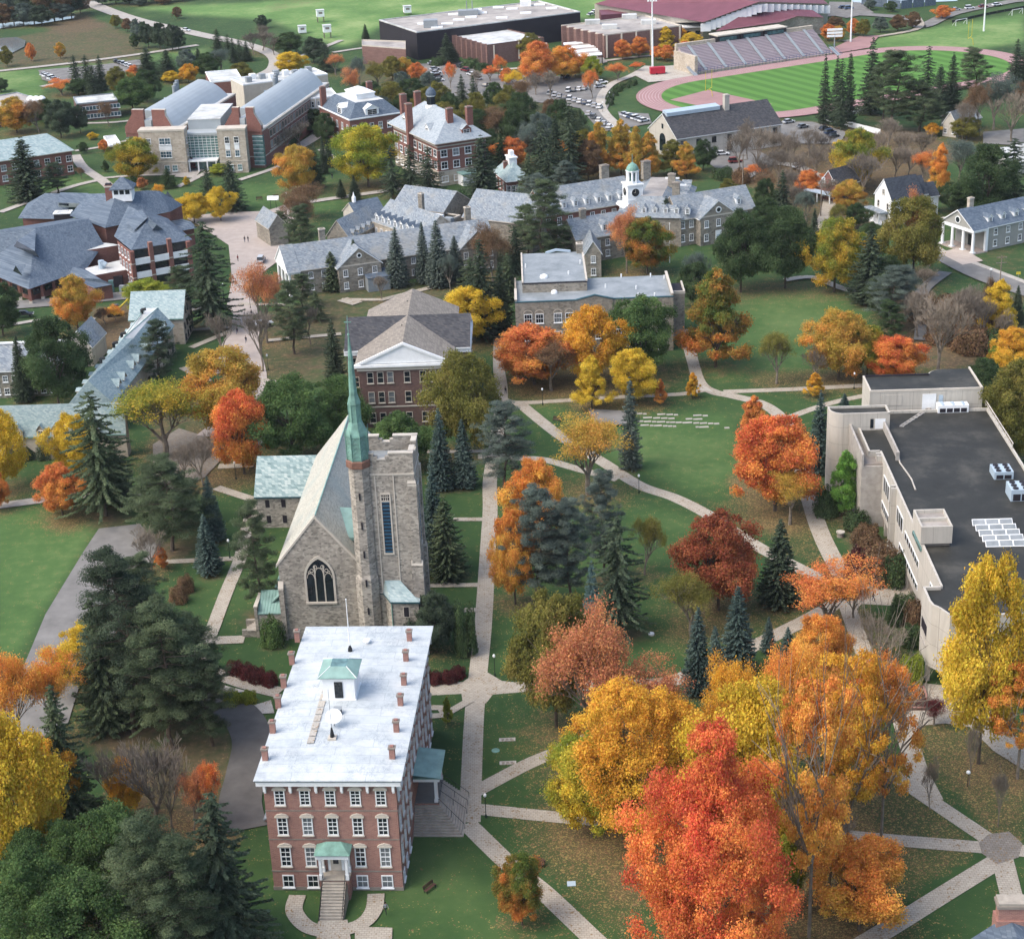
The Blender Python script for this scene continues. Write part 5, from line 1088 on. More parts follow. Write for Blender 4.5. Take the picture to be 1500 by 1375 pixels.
 m=MB();b.walls(m,[V(650,430,zc),V(770,462,zc),V(900,440,zc),V(880,560,4)],'red_brick',0,.4,False,.05);b.part(m,'centre_wall');m=MB();b.walls(m,[V(1060,385,zc+.4),V(1245,352,zc)],'red_brick',0,0,False,.05);b.part(m,'rear_wall');m=MB();b.walls(m,[V(1210,340,zc-1),V(1330,305,zc-1)],'red_brick',0,0,False,.05);b.part(m,'end_wall')
 q=v(*V(812,310,13.5));m=MB();m.box(q[0]-1.0,q[0]+1.0,q[1]-.5,q[1]+1,11,19.6,'red_brick');m.box(q[0]-1.15,q[0]+1.15,q[1]-.65,q[1]+1.15,19.0,19.4,'cream_trim');m.box(q[0]-.8,q[0]+.8,q[1]-.3,q[1]+.8,19.6,20.0,'gym_black');m.box(q[0]-1.1,q[0]+1.1,q[1]-.6,q[1]+1.1,14.6,14.8,'cream_trim');b.part(m,'chimney')
 q=v(*V(893,225,17));w=2.7;m=MB();m.box(q[0]-w,q[0]+w,q[1],q[1]+4.6,15,18.6,'white_paint');la=b.part(m,'lantern');m=MB();hip(m,q[0]-w,q[0]+w,q[1],q[1]+4.6,18.65,21.4,S,.7);m.obj('lantern_roof',la)
 for k in range(3):m=MB();x=q[0]-1.6+1.6*k;m.box(x-.6,x+.6,q[1]-.05,q[1]+.05,17.0,18.2,'glass');m.obj('window',la)
 m=MB();f(V(1185,310,7.5),V(1330,305,7.5),V(1285,270,9.5),V(1225,200,12.5));b.part(m,'porch_roof')
 m=MB();f(V(1230,420,6),V(1310,495,5.5),V(1445,470,5.5),V(1400,425,6.8),V(1330,405,6.8));m.face([v(*p)for p in(V(1310,495,5.2),V(1445,470,5.2),V(1445,470,5.5),V(1310,495,5.5))],'cream_trim');b.part(m,'side_roof');m=MB();b.walls(m,[V(1315,490,5.2),V(1420,472,5.2)],'red_brick',0,0,False,.05);b.part(m,'side_wall')
 z1,z2=10.8,16.5
 m=MB();E1,E2,E3,E4,pk=V(835,530,z1),V(960,632,z1),V(1410,555,z1),V(1230,400,z1),V(1090,385,z2);pk2=V(940,305,z2-.3)
 f(E1,E2,pk,pk2);f(E2,E3,V(1200,420,z2-1.5),pk);f(E3,E4,V(1040,335,z2),pk,V(1200,420,z2-1.5));b.part(m,'pavilion_roof')
 m=MB();f(V(1065,545,z1+.2),V(1160,450,z2-1.2),V(1090,400,z2+.1));f(V(1065,548,z1+.2),V(1255,520,z1+.3),V(1145,448,z2-1.0));b.part(m,'gablet')
 m=MB();f(V(915,400,z2-.9),V(1080,395,z2+.2),V(1040,335,z2+.3));f(V(915,400,z2-.9),V(980,490,z1+3),V(1080,395,z2+.2));b.part(m,'gablet')
 p2,p3=Vector(v(960,632,z1))if False else Vector(v(*V(970,645,z1))),Vector(v(*V(1385,572,z1)));d=(p3-p2);L_=d.length;an=math.atan2(d.y,d.x);p1=Vector(v(*V(858,560,z1)))
 T=lambda x,y:(p2.x+x*math.cos(an)-y*math.sin(an),p2.y+x*math.sin(an)+y*math.cos(an))
 def pt(mb,nm):return mb.obj(nm,r,(p2.x,p2.y,0),an)
 m=MB();m.box(.3,L_-.3,1.6,9,-.3,z1-.1,'glass');m.box(.25,L_-.25,1.2,9.1,-.3,.6,'red_brick');pt(m,'pavilion_wall')
 for k in range(4):m=MB();x=L_*k/3;m.box(x-.55,x+.55,.3,1.55,-.3,z1+(1.6 if k in(1,2)else-.05),'red_brick');m.box(x-.62,x+.62,.24,1.2,3.4,3.7,'cream_trim');m.box(x-.62,x+.62,.24,1.2,7.2,7.5,'cream_trim');pt(m,'pier')
 for k in range(3):
  for z in(3.2,6.9):m=MB();m.box(L_*k/3+.56,L_*(k+1)/3-.56,.4,.7,z,z+1.7,'white_paint');m.box(L_*k/3+.56,L_*(k+1)/3-.56,.71,1.6,z,z+.3,'concrete');pt(m,'balcony')
 d1=p2-p1;m=MB();n_=Vector((d1.y,-d1.x,0)).normalized();m.face([(p1.x,p1.y,-.3),(p2.x,p2.y,-.3),(p2.x,p2.y,z1-.1),(p1.x,p1.y,z1-.1)],'red_brick');b.part(m,'pavilion_side')
 for k in range(5):
  for z in(.8,4.2,7.7):a=p1+d1*((k+.5)/5);me,pe=window_mesh(1.2,2.2,1,2,.1,'white_paint','glass',False);inst('window',me,r,(a.x,a.y,z),math.atan2(d1.y,d1.x))
 m=MB();q=[v(*V(*p))for p in((560,645,7.2),(870,595,7.2),(830,585,7.2),(690,570,7.2),(545,605,7.2))];m.face(q[:3]+q[3:],'pale_roof');m.face([(q[0][0],q[0][1],-.3),(q[1][0],q[1][1],-.3),q[1],q[0]],'red_brick');b.part(m,'link_block')
 m=MB();q=[v(*V(*p))for p in((620,795,4.2),(700,815,4.2),(955,770,4.2),(900,700,4.2),(625,765,4.2))];m.face(q,'pale_roof');m.face([(q[0][0],q[0][1],-.3),(q[1][0],q[1][1],-.3),q[1],q[0]],'red_brick');m.face([(q[1][0],q[1][1],-.3),(q[2][0],q[2][1],-.3),q[2],q[1]],'red_brick');b.part(m,'service_block')
 q=v(*V(762,760,4.4));m=MB();m.tube((q[0]-.6,q[1],4.2),(q[0]-.6,q[1],6.4),.8,.8,'blue_metal',10);m.tube((q[0]-.6,q[1],6.0),(q[0]+.8,q[1]-.2,5.2),.7,.7,'blue_metal',10);b.part(m,'air_duct')
 m=MB();m.face([v(*V(*p))for p in((690,910,4),(825,885,4),(740,845,5.2),(620,770,6.2),(530,755,6.4),(500,830,4.4))],S);b.part(m,'low_roof');m=MB();a,c=v(*V(690,905,4)),v(*V(815,885,4));m.face([(a[0],a[1]+.5,-.3),(c[0],c[1]+.5,-.3),(c[0],c[1]+.5,4),(a[0],a[1]+.5,4)],'red_brick');m.face([(a[0]-4,a[1]+3,-.3),(a[0],a[1]+.5,-.3),(a[0],a[1]+.5,4),(a[0]-4,a[1]+3,4)],'red_brick');b.part(m,'low_wall')
 m=MB();a=v(*V(850,900,0));m.box(a[0]-.3,a[0]+2.0,a[1]-.5,a[1]+.6,-.2,3,'gym_black');b.part(m,'garage_door')
 m=MB();a=v(*V(820,950,0));m.box(a[0]-.7,a[0]+.6,a[1]+.5,a[1]+1.2,-.2,3.4,'glass_teal');b.part(m,'door')
 for x in(905,940,985,1020):q=P(*o(x,935 if x<950 else 905),0);m=MB();m.box(-.9,.9,-.7,.7,0,1.5,'blue_metal');m.box(-.95,.95,-.75,.75,1.5,1.65,'grey_metal');m.box(-.3,.3,-.78,-.71,.3,1.2,'dark_metal');tag(m.obj('utility_cabinet',None,(q[0],q[1],0)),'pale utility cabinet by the service yard of the campus centre, %s'%{905:'leftmost',940:'second from left',985:'third from left',1020:'rightmost'}[x],'cabinet','utility cabinets')
centre()
def quad():
 b=Bld('slate_roofed_quadrangle','rambling grey stone quadrangle with slate gables, courtyard dormers and a white columned portico','building',(430,424),(760,372),0,depth=30)
 G='grey_slate';Wl='grey_stone'
 ze,zr=6.8,12.0
 s=b.sub((442,396),(690,361),ze,depth=13);s.d=14;SW=s.w
 gable_block(s,ze,zr,'x',Wl,G,.5,SW+8,14,-.5,0,trim='cream_trim')
 xs=[2.4+i*3.5 for i in range(int((SW)/3.5))]
 wins(s,(0,.5),(SW,.5),[4.2,1.0],[x for x in xs if not 17.5<x<25.5],1.3,1.7,2,4,frame=.13)
 h=14;m=MB();px=-3.6
 m.face([(px,.3,ze+.1),(px,h-.3,ze+.1),(px,h/2,zr+.1)][::-1],'white_paint');m.box(px-.1,-.4,.2,h-.2,ze-.9,ze,'white_paint')
 m.slab([(px-.3,-.1,ze-.1),(-.3,-.1,ze-.1),(-.3,h/2,zr+.15),(px-.3,h/2,zr+.15)],.3,G,'white_paint');m.slab([(-.3,h+.1,ze-.1),(px-.3,h+.1,ze-.1),(px-.3,h/2,zr+.15),(-.3,h/2,zr+.15)],.3,G,'white_paint');s.part(m,'portico')
 for k in range(4):m=MB();y=.9+(h-1.8)*k/3;m.tube((px+.4,y,-.2),(px+.4,y,ze-.9),.42,.36,'white_paint',12);m.box(px-.1,px+.9,y-.5,y+.5,-.2,.35,'white_paint');s.part(m,'column')
 def cross(x,w,out,name,zz=zr-.4,rw=True):
  m=MB();gwalls(m,x,x+w,-out,7,-.5,ze+.2,zz,'y',Wl);s.part(m,'gable_wing')
  m=MB();gable(m,x,x+w,-out+.15,7.2,ze+.2,zz,'y',G,.5,.25,ovg=.35,side='white_paint');s.part(m,'gable_roof')
  m=MB();m.box(x+.2,x+w-.2,-out-.08,-out-.005,ze+.0,ze+.35,'cream_trim');m.tube((x+w/2,-out-.02,zz-2.2),(x+w/2,-out-.14,zz-2.2),.7,.7,'white_paint',14);m.tube((x+w/2,-out-.141,zz-2.2),(x+w/2,-out-.16,zz-2.2),.45,.45,'glass',14);s.part(m,'round_window')
  wins(s,(x,-out),(x+w,-out),[4.2,.9],[1.8,w/2,w-1.8],1.3,1.8,2,4,frame=.13)
 cross(s.L(520,395,ze)[0]-3.5,11.5,2.5,'a');xc=s.L(668,358,ze)[0];cross(xc-1,10.5,2.0,'b')
 m=MB();x=s.L(541,412,4)[0]+.5;m.box(x,x+6,-5.4,-2.6+2.6,-.3,3.8,'grey_metal');m.slab([(x-.2,-5.6,3.8),(x+6.2,-5.6,3.8),(x+6.2,0,4.5),(x-.2,0,4.5)],.15,'blue_slate');s.part(m,'lean_to')
 for px_,py_ in((472,352),(685,320)):x,y=s.L(px_,py_,zr-1);chimney(s,x,y,8,zr+2.0,1.6,1.2,Wl,'cream_trim')
 def gw(p1,p2,dep,ze_,zr_,ax,nm,roof=G,wall=Wl,axz=None):
  k=b.sub(p1,p2,ze_,depth=dep);gable_block(k,ze_,zr_,ax,wall,roof,.4,k.w,dep,0,0,'roof','wall','cream_trim');return k
 k=gw((476,345),(512,349),17,6.5,11.2,'y','w');
 for i in range(5):dormer(k,k.w-.2,3+2.8*i,6.0,1.2,1.6,2.6,math.pi/2,G,'cream_trim',rise=.7,winw=.7)
 k=gw((393,335),(423,330),12,5.5,9,'y','w2')
 k=b.sub((545,324),(600,343),8.0,depth=13);gable_block(k,8.0,13.2,'x','tan_stone',G,.4,k.w+6,13,0,0,'roof','wall','cream_trim')
 for i in range(7):dormer(k,1.8+3.0*i,.6,8.0,1.6,2.0,3.2,0,'blue_slate','white_paint',rise=.8,winw=1.0)
 wins(k,(0,.4),(k.w,.4),[4.4,1.2],7,1.1,2.0,2,4)
 k=gw((522,318),(566,309),9,6.2,9.5,'x','pav','blue_slate','cream_stucco');m=MB();m.lathe((2,4.5,9.3),[(.6,0),(.6,1.5),(.3,1.8),(.05,3.0)],'white_paint',8);k.part(m,'cupola')
 gw((572,302),(650,312),15,8.5,13,'x','rear');gw((675,318),(780,330),18,8.0,14,'x','great')
 k=b.sub((600,322),(650,330),7.0,depth=8);flat_block(k,8,Wl,'tar_roof')
 x,y=k.L(618,312,9);chimney(k,x,y,6,14.5,1.4,1.1,Wl,'cream_trim');x,y=k.L(640,322,8)
 m=MB();m.box(x-2,x+2,y-.8,y+.8,7.6,9.6,'white_paint');m.box(x+3,x+5.5,y-.8,y+.8,7.6,9.2,'grey_metal');k.part(m,'kitchen_vents')
 k=b.sub((500,336),(560,348),4.5,depth=16);flat_block(k,5,Wl,'pale_roof')
 for i,(px_,py_)in enumerate(((519,327),(522,318),(533,331),(534,322),(527,340))):x,y=k.L(px_,py_,5);m=MB();m.tube((x,y,4.5),(x,y,6.4),.8,.8,'grey_metal',12);m.tube((x,y,6.4),(x,y,6.6),.5,.5,'dark_metal',10);k.part(m,'cooling_fan')
 rb=b.sub((843,309),(924,296),8.6,depth=14);rb2=rb.L(795,316,8.6)[0]
 gable_block(rb,8.6,14.5,'x','red_brick',G,.5,rb.w-rb2+2,14,rb2,0,'roof','wall','cream_trim')
 for i in range(9):dormer(rb,rb2+3.5+i*3.6,1.2,9.4,1.4,1.9,2.6,0,G,'white_paint',rise=.6,winw=.8)
 wins(rb,(rb2,.5),(rb.w,.5),[5.2,1.6],8,1.4,2.2,2,4,frame=.15)
 for px_,py_ in((885,258),(946,252)):x,y=rb.L(px_,py_,14);chimney(rb,x,y,12,17.0,2.4,1.6,Wl,'stucco_dark')
 gb=b.sub((880,262),(905,258),9,depth=13);
 L2=b.sub((995,322),(1100,305),7.8,depth=12);
 gable_block(L2,7.8,13.0,'x',Wl,G,.5,L2.w+2,12,0,0,'roof','wall','cream_trim');CH['L2']=L2.w
 x0=L2.L(1025,320,7.8)[0];xw=L2.L(1078,312,7.8)[0]-x0
 m=MB();gwalls(m,x0,x0+xw,-2.2,6,-.5,8,12.2,'y',Wl);L2.part(m,'gable_wing');m=MB();gable(m,x0,x0+xw,-2.0,6.2,8,12.2,'y',G,.5,.25,ovg=.35,side='white_paint');L2.part(m,'gable_roof')
 m=MB();m.box(x0+.2,x0+xw-.2,-2.28,-2.2,7.9,8.3,'cream_trim');L2.part(m,'string_course');m=MB();m.tube((x0+xw/2,-2.22,9.6),(x0+xw/2,-2.36,9.6),.9,.9,'white_paint',16);m.tube((x0+xw/2,-2.361,9.6),(x0+xw/2,-2.38,9.6),.6,.6,'glass',16);L2.part(m,'round_window')
 wins(L2,(x0,-2.2),(x0+xw,-2.2),[5.0],3,1.3,2.0,2,4,frame=.14);wins(L2,(x0,-2.2),(x0+xw,-2.2),[1.2],[1.8,xw-1.8],1.3,2.0,2,4,frame=.14);m=MB();m.box(x0+xw/2-.9,x0+xw/2+.9,-2.35,-2.21,0,3.8,'white_paint');m.box(x0+xw/2-.55,x0+xw/2+.55,-2.4,-2.36,.1,2.6,'blue_metal');L2.part(m,'door')
 wins(L2,(0,.5),(x0,.5),[5,1.2],2,1.3,2,2,4,frame=.14);wins(L2,(x0+xw,.5),(L2.w,.5),[5,1.2],2,1.3,2,2,4,frame=.14);dormer(L2,L2.w-3,1.6,8.8,1.5,2.0,3,0,G,'white_paint',rise=.8)
 K=b.sub((900,318),(1000,320),8.2,depth=34);kw_=K.w;kd=K.L(1000,255,12)[1];kd=min(46,max(20,kd))
 m=MB();m.box(.5,kw_-.5,.5,kd-.5,-.5,8.3,Wl);K.part(m,'wall');m=MB();i=6.5;zt=12.6
 A=[(0,0),(kw_,0),(kw_,kd),(0,kd)];Bq=[(i,i),(kw_-i,i),(kw_-i,kd-i),(i,kd-i)]
 for q in range(4):m.face([(*A[q],8.2),(*A[(q+1)%4],8.2),(*Bq[(q+1)%4],zt),(*Bq[q],zt)],G)
 m.face([(*p,zt)for p in Bq],'grit_roof');m.face([(*p,8.1)for p in A[::-1]],'cream_trim');K.part(m,'mansard_roof')
 for t in range(5):dormer(K,3+3*t+5,1.6,8.9,1.3,1.7,2.8,0,G,'white_paint',rise=.6)
 for t in range(8):dormer(K,kw_-1.4,3+(kd-6)*t/7,9.0,1.3,1.6,2.6,math.pi/2,G,'white_paint',rise=.5);
 for px_,py_ in((984,264),(1019,277)):x,y=K.L(px_,py_,14);x=min(x,kw_-3);chimney(K,x,y,12,15.6,2.0,1.6,Wl,'stucco_dark')
 for(a_,c_)in(((995,272),(1004,276)),((985,262),(972,258))):x,y=K.L(*a_,zt);m=MB();m.box(x-2,x+2,y-.2,y+.2,zt,zt+.4,'white_paint');K.part(m,'roof_vent')
 K2=b.sub((914,250),(958,241),9,depth=10)
 fr_=b.sub((842,352),(898,343),7.0,depth=11);gable_block(fr_,7.0,11.5,'x',Wl,G,.5,fr_.w+6,11,0,0,'roof','wall','cream_trim');dormer(fr_,fr_.w*.85,1.2,7.8,1.8,2.0,3,0,G,'white_paint',rise=.8,winw=1.2);wins(fr_,(0,.5),(fr_.w,.5),[4,1],4,1.3,1.8,2,4,frame=.13);chimney(fr_,5,5.5,8,13.5,1.6,1.2,Wl,'cream_trim')
 e_=b.sub((858,372),(880,371),6.6,depth=12);gable_block(e_,6.6,10.0,'y',Wl,G,.4,e_.w+1,12,-.5,0,'gable_roof','gable_wing','white_paint');wins(e_,(0,.4),(e_.w,.4),[4.0,.6],1,1.3,1.9,2,4,frame=.14)
 return b
quad()
def clock():
 q=P(932,318,0);b=Bld('clock_tower','white wooden clock tower with round dark dials and pale green cap','tower',(920,353),(944,350),0,depth=5);
 z0=0;X,Y=b.w/2,b.w/2;w=b.w/2
 m=MB();m.box(-.5,b.w+.5,-.5,b.w+.5,-.3,9.2,'white_paint');m.box(-1.2,b.w+1.2,-1.2,b.w+1.2,9.2,9.7,'white_paint');m.box(-.9,b.w+.9,-.9,b.w+.9,9.7,10.2,'white_paint');b.part(m,'base')
 m=MB();m.box(X-2.2,X+2.2,Y-2.2,Y+2.2,10.2,15.4,'white_paint');m.box(X-2.5,X+2.5,Y-2.5,Y+2.5,15.4,15.8,'white_paint');m.box(X-2.35,X+2.35,Y-2.35,Y+2.35,11.4,11.6,'white_paint');b.part(m,'clock_stage')
 for dx,dy in((0,-1),(-1,0),(1,0)):
  m=MB();c=Vector((X+dx*2.2,Y+dy*2.2,13.5));n=Vector((dx,dy,0));m.tube(c,c+n*.12,1.25,1.25,'white_paint',20);m.tube(c+n*.121,c+n*.18,1.1,1.1,'iron',20);t=n.cross(Vector((0,0,1)));m.tube(c+n*.2,c+n*.2+Vector((0,0,.85)),.06,.04,'cream_trim',4);m.tube(c+n*.2,c+n*.2+t*.6,.06,.04,'cream_trim',4);b.part(m,'clock_face')
 m=MB();m.lathe((X,Y,15.8),[(1.75,0),(1.75,.6)],'white_paint',8);m.lathe((X,Y,18.9),[(1.75,0),(1.95,.3),(1.95,.5)],'white_paint',8)
 for k in range(8):a=2*math.pi*(k+.5)/8;m.tube((X+1.5*math.cos(a),Y+1.5*math.sin(a),16.3),(X+1.5*math.cos(a),Y+1.5*math.sin(a),18.95),.3,.3,'white_paint',6)
 m.lathe((X,Y,16.4),[(1.0,0),(1.0,2.5)],'glass_teal',8);b.part(m,'belfry')
 m=MB();m.lathe((X,Y,19.4),[(1.8,0),(1.65,.7),(1.2,1.4),(.5,1.9),(.12,2.2),(.08,4.0),(.02,4.6)],'copper_green',12);b.part(m,'cap')
clock()
def science():
 b=Bld('science_building','modern brick and tan science building with two curved metal roofs and a glass entrance','building',(201,188),(359,182),14.5,depth=70)
 L=b.L;z=12.8;W=b.w
 ax=math.atan2(P(467,132,15)[1]-P(385,190,15)[1],P(467,132,15)[0]-P(385,190,15)[0]);
 def wing(p1,p2,dep,nm,right):
  k=b.sub(p1,p2,z,depth=dep,ang=None);w=k.w;a2=ax-math.pi/2;k.a=a2;w=math.dist(P(*p1,z),P(*p2,z))*math.cos(a2-0)if False else w
  k.w=w;m=MB();m.box(0,w,0,dep,-.5,z-.6,'red_brick');m.box(-.05,w+.05,-.05,dep+.05,3.6,3.9,'cream_trim');k.part(m,'wing_wall')
  m=MB();m.box(-.1,w+.1,-.1,dep+.1,z-.6,z,'cream_trim');m.box(.4,w-.4,.4,dep-.4,z+.004,z+.1,'pale_roof');k.part(m,'wing_roof')
  n=8;c0,c1=w*.28,w*.92;m=MB()
  prof=[(c0+(c1-c0)*t/n,z+.1+5.8*(1-(t/n)**2.2))for t in range(n+1)]
  for t in range(n):(xa,za),(xb,zb)=prof[t],prof[t+1];m.face([(xa,6,za),(xb,6,zb),(xb,dep-4,zb),(xa,dep-4,za)],'curved_metal')
  m.face([(x,6,q)for x,q in prof]+[(c0,6,z)],'curved_metal');m.face([(x,dep-4,q)for x,q in prof][::-1]+[(c0,dep-4,z)][::-1],'curved_metal');m.face([(c0,6,z),(c0,6,z+5.9),(c0,dep-4,z+5.9),(c0,dep-4,z)],'glass_blue');k.part(m,'curved_roof')
  for t in range(6):m=MB();y=dep*.55+t*3.2;m.box(c0-4.0,c0-.05,y,y+.25,z+.1,z+4.2-t*.5,'blue_metal');k.part(m,'screen_frame')
  for t in range(3):m=MB();m.tube((c0-1.6-t*1.4,dep*.62+t*5,z),(c0-1.6-t*1.4,dep*.62+t*5,z+7.5),.7,.7,'grey_metal',12);k.part(m,'exhaust_stack')
  for t,(xa,xb)in enumerate(((.0,.42),(.56,1.0))):
   m=MB();X0,X1=w*xa,w*xb;hh=7.4
   pr=[(X0,z-.6),(X1,z-.6),(X1,z+1.4),(X1-2.2,z+hh*.75),(X1-2.2,z+hh),(X0+.6,z+hh),(X0+.6,z-.6)]if t else[(X0,z-.6),(X1,z-.6),(X1,z+hh),(X0+3.0,z+hh),(X0+3.0,z+hh*.8),(X0,z+1.6)]
   A=[(x,-.25,q)for x,q in pr];B_=[(x,1.3,q)for x,q in pr];m.face(A,'red_brick');m.face(B_[::-1],'red_brick')
   for q in range(len(pr)):m.face([A[q],B_[q],B_[(q+1)%len(pr)],A[(q+1)%len(pr)]][::-1],'cream_trim' if 1<q else 'red_brick')
   k.part(m,'gable_end')
  m=MB();m.box(w*.42,w*.56,-.1,5.8,-.3,z+3.9,'curved_metal');k.part(m,'metal_bay')
  return k
 k1=wing((184,193),(258,190),62,'a',False);k2=wing((330,190),(385,189),78,'b',True)
 w=k2.w;d=78
 n=22;me,pe=window_mesh(2.3,2.6,2,2,.12,'cream_trim','glass_blue',False)
 for z_ in(5.0,8.6):wins(k2,(w,7),(w,d),[z_],n,2.3,2.4,2,1,.12,'cream_trim','glass')
 m=MB();m.box(w-.01,w+.2,6,d,11.6,12.0,'cream_trim');m.box(w-.01,w+.18,6,d,4.0,4.4,'cream_trim');k2.part(m,'string_course')
 for kk in(k1,k2):
  for xx in((kk.w-3.4),)if kk is k2 else(.2,):
   m=MB();m.box(xx,xx+3.5,-.45,1.2,1.0,11.0,'glass_teal');kk.part(m,'glazed_corner')
   for j in range(8):m=MB();m.box(xx-.05,xx+3.55,-.55,-.45,1+1.35*j,1.12+1.35*j,'white_paint');kk.part(m,'glazing_bar')
 f=b.sub((203,188),(270,186),15.2,depth=16);fw=f.w;m=MB();m.box(0,fw,-1.5,3.5,-.5,14.2,'tan_stone');m.box(-.15,fw+.15,-1.65,3.6,14.2,14.8,'cream_trim');m.box(-.05,fw+.05,-1.6,3.51,3.8,4.1,'cream_trim');f.part(m,'tan_block')
 for z_,h in((9.8,2.2),(5.4,2.2)):
  wins(f,(0,-1.5),(fw,-1.5),[z_],[fw*.2],1.8,h,2,2,frame=.14);wins(f,(0,-1.5),(fw,-1.5),[z_],[fw*.5,fw*.62],2.0,h,2,2,frame=.14,gmat='glass_blue')
 m=MB();m.box(fw*.42,fw*.7,-1.56,-1.5,7.8,9.6,'white_paint');f.part(m,'spandrel');wins(f,(0,-1.5),(fw,-1.5),[.9],[fw*.55,fw*.72],1.8,2.0,2,2,gmat='glass_teal');wins(f,(fw,-1.5),(fw,3.5),[9.6,5.4,.9],[2.5],1.2,2.2,1,2)
 g=b.sub((318,186),(359,184.5),15.2,depth=10);gw_=g.w;m=MB();m.box(0,gw_,-1.5,3.5,-.5,14.2,'tan_stone');m.box(-.15,gw_+.15,-1.65,3.6,14.2,14.8,'cream_trim');m.box(-.05,gw_+.05,-1.6,3.51,3.8,4.1,'cream_trim');g.part(m,'tan_block')
 for z_ in(9.9,5.5):wins(g,(0,-1.5),(gw_,-1.5),[z_],[gw_*.33,gw_*.66],1.6,2.2,2,2,frame=.14,gmat='glass_blue' if z_<6 else 'glass')
 for t in(.33,.66):m=MB();m.box(gw_*t-.8,gw_*t+.8,-1.56,-1.5,7.9,9.7,'white_paint');g.part(m,'spandrel')
 wins(g,(0,-1.5),(gw_,-1.5),[.9],[gw_*.4,gw_*.7],1.5,2,2,2,gmat='glass_teal')
 h=b.sub((270,187.5),(318,186),14.3,depth=10);hw=h.w;m=MB();m.box(.05,hw-.05,.3,9,-.3,11.6,'glass_teal');m.box(-.1,hw+.1,-.1,30,11.6,12.4,'curved_metal');m.box(0,hw,6,30,12.4,15.5,'curved_metal');m.box(-.1,hw+.1,5.9,30.1,15.5,15.8,'pale_roof');h.part(m,'glass_hall')
 for j in range(9):m=MB();m.box(0,hw,.18,.29,4.0+j*.9,4.12+j*.9,'white_paint');h.part(m,'glazing_bar')
 for j in range(9):m=MB();x=hw*j/8;m.box(x-.05,x+.05,.17,.28,4,11.6,'white_paint');h.part(m,'mullion')
 m=MB();m.box(.5,hw-.5,-3.2,.25,3.5,4.0,'white_paint');h.part(m,'entrance_canopy')
 for j in range(4):m=MB();x=1+(hw-2)*j/3;m.box(x-.2,x+.2,-3.0,-2.6,-.2,3.5,'white_paint');h.part(m,'column')
 b2=Bld('panelled_laboratory','long white-panelled laboratory block with cluttered white roof behind the science building','building',(428,146),(495,140),12,depth=14)
 a=b2.L(352,121,12);m=MB();x0=b2.L(352,135,12)[0]
 flat_block(b2,12,'cream_trim','pale_roof',b2.w,15,'white_paint')
 wins(b2,(0,0),(b2.w,0),[2.2,5.4,8.4],8,.9,2.2,1,2,fmat='white_paint');
 c=b2.sub((356,124),(480,108),12,depth=16);flat_block(c,12,'cream_trim','pale_roof',c.w,15,'white_paint',names=('rear_wall','rear_roof','rear_parapet'))
 for t in range(9):m=MB();x=4+t*(c.w-8)/8;m.box(x-1.2,x+1.0,4+(t*5%7),6+(t*5%7),11.6,13.6,'white_paint' if t%2 else 'grey_metal');c.part(m,'roof_unit')
 for t in range(8):m=MB();x=b2.w*(t+.0)/8;m.box(x-.15,x+.15,-.25,-.01,0,12,'white_paint');b2.part(m,'fin')
 b3=Bld('brick_link_block','low red brick block with white flat roof behind the left curved metal roof','building',(308,120),(355,116),10,depth=22);flat_block(b3,10,'red_brick','pale_roof',trim='white_paint')
 b4=Bld('low_classroom_wing','long low two-storey classroom wing with pale flat roof, left of the science building','building',(112,152),(172,146),7,depth=14)
 x0=b4.L(60,160,7)[0];flat_block(b4,7,'brown_brick','pale_roof',trim='grey_metal');wins(b4,(0,0),(b4.w,0),[1,4],12,2.6,1.6,2,1,fmat='white_paint',gmat='glass_blue')
 b5=Bld('flat_roofed_annexe','flat grey-roofed brick annexe with white roof domes at the left edge','building',(-10,165),(75,150),6,depth=30);flat_block(b5,6,'brown_brick','grit_roof',trim='grey_metal')
 for t in range(3):x,y=b5.L(45+t*8,145,6);m=MB();m.lathe((x,y,5.6),[(1.6,0),(1.5,.8),(.8,1.4),(.2,1.6)],'white_paint',12);b5.part(m,'roof_dome')
 b6=Bld('slate_lecture_block','brick lecture block with wide grey-green hipped slate roof at the left edge','building',(-20,240),(108,221),8,bl=(75,196))
 m=MB();m.box(.6,b6.w-.6,.6,18,-.5,8,'red_brick');b6.part(m,'wall');m=MB();hip(m,0,b6.w,0,19,8.2,13,'green_slate',.2,inset=6,side='cream_trim');b6.part(m,'roof');wins(b6,(0,.6),(b6.w,.6),[1.2,4.6],8,1.8,2,2,2)
 b7=Bld('glass_roofed_bike_shelter','small pale flat-roofed shed beside the science building left corner','shed',(160,213),(178,211),3.4,depth=16);flat_block(b7,3.4,'cream_trim','pale_roof',trim='white_paint')
science()
def pblock(name,label,cat,tops,z,wall,roof,trim='cream_trim',group=None):
 """flat block from its four roof corners (front-left, front-right, back-right, back-left) as seen in the photo"""
 base=P(*tops[0],z);r=thing(name,label,cat,(base[0],base[1],0),0,group);b=Px(r,base)
 q=[b.v(x,y,z)for x,y in tops];p2=[(p[0],p[1])for p in q]
 m=MB();m.prism(p2,-.5,z-.5,wall,topmat=roof);b.part(m,'wall')
 c=(sum(p[0]for p in p2)/4,sum(p[1]for p in p2)/4);ins=[(p[0]+(c[0]-p[0])*.02,p[1]+(c[1]-p[1])*.02)for p in p2];m=MB()
 for i in range(4):m.prism([p2[i],p2[(i+1)%4],ins[(i+1)%4],ins[i]],z-.498,z,trim)
 b.part(m,'parapet');b.q=q;return b
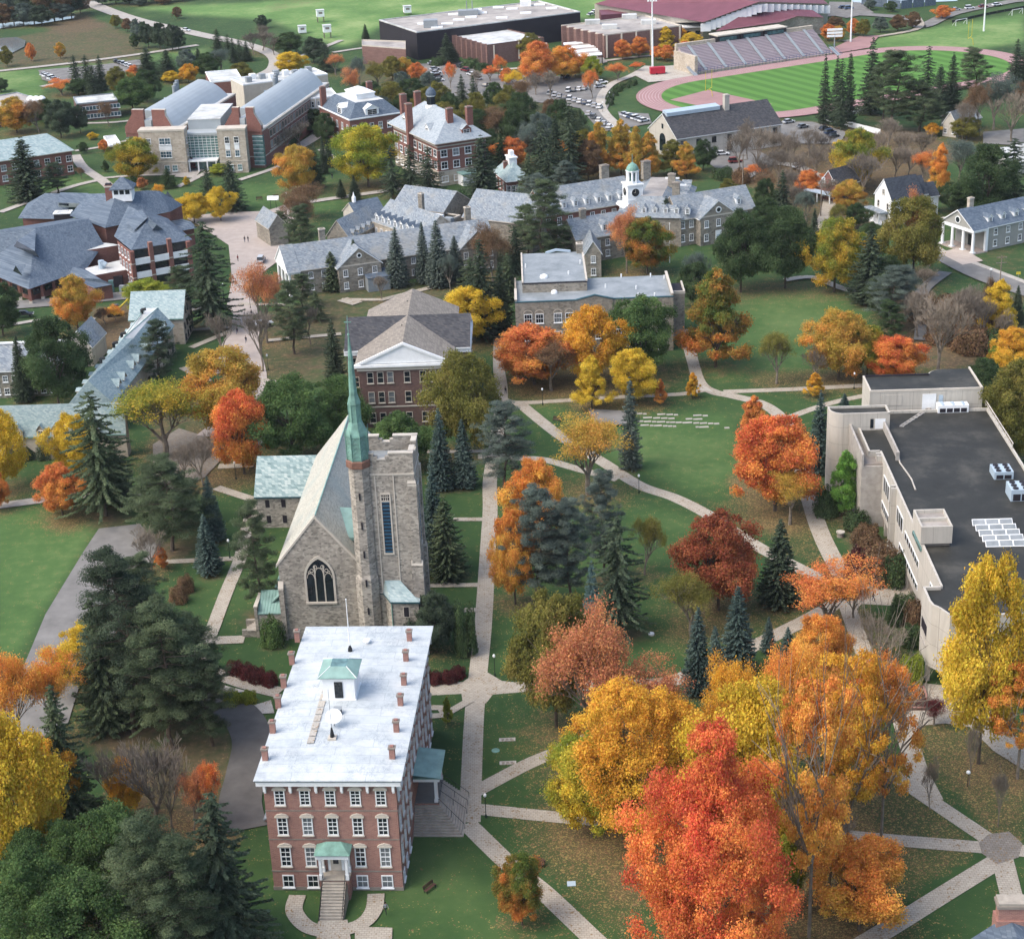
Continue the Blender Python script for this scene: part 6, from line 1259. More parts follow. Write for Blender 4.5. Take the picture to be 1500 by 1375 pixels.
def ridges(b,a,c,n,z0,z1,mat,w=.5,d=.5):
 for k in range(n):
  t=(k+.5)/n;x=a[0]+(c[0]-a[0])*t;y=a[1]+(c[1]-a[1])*t;m=MB();m.box(x-w,x+w,y-d,y+.02,z0,z1,mat);b.part(m,'pilaster')
def far():
 g=pblock('sports_hall','huge black-walled sports hall with pale gritty flat roof at the top of the photo','sports hall',[(610,47),(850,17),(790,1),(555,29)],12,'gym_black','grit_roof','pale_roof')
 b=g;q=g.q
 def on(px,py,w,d,h,mat,nm='roof_unit',z=11.5):p=b.v(px,py,z);m=MB();m.box(p[0]-w,p[0]+w,p[1]-d,p[1]+d,z-.02,z+h,mat);b.part(m,nm)
 for px,py in((640,41),(655,36),(672,30),(690,26),(705,20),(750,14),(790,8),(620,36),(735,27),(770,20),(808,13),(665,22),(730,12)):on(px,py,2.5,1.6,.5,'white_paint','skylight')
 on(631,40,3,2.5,3.2,'grey_metal');on(686,22,4.5,2.5,2.2,'grey_metal');on(770,9,2.5,2,2.6,'white_paint');on(700,20,1.8,2,2,'white_paint')
 for px in(684,692):p=b.v(px,18,12);m=MB();m.tube((p[0],p[1],12),(p[0],p[1],17),.25,.2,'grey_metal',6);b.part(m,'mast')
 b=pblock('brick_annexe','small brown brick block at the left corner of the black sports hall','building',[(530,66),(594,71),(594,60),(530,58)],8,'gym_brick','grit_roof')
 b=pblock('brick_pool_building','brown brick block with deep pilasters and pale patchy roof before the sports hall','building',[(713,66),(797,55),(730,39),(662,51)],8.5,'gym_brick','pale_roof','brown_brick')
 ridges(b,b.q[3],b.q[0],7,0,8.6,'gym_brick',1.1,1.0)
 a,c=b.q[0],b.q[1];
 for t in(.12,.55,.9):m=MB();x,y=a[0]+(c[0]-a[0])*t,a[1]+(c[1]-a[1])*t;m.box(x-.3,x+.3,y-.5,y,1,8,'cream_trim');b.part(m,'pilaster')
 p=P(765,85,0);m=MB();m.box(-10,10,0,8,-.3,3.6,'glass_blue');m.box(-11,11,-1,9,3.6,4.3,'cream_trim')
 e=thing('glazed_lobby','low glazed lobby with flat canopy in front of the patchy-roofed brick block','building',(p[0],p[1],0));m.obj('lobby_wall',e)
 for k in range(8):m=MB();x=-10+20*k/7;m.box(x-.15,x+.15,-.2,-.02,0,3.6,'white_paint');m.obj('mullion',e)
 b=pblock('brick_gymnasium','brown brick gymnasium with white pilasters and roof vents beside the maroon-roofed hall','building',[(885,51),(999,37),(945,22),(822,37)],10,'gym_brick','grit_roof')
 ridges(b,b.q[3],b.q[0],6,0,10.1,'gym_brick',1.2,1.2)
 a,c=b.q[0],b.q[1]
 for k in range(6):m=MB();t=.03+.94*k/5;x,y=a[0]+(c[0]-a[0])*t,a[1]+(c[1]-a[1])*t;m.box(x-.35,x+.35,y-.6,y+.3,.2,9.5,'cream_trim');b.part(m,'pilaster')
 for px,py in((893,42),(922,27),(950,35),(868,35)):p=b.v(px,py,9.6);m=MB();m.box(p[0]-3.2,p[0]+3.2,p[1]-2,p[1]+2,9.5,11.3,'pale_roof');b.part(m,'roof_vent')
 p=P(792,46,7);m=MB();base=P(792,58,0);e=thing('pyramid_roofed_entrance','low entrance pavilion with pale pyramid roof between two brown brick blocks','building',(base[0],base[1],0))
 m.box(-13,13,0,22,-.3,5,'gym_brick');m.obj('wall',e);m=MB();hip(m,-14,14,-1,24,5.2,9.5,'pale_roof',.5);m.obj('roof',e)
 q=[P(x,y,4.5)for x,y in((843,84),(882,80),(862,60),(823,63))];e=thing('covered_walkway','covered walkway roofed in pale panels between the brick gym blocks','walkway',(q[0][0],q[0][1],0))
 for k in range(7):
  a=[q[0][i]+(q[3][i]-q[0][i])*k/7-q[0][i]for i in(0,1)];c=[q[1][i]+(q[2][i]-q[1][i])*k/7-q[0][i]for i in(0,1)];m=MB();m.slab([(a[0],a[1],4.5),(c[0],c[1],4.5),(c[0],c[1]+3.4,4.8),(a[0],a[1]+3.4,4.8)],.3,'white_paint' if k%2==0 else 'grit_roof');m.obj('roof_panel',e)
 for k in range(5):m=MB();x=(q[1][0]-q[0][0])*k/4;y=(q[1][1]-q[0][1])*k/4;m.box(x-.2,x+.2,y-.2,y+.2,-.2,4.2,'dark_metal');m.obj('post',e)
 base=P(1025,45,0);e=thing('maroon_roofed_field_house','wide field house with low maroon metal roofs and glazed gable ends behind the grandstand','sports hall',(base[0],base[1],0));b=Px(e,base);v=b.v
 m=MB();A=[(871,6,10),(1030,33,10),(1112,3,17),(1180,-22,10),(1000,-45,10),(940,-16,17)]
 m.face([v(*A[0]),v(*A[1]),v(*A[2]),v(*A[5])],'maroon_metal');m.face([v(*A[2]),v(1213,6,10),v(*A[3]),v(*A[5])],'maroon_metal');b.part(m,'great_roof')
 m=MB();m.face([v(871,6,9.7),v(1030,33,9.7),v(1030,33,-0.3)[:2]+(-.3,),v(871,6,9)[:2]+(-.3,)][::-1],'cream_trim');m.face([v(1030,33,9.7),v(1112,3,16.7),v(1213,6,9.7),v(1213,6,9)[:2]+(-.3,),v(1030,33,9)[:2]+(-.3,)][::-1],'cream_trim');b.part(m,'great_wall')
 m=MB()
 for k in range(22):
  t=(k+.5)/22;a,c,d=v(1030,33,9.7),v(1112,3,16.7),v(1213,6,9.7);p=[a[i]+(c[i]-a[i])*min(1,t*2)+(d[i]-c[i])*max(0,t*2-1)for i in range(3)];m=MB();m.box(p[0]-2.2,p[0]+2.2,p[1]-.7,p[1]-.4,p[2]-4.2,p[2]-.8,'white_paint');b.part(m,'glazing_panel')
 m=MB();m.face([v(1048,46,7.5),v(1142,33,10),v(1168,24,9.5),v(1105,11,13.5)],'maroon_metal');m.face([v(1168,24,9.5),v(1207,26,7.5),v(1190,15,9.5),v(1105,11,13.5)],'maroon_metal');b.part(m,'front_roof')
 m=MB();m.face([v(1048,46,7.3),v(1142,33,9.8),v(1168,24,9.3),v(1207,26,7.3),(*v(1207,26,7)[:2],-.3),(*v(1048,46,7)[:2],-.3)][::-1],'tan_stone');b.part(m,'front_wall')
 for px,py in((1163,33),(1178,34),(1193,33)):p=v(px,py+8,2);m=MB();m.box(p[0]-2.2,p[0]+2.2,p[1]-.5,p[1],.6,7,'glass');b.part(m,'window')
 m=MB();p=v(905,18,8);m.prism([(p[0]-8,p[1]-6),(p[0]+9,p[1]-3),(p[0]+9,p[1]+8),(p[0]-8,p[1]+8)],-.3,8,'maroon_metal');b.part(m,'side_entrance')
 m=MB();p=v(1010,38,6);m.box(p[0]-14,p[0]+10,p[1]-5,p[1]+3,-.3,6,'tan_stone');m.box(p[0]-15,p[0]+11,p[1]-6,p[1]+4,6,6.6,'white_paint');b.part(m,'lobby')
 for k in range(4):m=MB();m.box(p[0]-6+k*4,p[0]-4+k*4,p[1]-5.2,p[1]-5,1,4.6,'glass');b.part(m,'window')
 z1=6.0;f=[P(*c,1.0)for c in((1020,106),(1219,78))];bk=[P(*c,z1+.5)for c in((1013,82),(1186,58))]
 base=f[0];e=thing('grandstand','long grey-pink bleacher grandstand with blue railings beside the running track','grandstand',(base[0],base[1],0));an=math.atan2(f[1][1]-f[0][1],f[1][0]-f[0][0]);Lg=math.dist(*f);e.rotation_euler.z=an
 lo=lambda p:((p[0]-base[0])*math.cos(an)+(p[1]-base[1])*math.sin(an),-(p[0]-base[0])*math.sin(an)+(p[1]-base[1])*math.cos(an))
 B0,B1=lo(bk[0]),lo(bk[1]);dp=max(14,B0[1]);m=MB();n=18
 for k in range(n):m.box(0,Lg,dp*k/n,dp*(k+1)/n,-.3-k*.003,1.2+(z1+2)*k/n,'bleacher')
 m.obj('seating',e);m=MB()
 for k in range(7):m=MB();x=Lg*(k+.5)/7;m.slab([(x-.7,.0,1.45),(x+.7,0,1.45),(x+.7,dp,z1+3.3),(x-.7,dp,z1+3.3)],.15,'grey_metal');m.obj('aisle',e)
 m=MB();m.box(-1.4,-.02,-1,dp+1,-.3,z1+1.5,'tan_stone');m.box(-.9,Lg*.27,dp+.02,dp+1.2,-.3,z1+4.2,'tan_stone');m.obj('end_wall',e);m=MB();m.box(Lg*.8,Lg,dp+.02,dp+1.2,-.3,z1+4.4,'tan_stone');m.obj('back_wall',e)
 for k in range(3):m=MB();x=Lg*(.285+.175*k);w=Lg*.16;m.box(x,x+w,dp+.03,dp+6,-.3,z1+5.0,'gym_black');m.box(x-.3,x+w+.3,dp-.5,dp+6.3,z1+5,z1+5.5,'cream_trim');m.box(x+1.2,x+w-1.2,dp-.06,dp+.02,z1+3.0,z1+4.4,'glass_blue');m.obj('press_box',e)
 m=MB()
 for k in range(41):x=Lg*k/40;m.tube((x,-.4,0),(x,-.4,2.4),.05,.05,'rail_blue',4,False)
 for z in(1.5,2.4):m.tube((0,-.4,z),(Lg,-.4,z),.06,.06,'rail_blue',4)
 m.box(0,Lg,-.3,-.02,-.3,1.1,'tan_stone');m.obj('front_railing',e)
 for sx,d in((-3,1),(Lg+.3,-1)):m=MB();m.slab([(sx,-4,.1),(sx+2,-4,.1),(sx+2,3,3),(sx,3,3)],.2,'grey_metal');m.tube((sx,-4,1),(sx,3,4),.05,.05,'rail_blue',4);m.tube((sx+2,-4,1),(sx+2,3,4),.05,.05,'rail_blue',4);m.obj('stair',e)
 ze,zr=7.5,14.0
 b=Bld('cream_heating_plant','cream-walled building with long dark shingle roof, small square windows and an arched gable window','building',(990,204),(1148,181),7.5,depth=20)
 gable_block(b,ze,zr,'x','cream_stucco','dark_shingle',.6,b.w,20,0,0);wins(b,(0,.6),(b.w,.6),[4.6,1.2],7,1.6,1.8,2,2,fmat='iron')
 m=MB();m.slab([(b.w*.03,8.2,zr+.3),(b.w*.52,8.2,zr+.3),(b.w*.52,11.2,zr+.8),(b.w*.03,11.2,zr+.8)],1.2,'blue_metal');b.part(m,'ridge_monitor');chimney(b,b.w*.58,8.5,11,17.5,1.8,1.4,'cream_stucco','cream_stucco')
 m=MB();m.box(.5,.59,8,12,1.5,5.5,'glass');m.tube((.59,10,5.5),(.5,10,5.5),2,2,'glass',20);m.box(.5,.58,9.4,10.6,9.0,10.6,'glass');b.part(m,'arched_window')
 for yy in(4,16):m=MB();m.box(.5,.58,yy-.8,yy+.8,2,5,'glass');b.part(m,'window')
 zv=14.0
 b=Bld('victorian_brick_hall','tall red brick Victorian hall with grey hipped roof, many chimneys and white cupola','hall',(638,211),(716,198),zv,depth=36)
 k=b;a=P(570,180,zv);o_=P(638,211,zv);dpt=math.dist(a,o_);W=b.w;aa=math.atan2(a[1]-o_[1],a[0]-o_[0]);b.a=aa-math.pi/2;b.w=W*.98;b.d=dpt;W=b.w
 m=MB();m.box(1,W-1,1,dpt-1,4.6,zv-.2,'red_brick');m.box(.95,W-.95,.95,dpt-.95,-.5,4.6,'tan_stone');m.box(.93,W-.93,.93,dpt-.93,4.5,4.8,'cream_trim');m.box(.94,W-.94,.94,dpt-.94,12.4,12.8,'cream_trim');m.box(.95,W-.95,.95,dpt-.95,11.4,11.7,'cream_trim');b.part(m,'wall')
 m=MB();hip(m,0,W,0,dpt,zv,21.5,'vict_slate',.5,inset=W*.5,side='cream_trim');b.part(m,'roof')
 for z,h in((9.2,2.4),(5.4,2.4),(1.2,2.0)):
  wins(b,(1,1),(W-1,1),[z],4,2.3,h,2,2,.18);wins(b,(1,dpt-1),(1,1),[z],9,2.3,h,2,2,.18);wins(b,(W-1,1),(W-1,dpt-1),[z],6,2,h,2,2,.18)
 for x,y in((.2,dpt*.55),(W*.42,dpt*.16),(W*.75,dpt*.12),(W*.25,dpt*.95),(W*.55,dpt*.98)):chimney(b,x,y,5 if x<1 else 15,23.0,2.0,1.6,'red_brick','stucco_dark')
 for x,y,rz in((2.2,dpt*.3,-math.pi/2),(2.2,dpt*.8,-math.pi/2),(W*.62,1.6,0)):dormer(b,x,y,14.8,3.2,2.2,4.5,rz,'vict_slate','white_paint' if rz else 'red_brick',rise=1.2,winw=2.2)
 m=MB();X,Y=W*.5,dpt*.62;m.lathe((X,Y,19.5),[(1.9,0),(1.9,1.4),(1.4,1.6),(1.4,4.6),(1.7,4.8)],'white_paint',8);cu=b.part(m,'cupola');m=MB();m.lathe((X,Y,24.3),[(1.75,0),(1.7,.8),(1.2,1.8),(.4,2.4),(.1,2.6),(.04,3.8)],'blue_slate',12);m.obj('cupola_dome',cu);m=MB();m.lathe((X,Y,21.3),[(1.42,0),(1.42,2.6)],'glass',8);m.obj('louvre',cu)
 m=MB();m.box(W*.4,W*.7,-3,.95,-.2,3.6,'white_paint');m.box(W*.38,W*.72,-3.3,.94,3.6,4.0,'copper_pale');b.part(m,'entrance_porch')
 b=Bld('mansard_brick_hall','square red brick hall with dark mansard roof, arched white dormers and a glazed roof lantern','hall',(512,176),(588,165),10,depth=28)
 W=b.w;m=MB();m.box(0,W,0,28,-.5,9.8,'red_brick');m.box(-.4,W+.4,-.4,28.4,9.8,10.2,'white_paint');b.part(m,'wall')
 m=MB();i=4.5;A=[(0,0),(W,0),(W,28),(0,28)];B_=[(i,i),(W-i,i),(W-i,28-i),(i,28-i)]
 for q in range(4):m.face([(*A[q],10.2),(*A[(q+1)%4],10.2),(*B_[(q+1)%4],14.6),(*B_[q],14.6)],'blue_slate')
 m.face([(*p,14.6)for p in B_],'pale_roof');b.part(m,'mansard_roof');m=MB();m.box(W*.35,W*.7,9,19,14.6,16.4,'white_paint');hip(m,W*.35,W*.7,9,19,16.5,18,'white_paint',.3);b.part(m,'roof_lantern')
 dormer(b,W*.45,.5,10.2,5,2.6,4,0,'white_paint','white_paint',rise=1.3,winw=3.6);dormer(b,.5,10,10.2,4,2.6,4,-math.pi/2,'white_paint','white_paint',rise=1.3,winw=3)
 for z in(5.6,1.4):wins(b,(0,0),(W,0),[z],6,1.5,2.4,2,2,.15);wins(b,(0,28),(0,0),[z],6,1.5,2.4,2,2,.15)
 for x,y in((1,26),(W-1.5,24)):chimney(b,x,y,9,17,2,1.4,'red_brick','stucco_dark')
 b=Bld('brick_pavilion','small red brick pavilion with pale green hipped roof and white lantern','pavilion',(742,266),(778,262),5.4,depth=15);W=b.w
 m=MB();m.box(.6,W-.6,.6,14.4,-.5,5.2,'red_brick');b.part(m,'wall');m=MB();hip(m,0,W,0,15,5.4,10,'green_slate',.3,inset=5,side='white_paint');b.part(m,'roof');m=MB();m.box(W*.35,W*.65,5.5,9.5,9,11,'white_paint');m.box(W*.32,W*.68,5.2,9.8,11,11.3,'white_paint');m.box(W*.42,W*.58,6.5,8.6,11.3,13,'white_paint');b.part(m,'roof_lantern')
 chimney(b,2.2,8,6,9.5,1.4,1.0,'red_brick','stucco_dark');wins(b,(0,.6),(W,.6),[1.2],5,1.3,2.6,2,2,.15);wins(b,(.6,15),(.6,0),[1.2],4,1.3,2.6,2,2,.15)
 b=Bld('white_clapboard_house','tall white clapboard house with dark hipped gables and a small front porch','house',(1304,290),(1362,283),7.0,depth=9)
 gable_block(b,7.0,11.2,'x','white_paint','house_roof',.5,b.w,9.5,0,0);
 k=b.sub((1279,283),(1306,294),7.4,depth=11);gable_block(k,7.4,12.6,'y','white_paint','house_roof',.4,k.w,11,0,0,'front_roof','front_wall');wins(k,(0,.4),(k.w,.4),[4.2,1.0],2,1,1.8,1,2,fmat='cream_trim');wins(k,(0,.4),(k.w,.4),[8.2],[k.w/2],1.2,1.4,2,2,fmat='cream_trim')
 m=MB();m.box(-1,k.w*.8,-2.6,.3,3.2,3.6,'grey_slate');m.box(-.8,k.w*.8-.2,-2.4,.2,-.2,.4,'white_paint');k.part(m,'front_porch')
 for t in range(4):m=MB();x=-.6+t*(k.w*.8-.2)/3;m.box(x-.12,x+.12,-2.3,-2.05,.4,3.2,'white_paint');k.part(m,'porch_post')
 x0=b.L(1328,290,7)[0];m=MB();gwalls(m,x0,x0+4.6,-.4,4,-.5,7.2,10.2,'y','white_paint');b.part(m,'gable_wall');m=MB();gable(m,x0,x0+4.6,-.3,5,7.2,10.2,'y','house_roof',.35,.2,ovg=.3,side='white_paint');b.part(m,'gable_roof');wins(b,(x0,-.4),(x0+4.6,-.4),[7.2,4.2,1.1],[2.3],.8,1.5,1,2,fmat='cream_trim')
 wins(b,(0,.5),(b.w,.5),[4.2,1.1],[2,b.w-5,b.w-2],.9,1.7,1,2,fmat='cream_trim');m=MB();m.box(x0-1.8,x0-1.0,2.0,2.8,7.5,12,'white_paint');b.part(m,'chimney')
 k=b.sub((1356,289),(1378,286),5.8,depth=8);gable_block(k,5.8,9,'x','white_paint','house_roof',.4,k.w,8,0,0,'rear_roof','rear_wall')
 b=Bld('portico_house','grey-walled house with dark blue roof and a white four-columned portico beside the street','house',(1446,334),(1520,318),6.6,depth=13)
 k=b;gable_block(b,6.6,10.8,'x','house_grey','blue_slate',.5,b.w+12,13,0,0)
 m=MB();gp=4.4;X0=-gp;m.face([(X0,.3,6.7),(X0,12.7,6.7),(X0,6.5,10.8)][::-1],'house_grey');m.slab([(X0-.4,-.2,6.5),(.2,-.2,6.5),(.2,6.5,11.0),(X0-.4,6.5,11.0)],.3,'blue_slate','white_paint');m.slab([(.2,13.2,6.5),(X0-.4,13.2,6.5),(X0-.4,6.5,11.0),(.2,6.5,11.0)],.3,'blue_slate','white_paint');m.box(X0-.2,.49,0,13,5.8,6.6,'white_paint');b.part(m,'portico')
 m=MB();m.tube((X0-.02,6.5,8.2),(X0-.12,6.5,8.2),1.0,1.0,'white_paint',14);m.tube((X0-.121,6.5,8.2),(X0-.16,6.5,8.2),.75,.75,'glass',14);b.part(m,'round_window')
 for y in(.6,4.4,8.6,12.4):m=MB();m.tube((X0+.3,y,0),(X0+.3,y,5.8),.45,.38,'white_paint',12);m.box(X0-.35,X0+.95,y-.65,y+.65,-.2,.5,'white_paint');b.part(m,'column')
 m=MB();m.box(-.3,.6,-.05,.6,-.2,6.3,'white_paint');b.part(m,'corner_pilaster');m=MB();m.box(X0-.5,.45,-.3,13.3,-.2,.25,'block_paving');b.part(m,'porch_floor')
 for t in range(4):dormer(b,2.5+4.6*t,1.6,7.4,1.7,1.5,3.2,0,'blue_slate','white_paint',rise=.8,winw=1.0)
 wins(b,(0,.5),(b.w,.5),[4.0,.9],[3.6,8.0,12.4],1.3,1.8,2,2,.15);m=MB();m.box(.4,.48,5.6,7.4,.3,3.2,'dark_metal');b.part(m,'door');chimney(b,1.5,8.5,8,12.6,1.5,1,'tan_stone','cream_trim')
 b=Bld('cream_cottage','small cream gabled cottage with grey roof below the dark pines','house',(1379,180),(1402,183),4.5,depth=12);gable_block(b,4.5,8.5,'y','cream_stucco','grey_slate',.4);wins(b,(0,.4),(b.w,.4),[1.2],2,1.1,1.6,2,2);k=b.sub((1400,178),(1440,172),4,depth=9);gable_block(k,4,6.5,'x','house_grey','grey_slate',.4,k.w,9,0,0,'side_roof','side_wall')
 b=Bld('brown_timber_house','small brown house with dark gabled roof behind the orange tree','house',(1198,268),(1226,274),5,depth=11);gable_block(b,5,9.4,'y','red_brick','dark_shingle',.4);wins(b,(0,.4),(b.w,.4),[5.4,1.4],2,1.2,1.5,2,2,.15);m=MB();m.box(-3,b.w,-3,.2,2.8,3.0,'blue_metal');b.part(m,'porch_roof')
 for t in range(3):m=MB();x=-2.6+t*(b.w+2.2)/2;m.box(x-.12,x+.12,-2.8,-2.5,-.2,2.8,'white_paint');b.part(m,'porch_post')
 b=Bld('white_roofed_house','house with nearly white roof at the right edge behind the dark tree','house',(1478,240),(1530,232),4,depth=14);gable_block(b,4,7.5,'x','house_grey','pale_roof',.4)
 b=Bld('slate_roof_corner_house','grey slate roof corner with a fat brick and stone chimney at the bottom right','house',(1395,1400),(1560,1400),9,depth=20)
 W=b.w;xc=b.L(1479,1345,11)[0];yc=b.L(1479,1345,11)[1]
 m=MB();m.box(.5,W,-12,yc-1.5,-.5,8,'tan_stone');b.part(m,'wall');m=MB();m.face([(-1.5,-14,8),(xc,-14,12.2),(xc,yc+.5,11.2),(-1.5,yc-3.5,8)],'blue_slate');m.face([(xc,-14,12.2),(xc+9,-14,8),(xc+9,yc-3.5,8),(xc,yc+.5,11.2)],'blue_slate');m.face([(-1.5,yc-3.5,8),(xc,yc+.5,11.2),(xc+9,yc-3.5,8)][::-1],'blue_slate');b.part(m,'roof')
 m=MB();m.box(xc-1.45,xc+1.45,yc-.8,yc+.8,8,13.0,'hall_brick');m.box(xc-1.7,xc+1.7,yc-1.05,yc+1.05,8,11.4,'hall_brick');m.box(xc-1.7,xc+1.7,yc-1.0,yc+1.0,13.003,13.35,'stucco_dark');m.box(xc-1.55,xc+1.55,yc-.9,yc+.9,13.36,13.7,'step_stone');b.part(m,'chimney')
m_plain('bleacher','#a2979b',.8,.05,.3);m_plain('rail_blue','#3f5f86',.5,.05);m_slate('vict_slate',['#7b858d','#8b959c','#99a2a7','#a4abaf'],.35,.5);m_slate('house_roof',['#272c35','#31373f','#3a4048','#444a51'],.3,.6);m_plain('house_grey','#9a9a94',.85,.06)
far()
def T(rows,where,*,kinds=None):
 for r in rows:TREES.append((*r,where))
T([(1046,1440,1062,205,'X','rd')],'filling the lower middle of the photo')
T([(930,1212,1005,205,'Y','go'),],'spreading over the long diagonal walk')
T([(868,1225,1075,110,'R','ye_g')],'left of the forked golden tree')
T([(1100,1275,1000,150,'R','ye')],'behind the big red-orange tree')
T([(1185,1372,990,98,'T','og'),(1240,1265,950,96,'T','go'),(1290,1240,960,88,'T','og'),(1150,1190,950,110,'S','og'),(1205,1200,1000,120,'S','or')],'in the grove before the concrete building')
T([(1060,1150,965,100,'S','go')],'left edge of the golden grove')
T([(1150,1330,1215,50,'E','yg')],'at the foot of the big red-orange tree')
T([(1258,1362,1232,125,'R','og')],'low beside the diagonal walk junction')
T([(1433,1118,818,122,'R','ye')],'standing tall before the concrete building')
T([(1490,1140,962,80,'T','og')],'at the right edge below the concrete building')
T([(1203,1012,903,78,'R','og')],'glowing just above the golden grove')
T([(1215,925,838,120,'S','or'),(1250,905,855,40,'S','rg')],'by the plaza west of the concrete building')
T([(1022,1015,888,52,'F','bs'),(1080,985,857,62,'F','bs'),(1047,1022,916,44,'F','bs')],'in the tight cluster above the golden grove')
T([(1125,955,903,26,'F','bs'),(1153,982,918,38,'F','bs')],'small, beside the curved walk')
T([(1141,886,760,70,'F','ds')],'standing alone right of the rust red tree')
T([(1052,893,755,112,'R','ru')],'in the lawn below the curved walk')
T([(1012,932,836,74,'S','ol')],'below the rust red tree')
T([(1135,748,610,118,'R','rg')],'beside the walk left of the concrete building')
T([(1103,657,576,45,'E','or')],'at the bend of the upper walk')
T([(1157,768,692,62,'S','oy')],'under the orange-red tree')
T([(1236,754,655,46,'E','lg')],'against the concrete building wall')
T([(1199,692,570,42,'F','bs'),(1236,614,576,28,'F','bs')],'left of the concrete stair tower')
T([(924,686,552,34,'N','gg')],'thin and leaning in the middle lawn')
T([(862,724,615,96,'S','oy')],'where two walks meet in the centre')
T([(745,722,588,72,'P','gg')],'beside the long straight walk')
T([(785,800,673,78,'R','og'),(755,885,745,62,'R','og')],'right of the long straight walk')
T([(797,892,712,88,'P','gg'),(832,888,728,70,'P','gg'),(885,850,690,62,'P','gg')],'in the centre lawn')
T([(905,930,752,86,'N','ds'),],'in the middle of the centre lawn')
T([(868,902,820,30,'F','bb')],'beside the very dark fir')
T([(944,842,760,58,'S','ol')],'behind the very dark fir')
T([(815,1065,868,108,'R','ol')],'large, right of the walk crossing')
T([(880,1110,898,135,'S','pk'),(948,1120,985,115,'S','pk'),(985,1120,1010,90,'S','go')],'above the forked golden tree')
T([(765,1354,1252,66,'R','or_g')],'small, by the lower diagonal walk')
T([(656,1060,1018,15,'E','yg')],'sapling by the side porch of the brick hall')
T([(195,1075,810,118,'P','ds'),(262,1098,880,120,'P','dp'),(215,960,812,70,'P','dp'),(160,1070,870,80,'N','dp'),(315,1090,950,70,'P','dp')],'in the dark stand left of the chapel')
T([(130,1008,918,88,'R','ye')],'beside the asphalt lot')
T([(78,1085,958,72,'S','og'),(20,1120,948,95,'S','og')],'below the asphalt lot')
T([(22,1300,1045,140,'R','ye'),(75,1220,1075,80,'R','go')],'at the left edge')
T([(105,1205,1000,88,'N','dp')],'right of the big yellow tree')
T([(225,1218,1062,112,'B','br'),(172,1205,1088,85,'B','br')],'left of the brick hall')
T([(190,1200,1110,46,'R','go')],'behind the bare trees')
T([(285,1225,1135,62,'S','pk'),(318,1215,1120,50,'S','rg'),(255,1222,1085,70,'B','br')],'left of the brick hall')
T([(68,1425,1250,135,'R','mg'),(175,1345,1185,115,'R','mg'),(140,1450,1290,150,'R','mg'),(60,1340,1215,90,'R','mg'),(110,1330,1205,80,'R','mg')],'in the lower left clump')
T([(240,1420,1195,125,'P','dp'),(335,1385,1160,115,'N','ds'),(275,1440,1235,120,'P','dp')],'in the lower left clump')
T([(155,755,568,98,'N','dp')],'in front of the green-slate dormitory')
T([(250,808,672,98,'P','dp')],'above the asphalt lot')
T([(313,792,697,44,'F','bs'),(307,840,753,46,'F','bs')],'one behind the other left of the chapel')
T([(222,843,758,50,'B','br')],'at the top of the asphalt lot')
T([(237,833,798,20,'E','or')],'at the top of the asphalt lot')
T([(380,905,735,60,'P','dp')],'against the west wall of the chapel')
T([(92,754,679,62,'R','or')],'by the gravel lane')
T([(112,702,607,64,'R','ye')],'before the dormitory wall')
T([(8,718,598,64,'R','ye')],'at the left edge of the dormitory lawn')
T([(-2,748,688,38,'R','or')],'cut by the left edge')
T([(358,694,570,80,'R','rg')],'before the green trees above the chapel')
T([(338,642,510,110,'R','oy')],'behind the orange-red tree')
T([(430,678,552,108,'R','mg'),(500,655,553,88,'R','mg')],'above the chapel roof')
T([(242,670,563,112,'S','go_g')],'beside the dormitory corner')
T([(300,714,625,62,'B','br'),(270,700,640,44,'B','br')],'behind the chapel spruces')
T([(240,568,468,50,'P','ds')],'against the dormitory long wing')
T([(87,598,466,90,'R','dg')],'big, in the dormitory court')
T([(37,588,490,38,'F','ds')],'in the dormitory court')
T([(5,492,413,58,'R','dg')],'at the left edge by the campus centre')
T([(115,485,403,56,'R','oy')],'before the campus centre low roof')
T([(218,452,411,68,'R','yg'),],'low, before the campus centre balconies')
T([(268,452,388,46,'P','dp')],'between campus centre and plaza')
T([(312,480,320,82,'N','ds')],'tall, left of the paved plaza')
T([(325,530,450,46,'B','br')],'below the tall plaza fir')
T([(392,502,383,54,'S','pk')],'on the plaza edge')
T([(432,520,412,54,'P','dp')],'below the white columned portico')
T([(385,545,440,58,'B','br')],'beside the plaza walk')
T([(492,565,468,34,'N','ds')],'left of the brown brick hall')
T([(690,503,420,76,'R','ye')],'right of the brown brick hall roof')
T([(708,495,348,62,'N','ds'),(735,485,385,40,'N','ds')],'between the brown hall and the lecture hall')
T([(800,388,262,68,'P','dp'),(770,372,300,40,'P','dp')],'behind the lecture hall')
T([(722,412,328,56,'S','br')],'right of the quadrangle front')
T([(682,665,515,92,'R','ol')],'before the brown brick hall')
T([(590,690,606,78,'R','mg')],'behind the chapel tower')
T([(648,716,597,44,'F','bs'),(681,714,614,42,'F','bs'),(640,832,682,52,'F','bs'),],'right of the chapel tower')
T([(656,845,728,60,'N','dp')],'right of the chapel tower base')
T([(640,955,868,62,'R','ds')],'low, between chapel tower and walk')
T([(783,563,478,108,'R','or')],'before the lecture hall left half')
T([(808,572,500,60,'S','br')],'before the lecture hall')
T([(870,563,450,88,'R','go')],'before the lecture hall middle')
T([(942,548,432,88,'R','mg')],'before the lecture hall right half')
T([(867,600,517,46,'E','ye')],'narrow, below the lecture hall')
T([(928,592,511,64,'R','ye')],'below the lecture hall')
T([(967,593,553,18,'E','or'),(1015,583,544,20,'E','go'),(1193,581,544,25,'E','go')],'young, beside the upper cross walk')
T([(1048,538,386,86,'E','or_g'),],'right of the lecture hall')
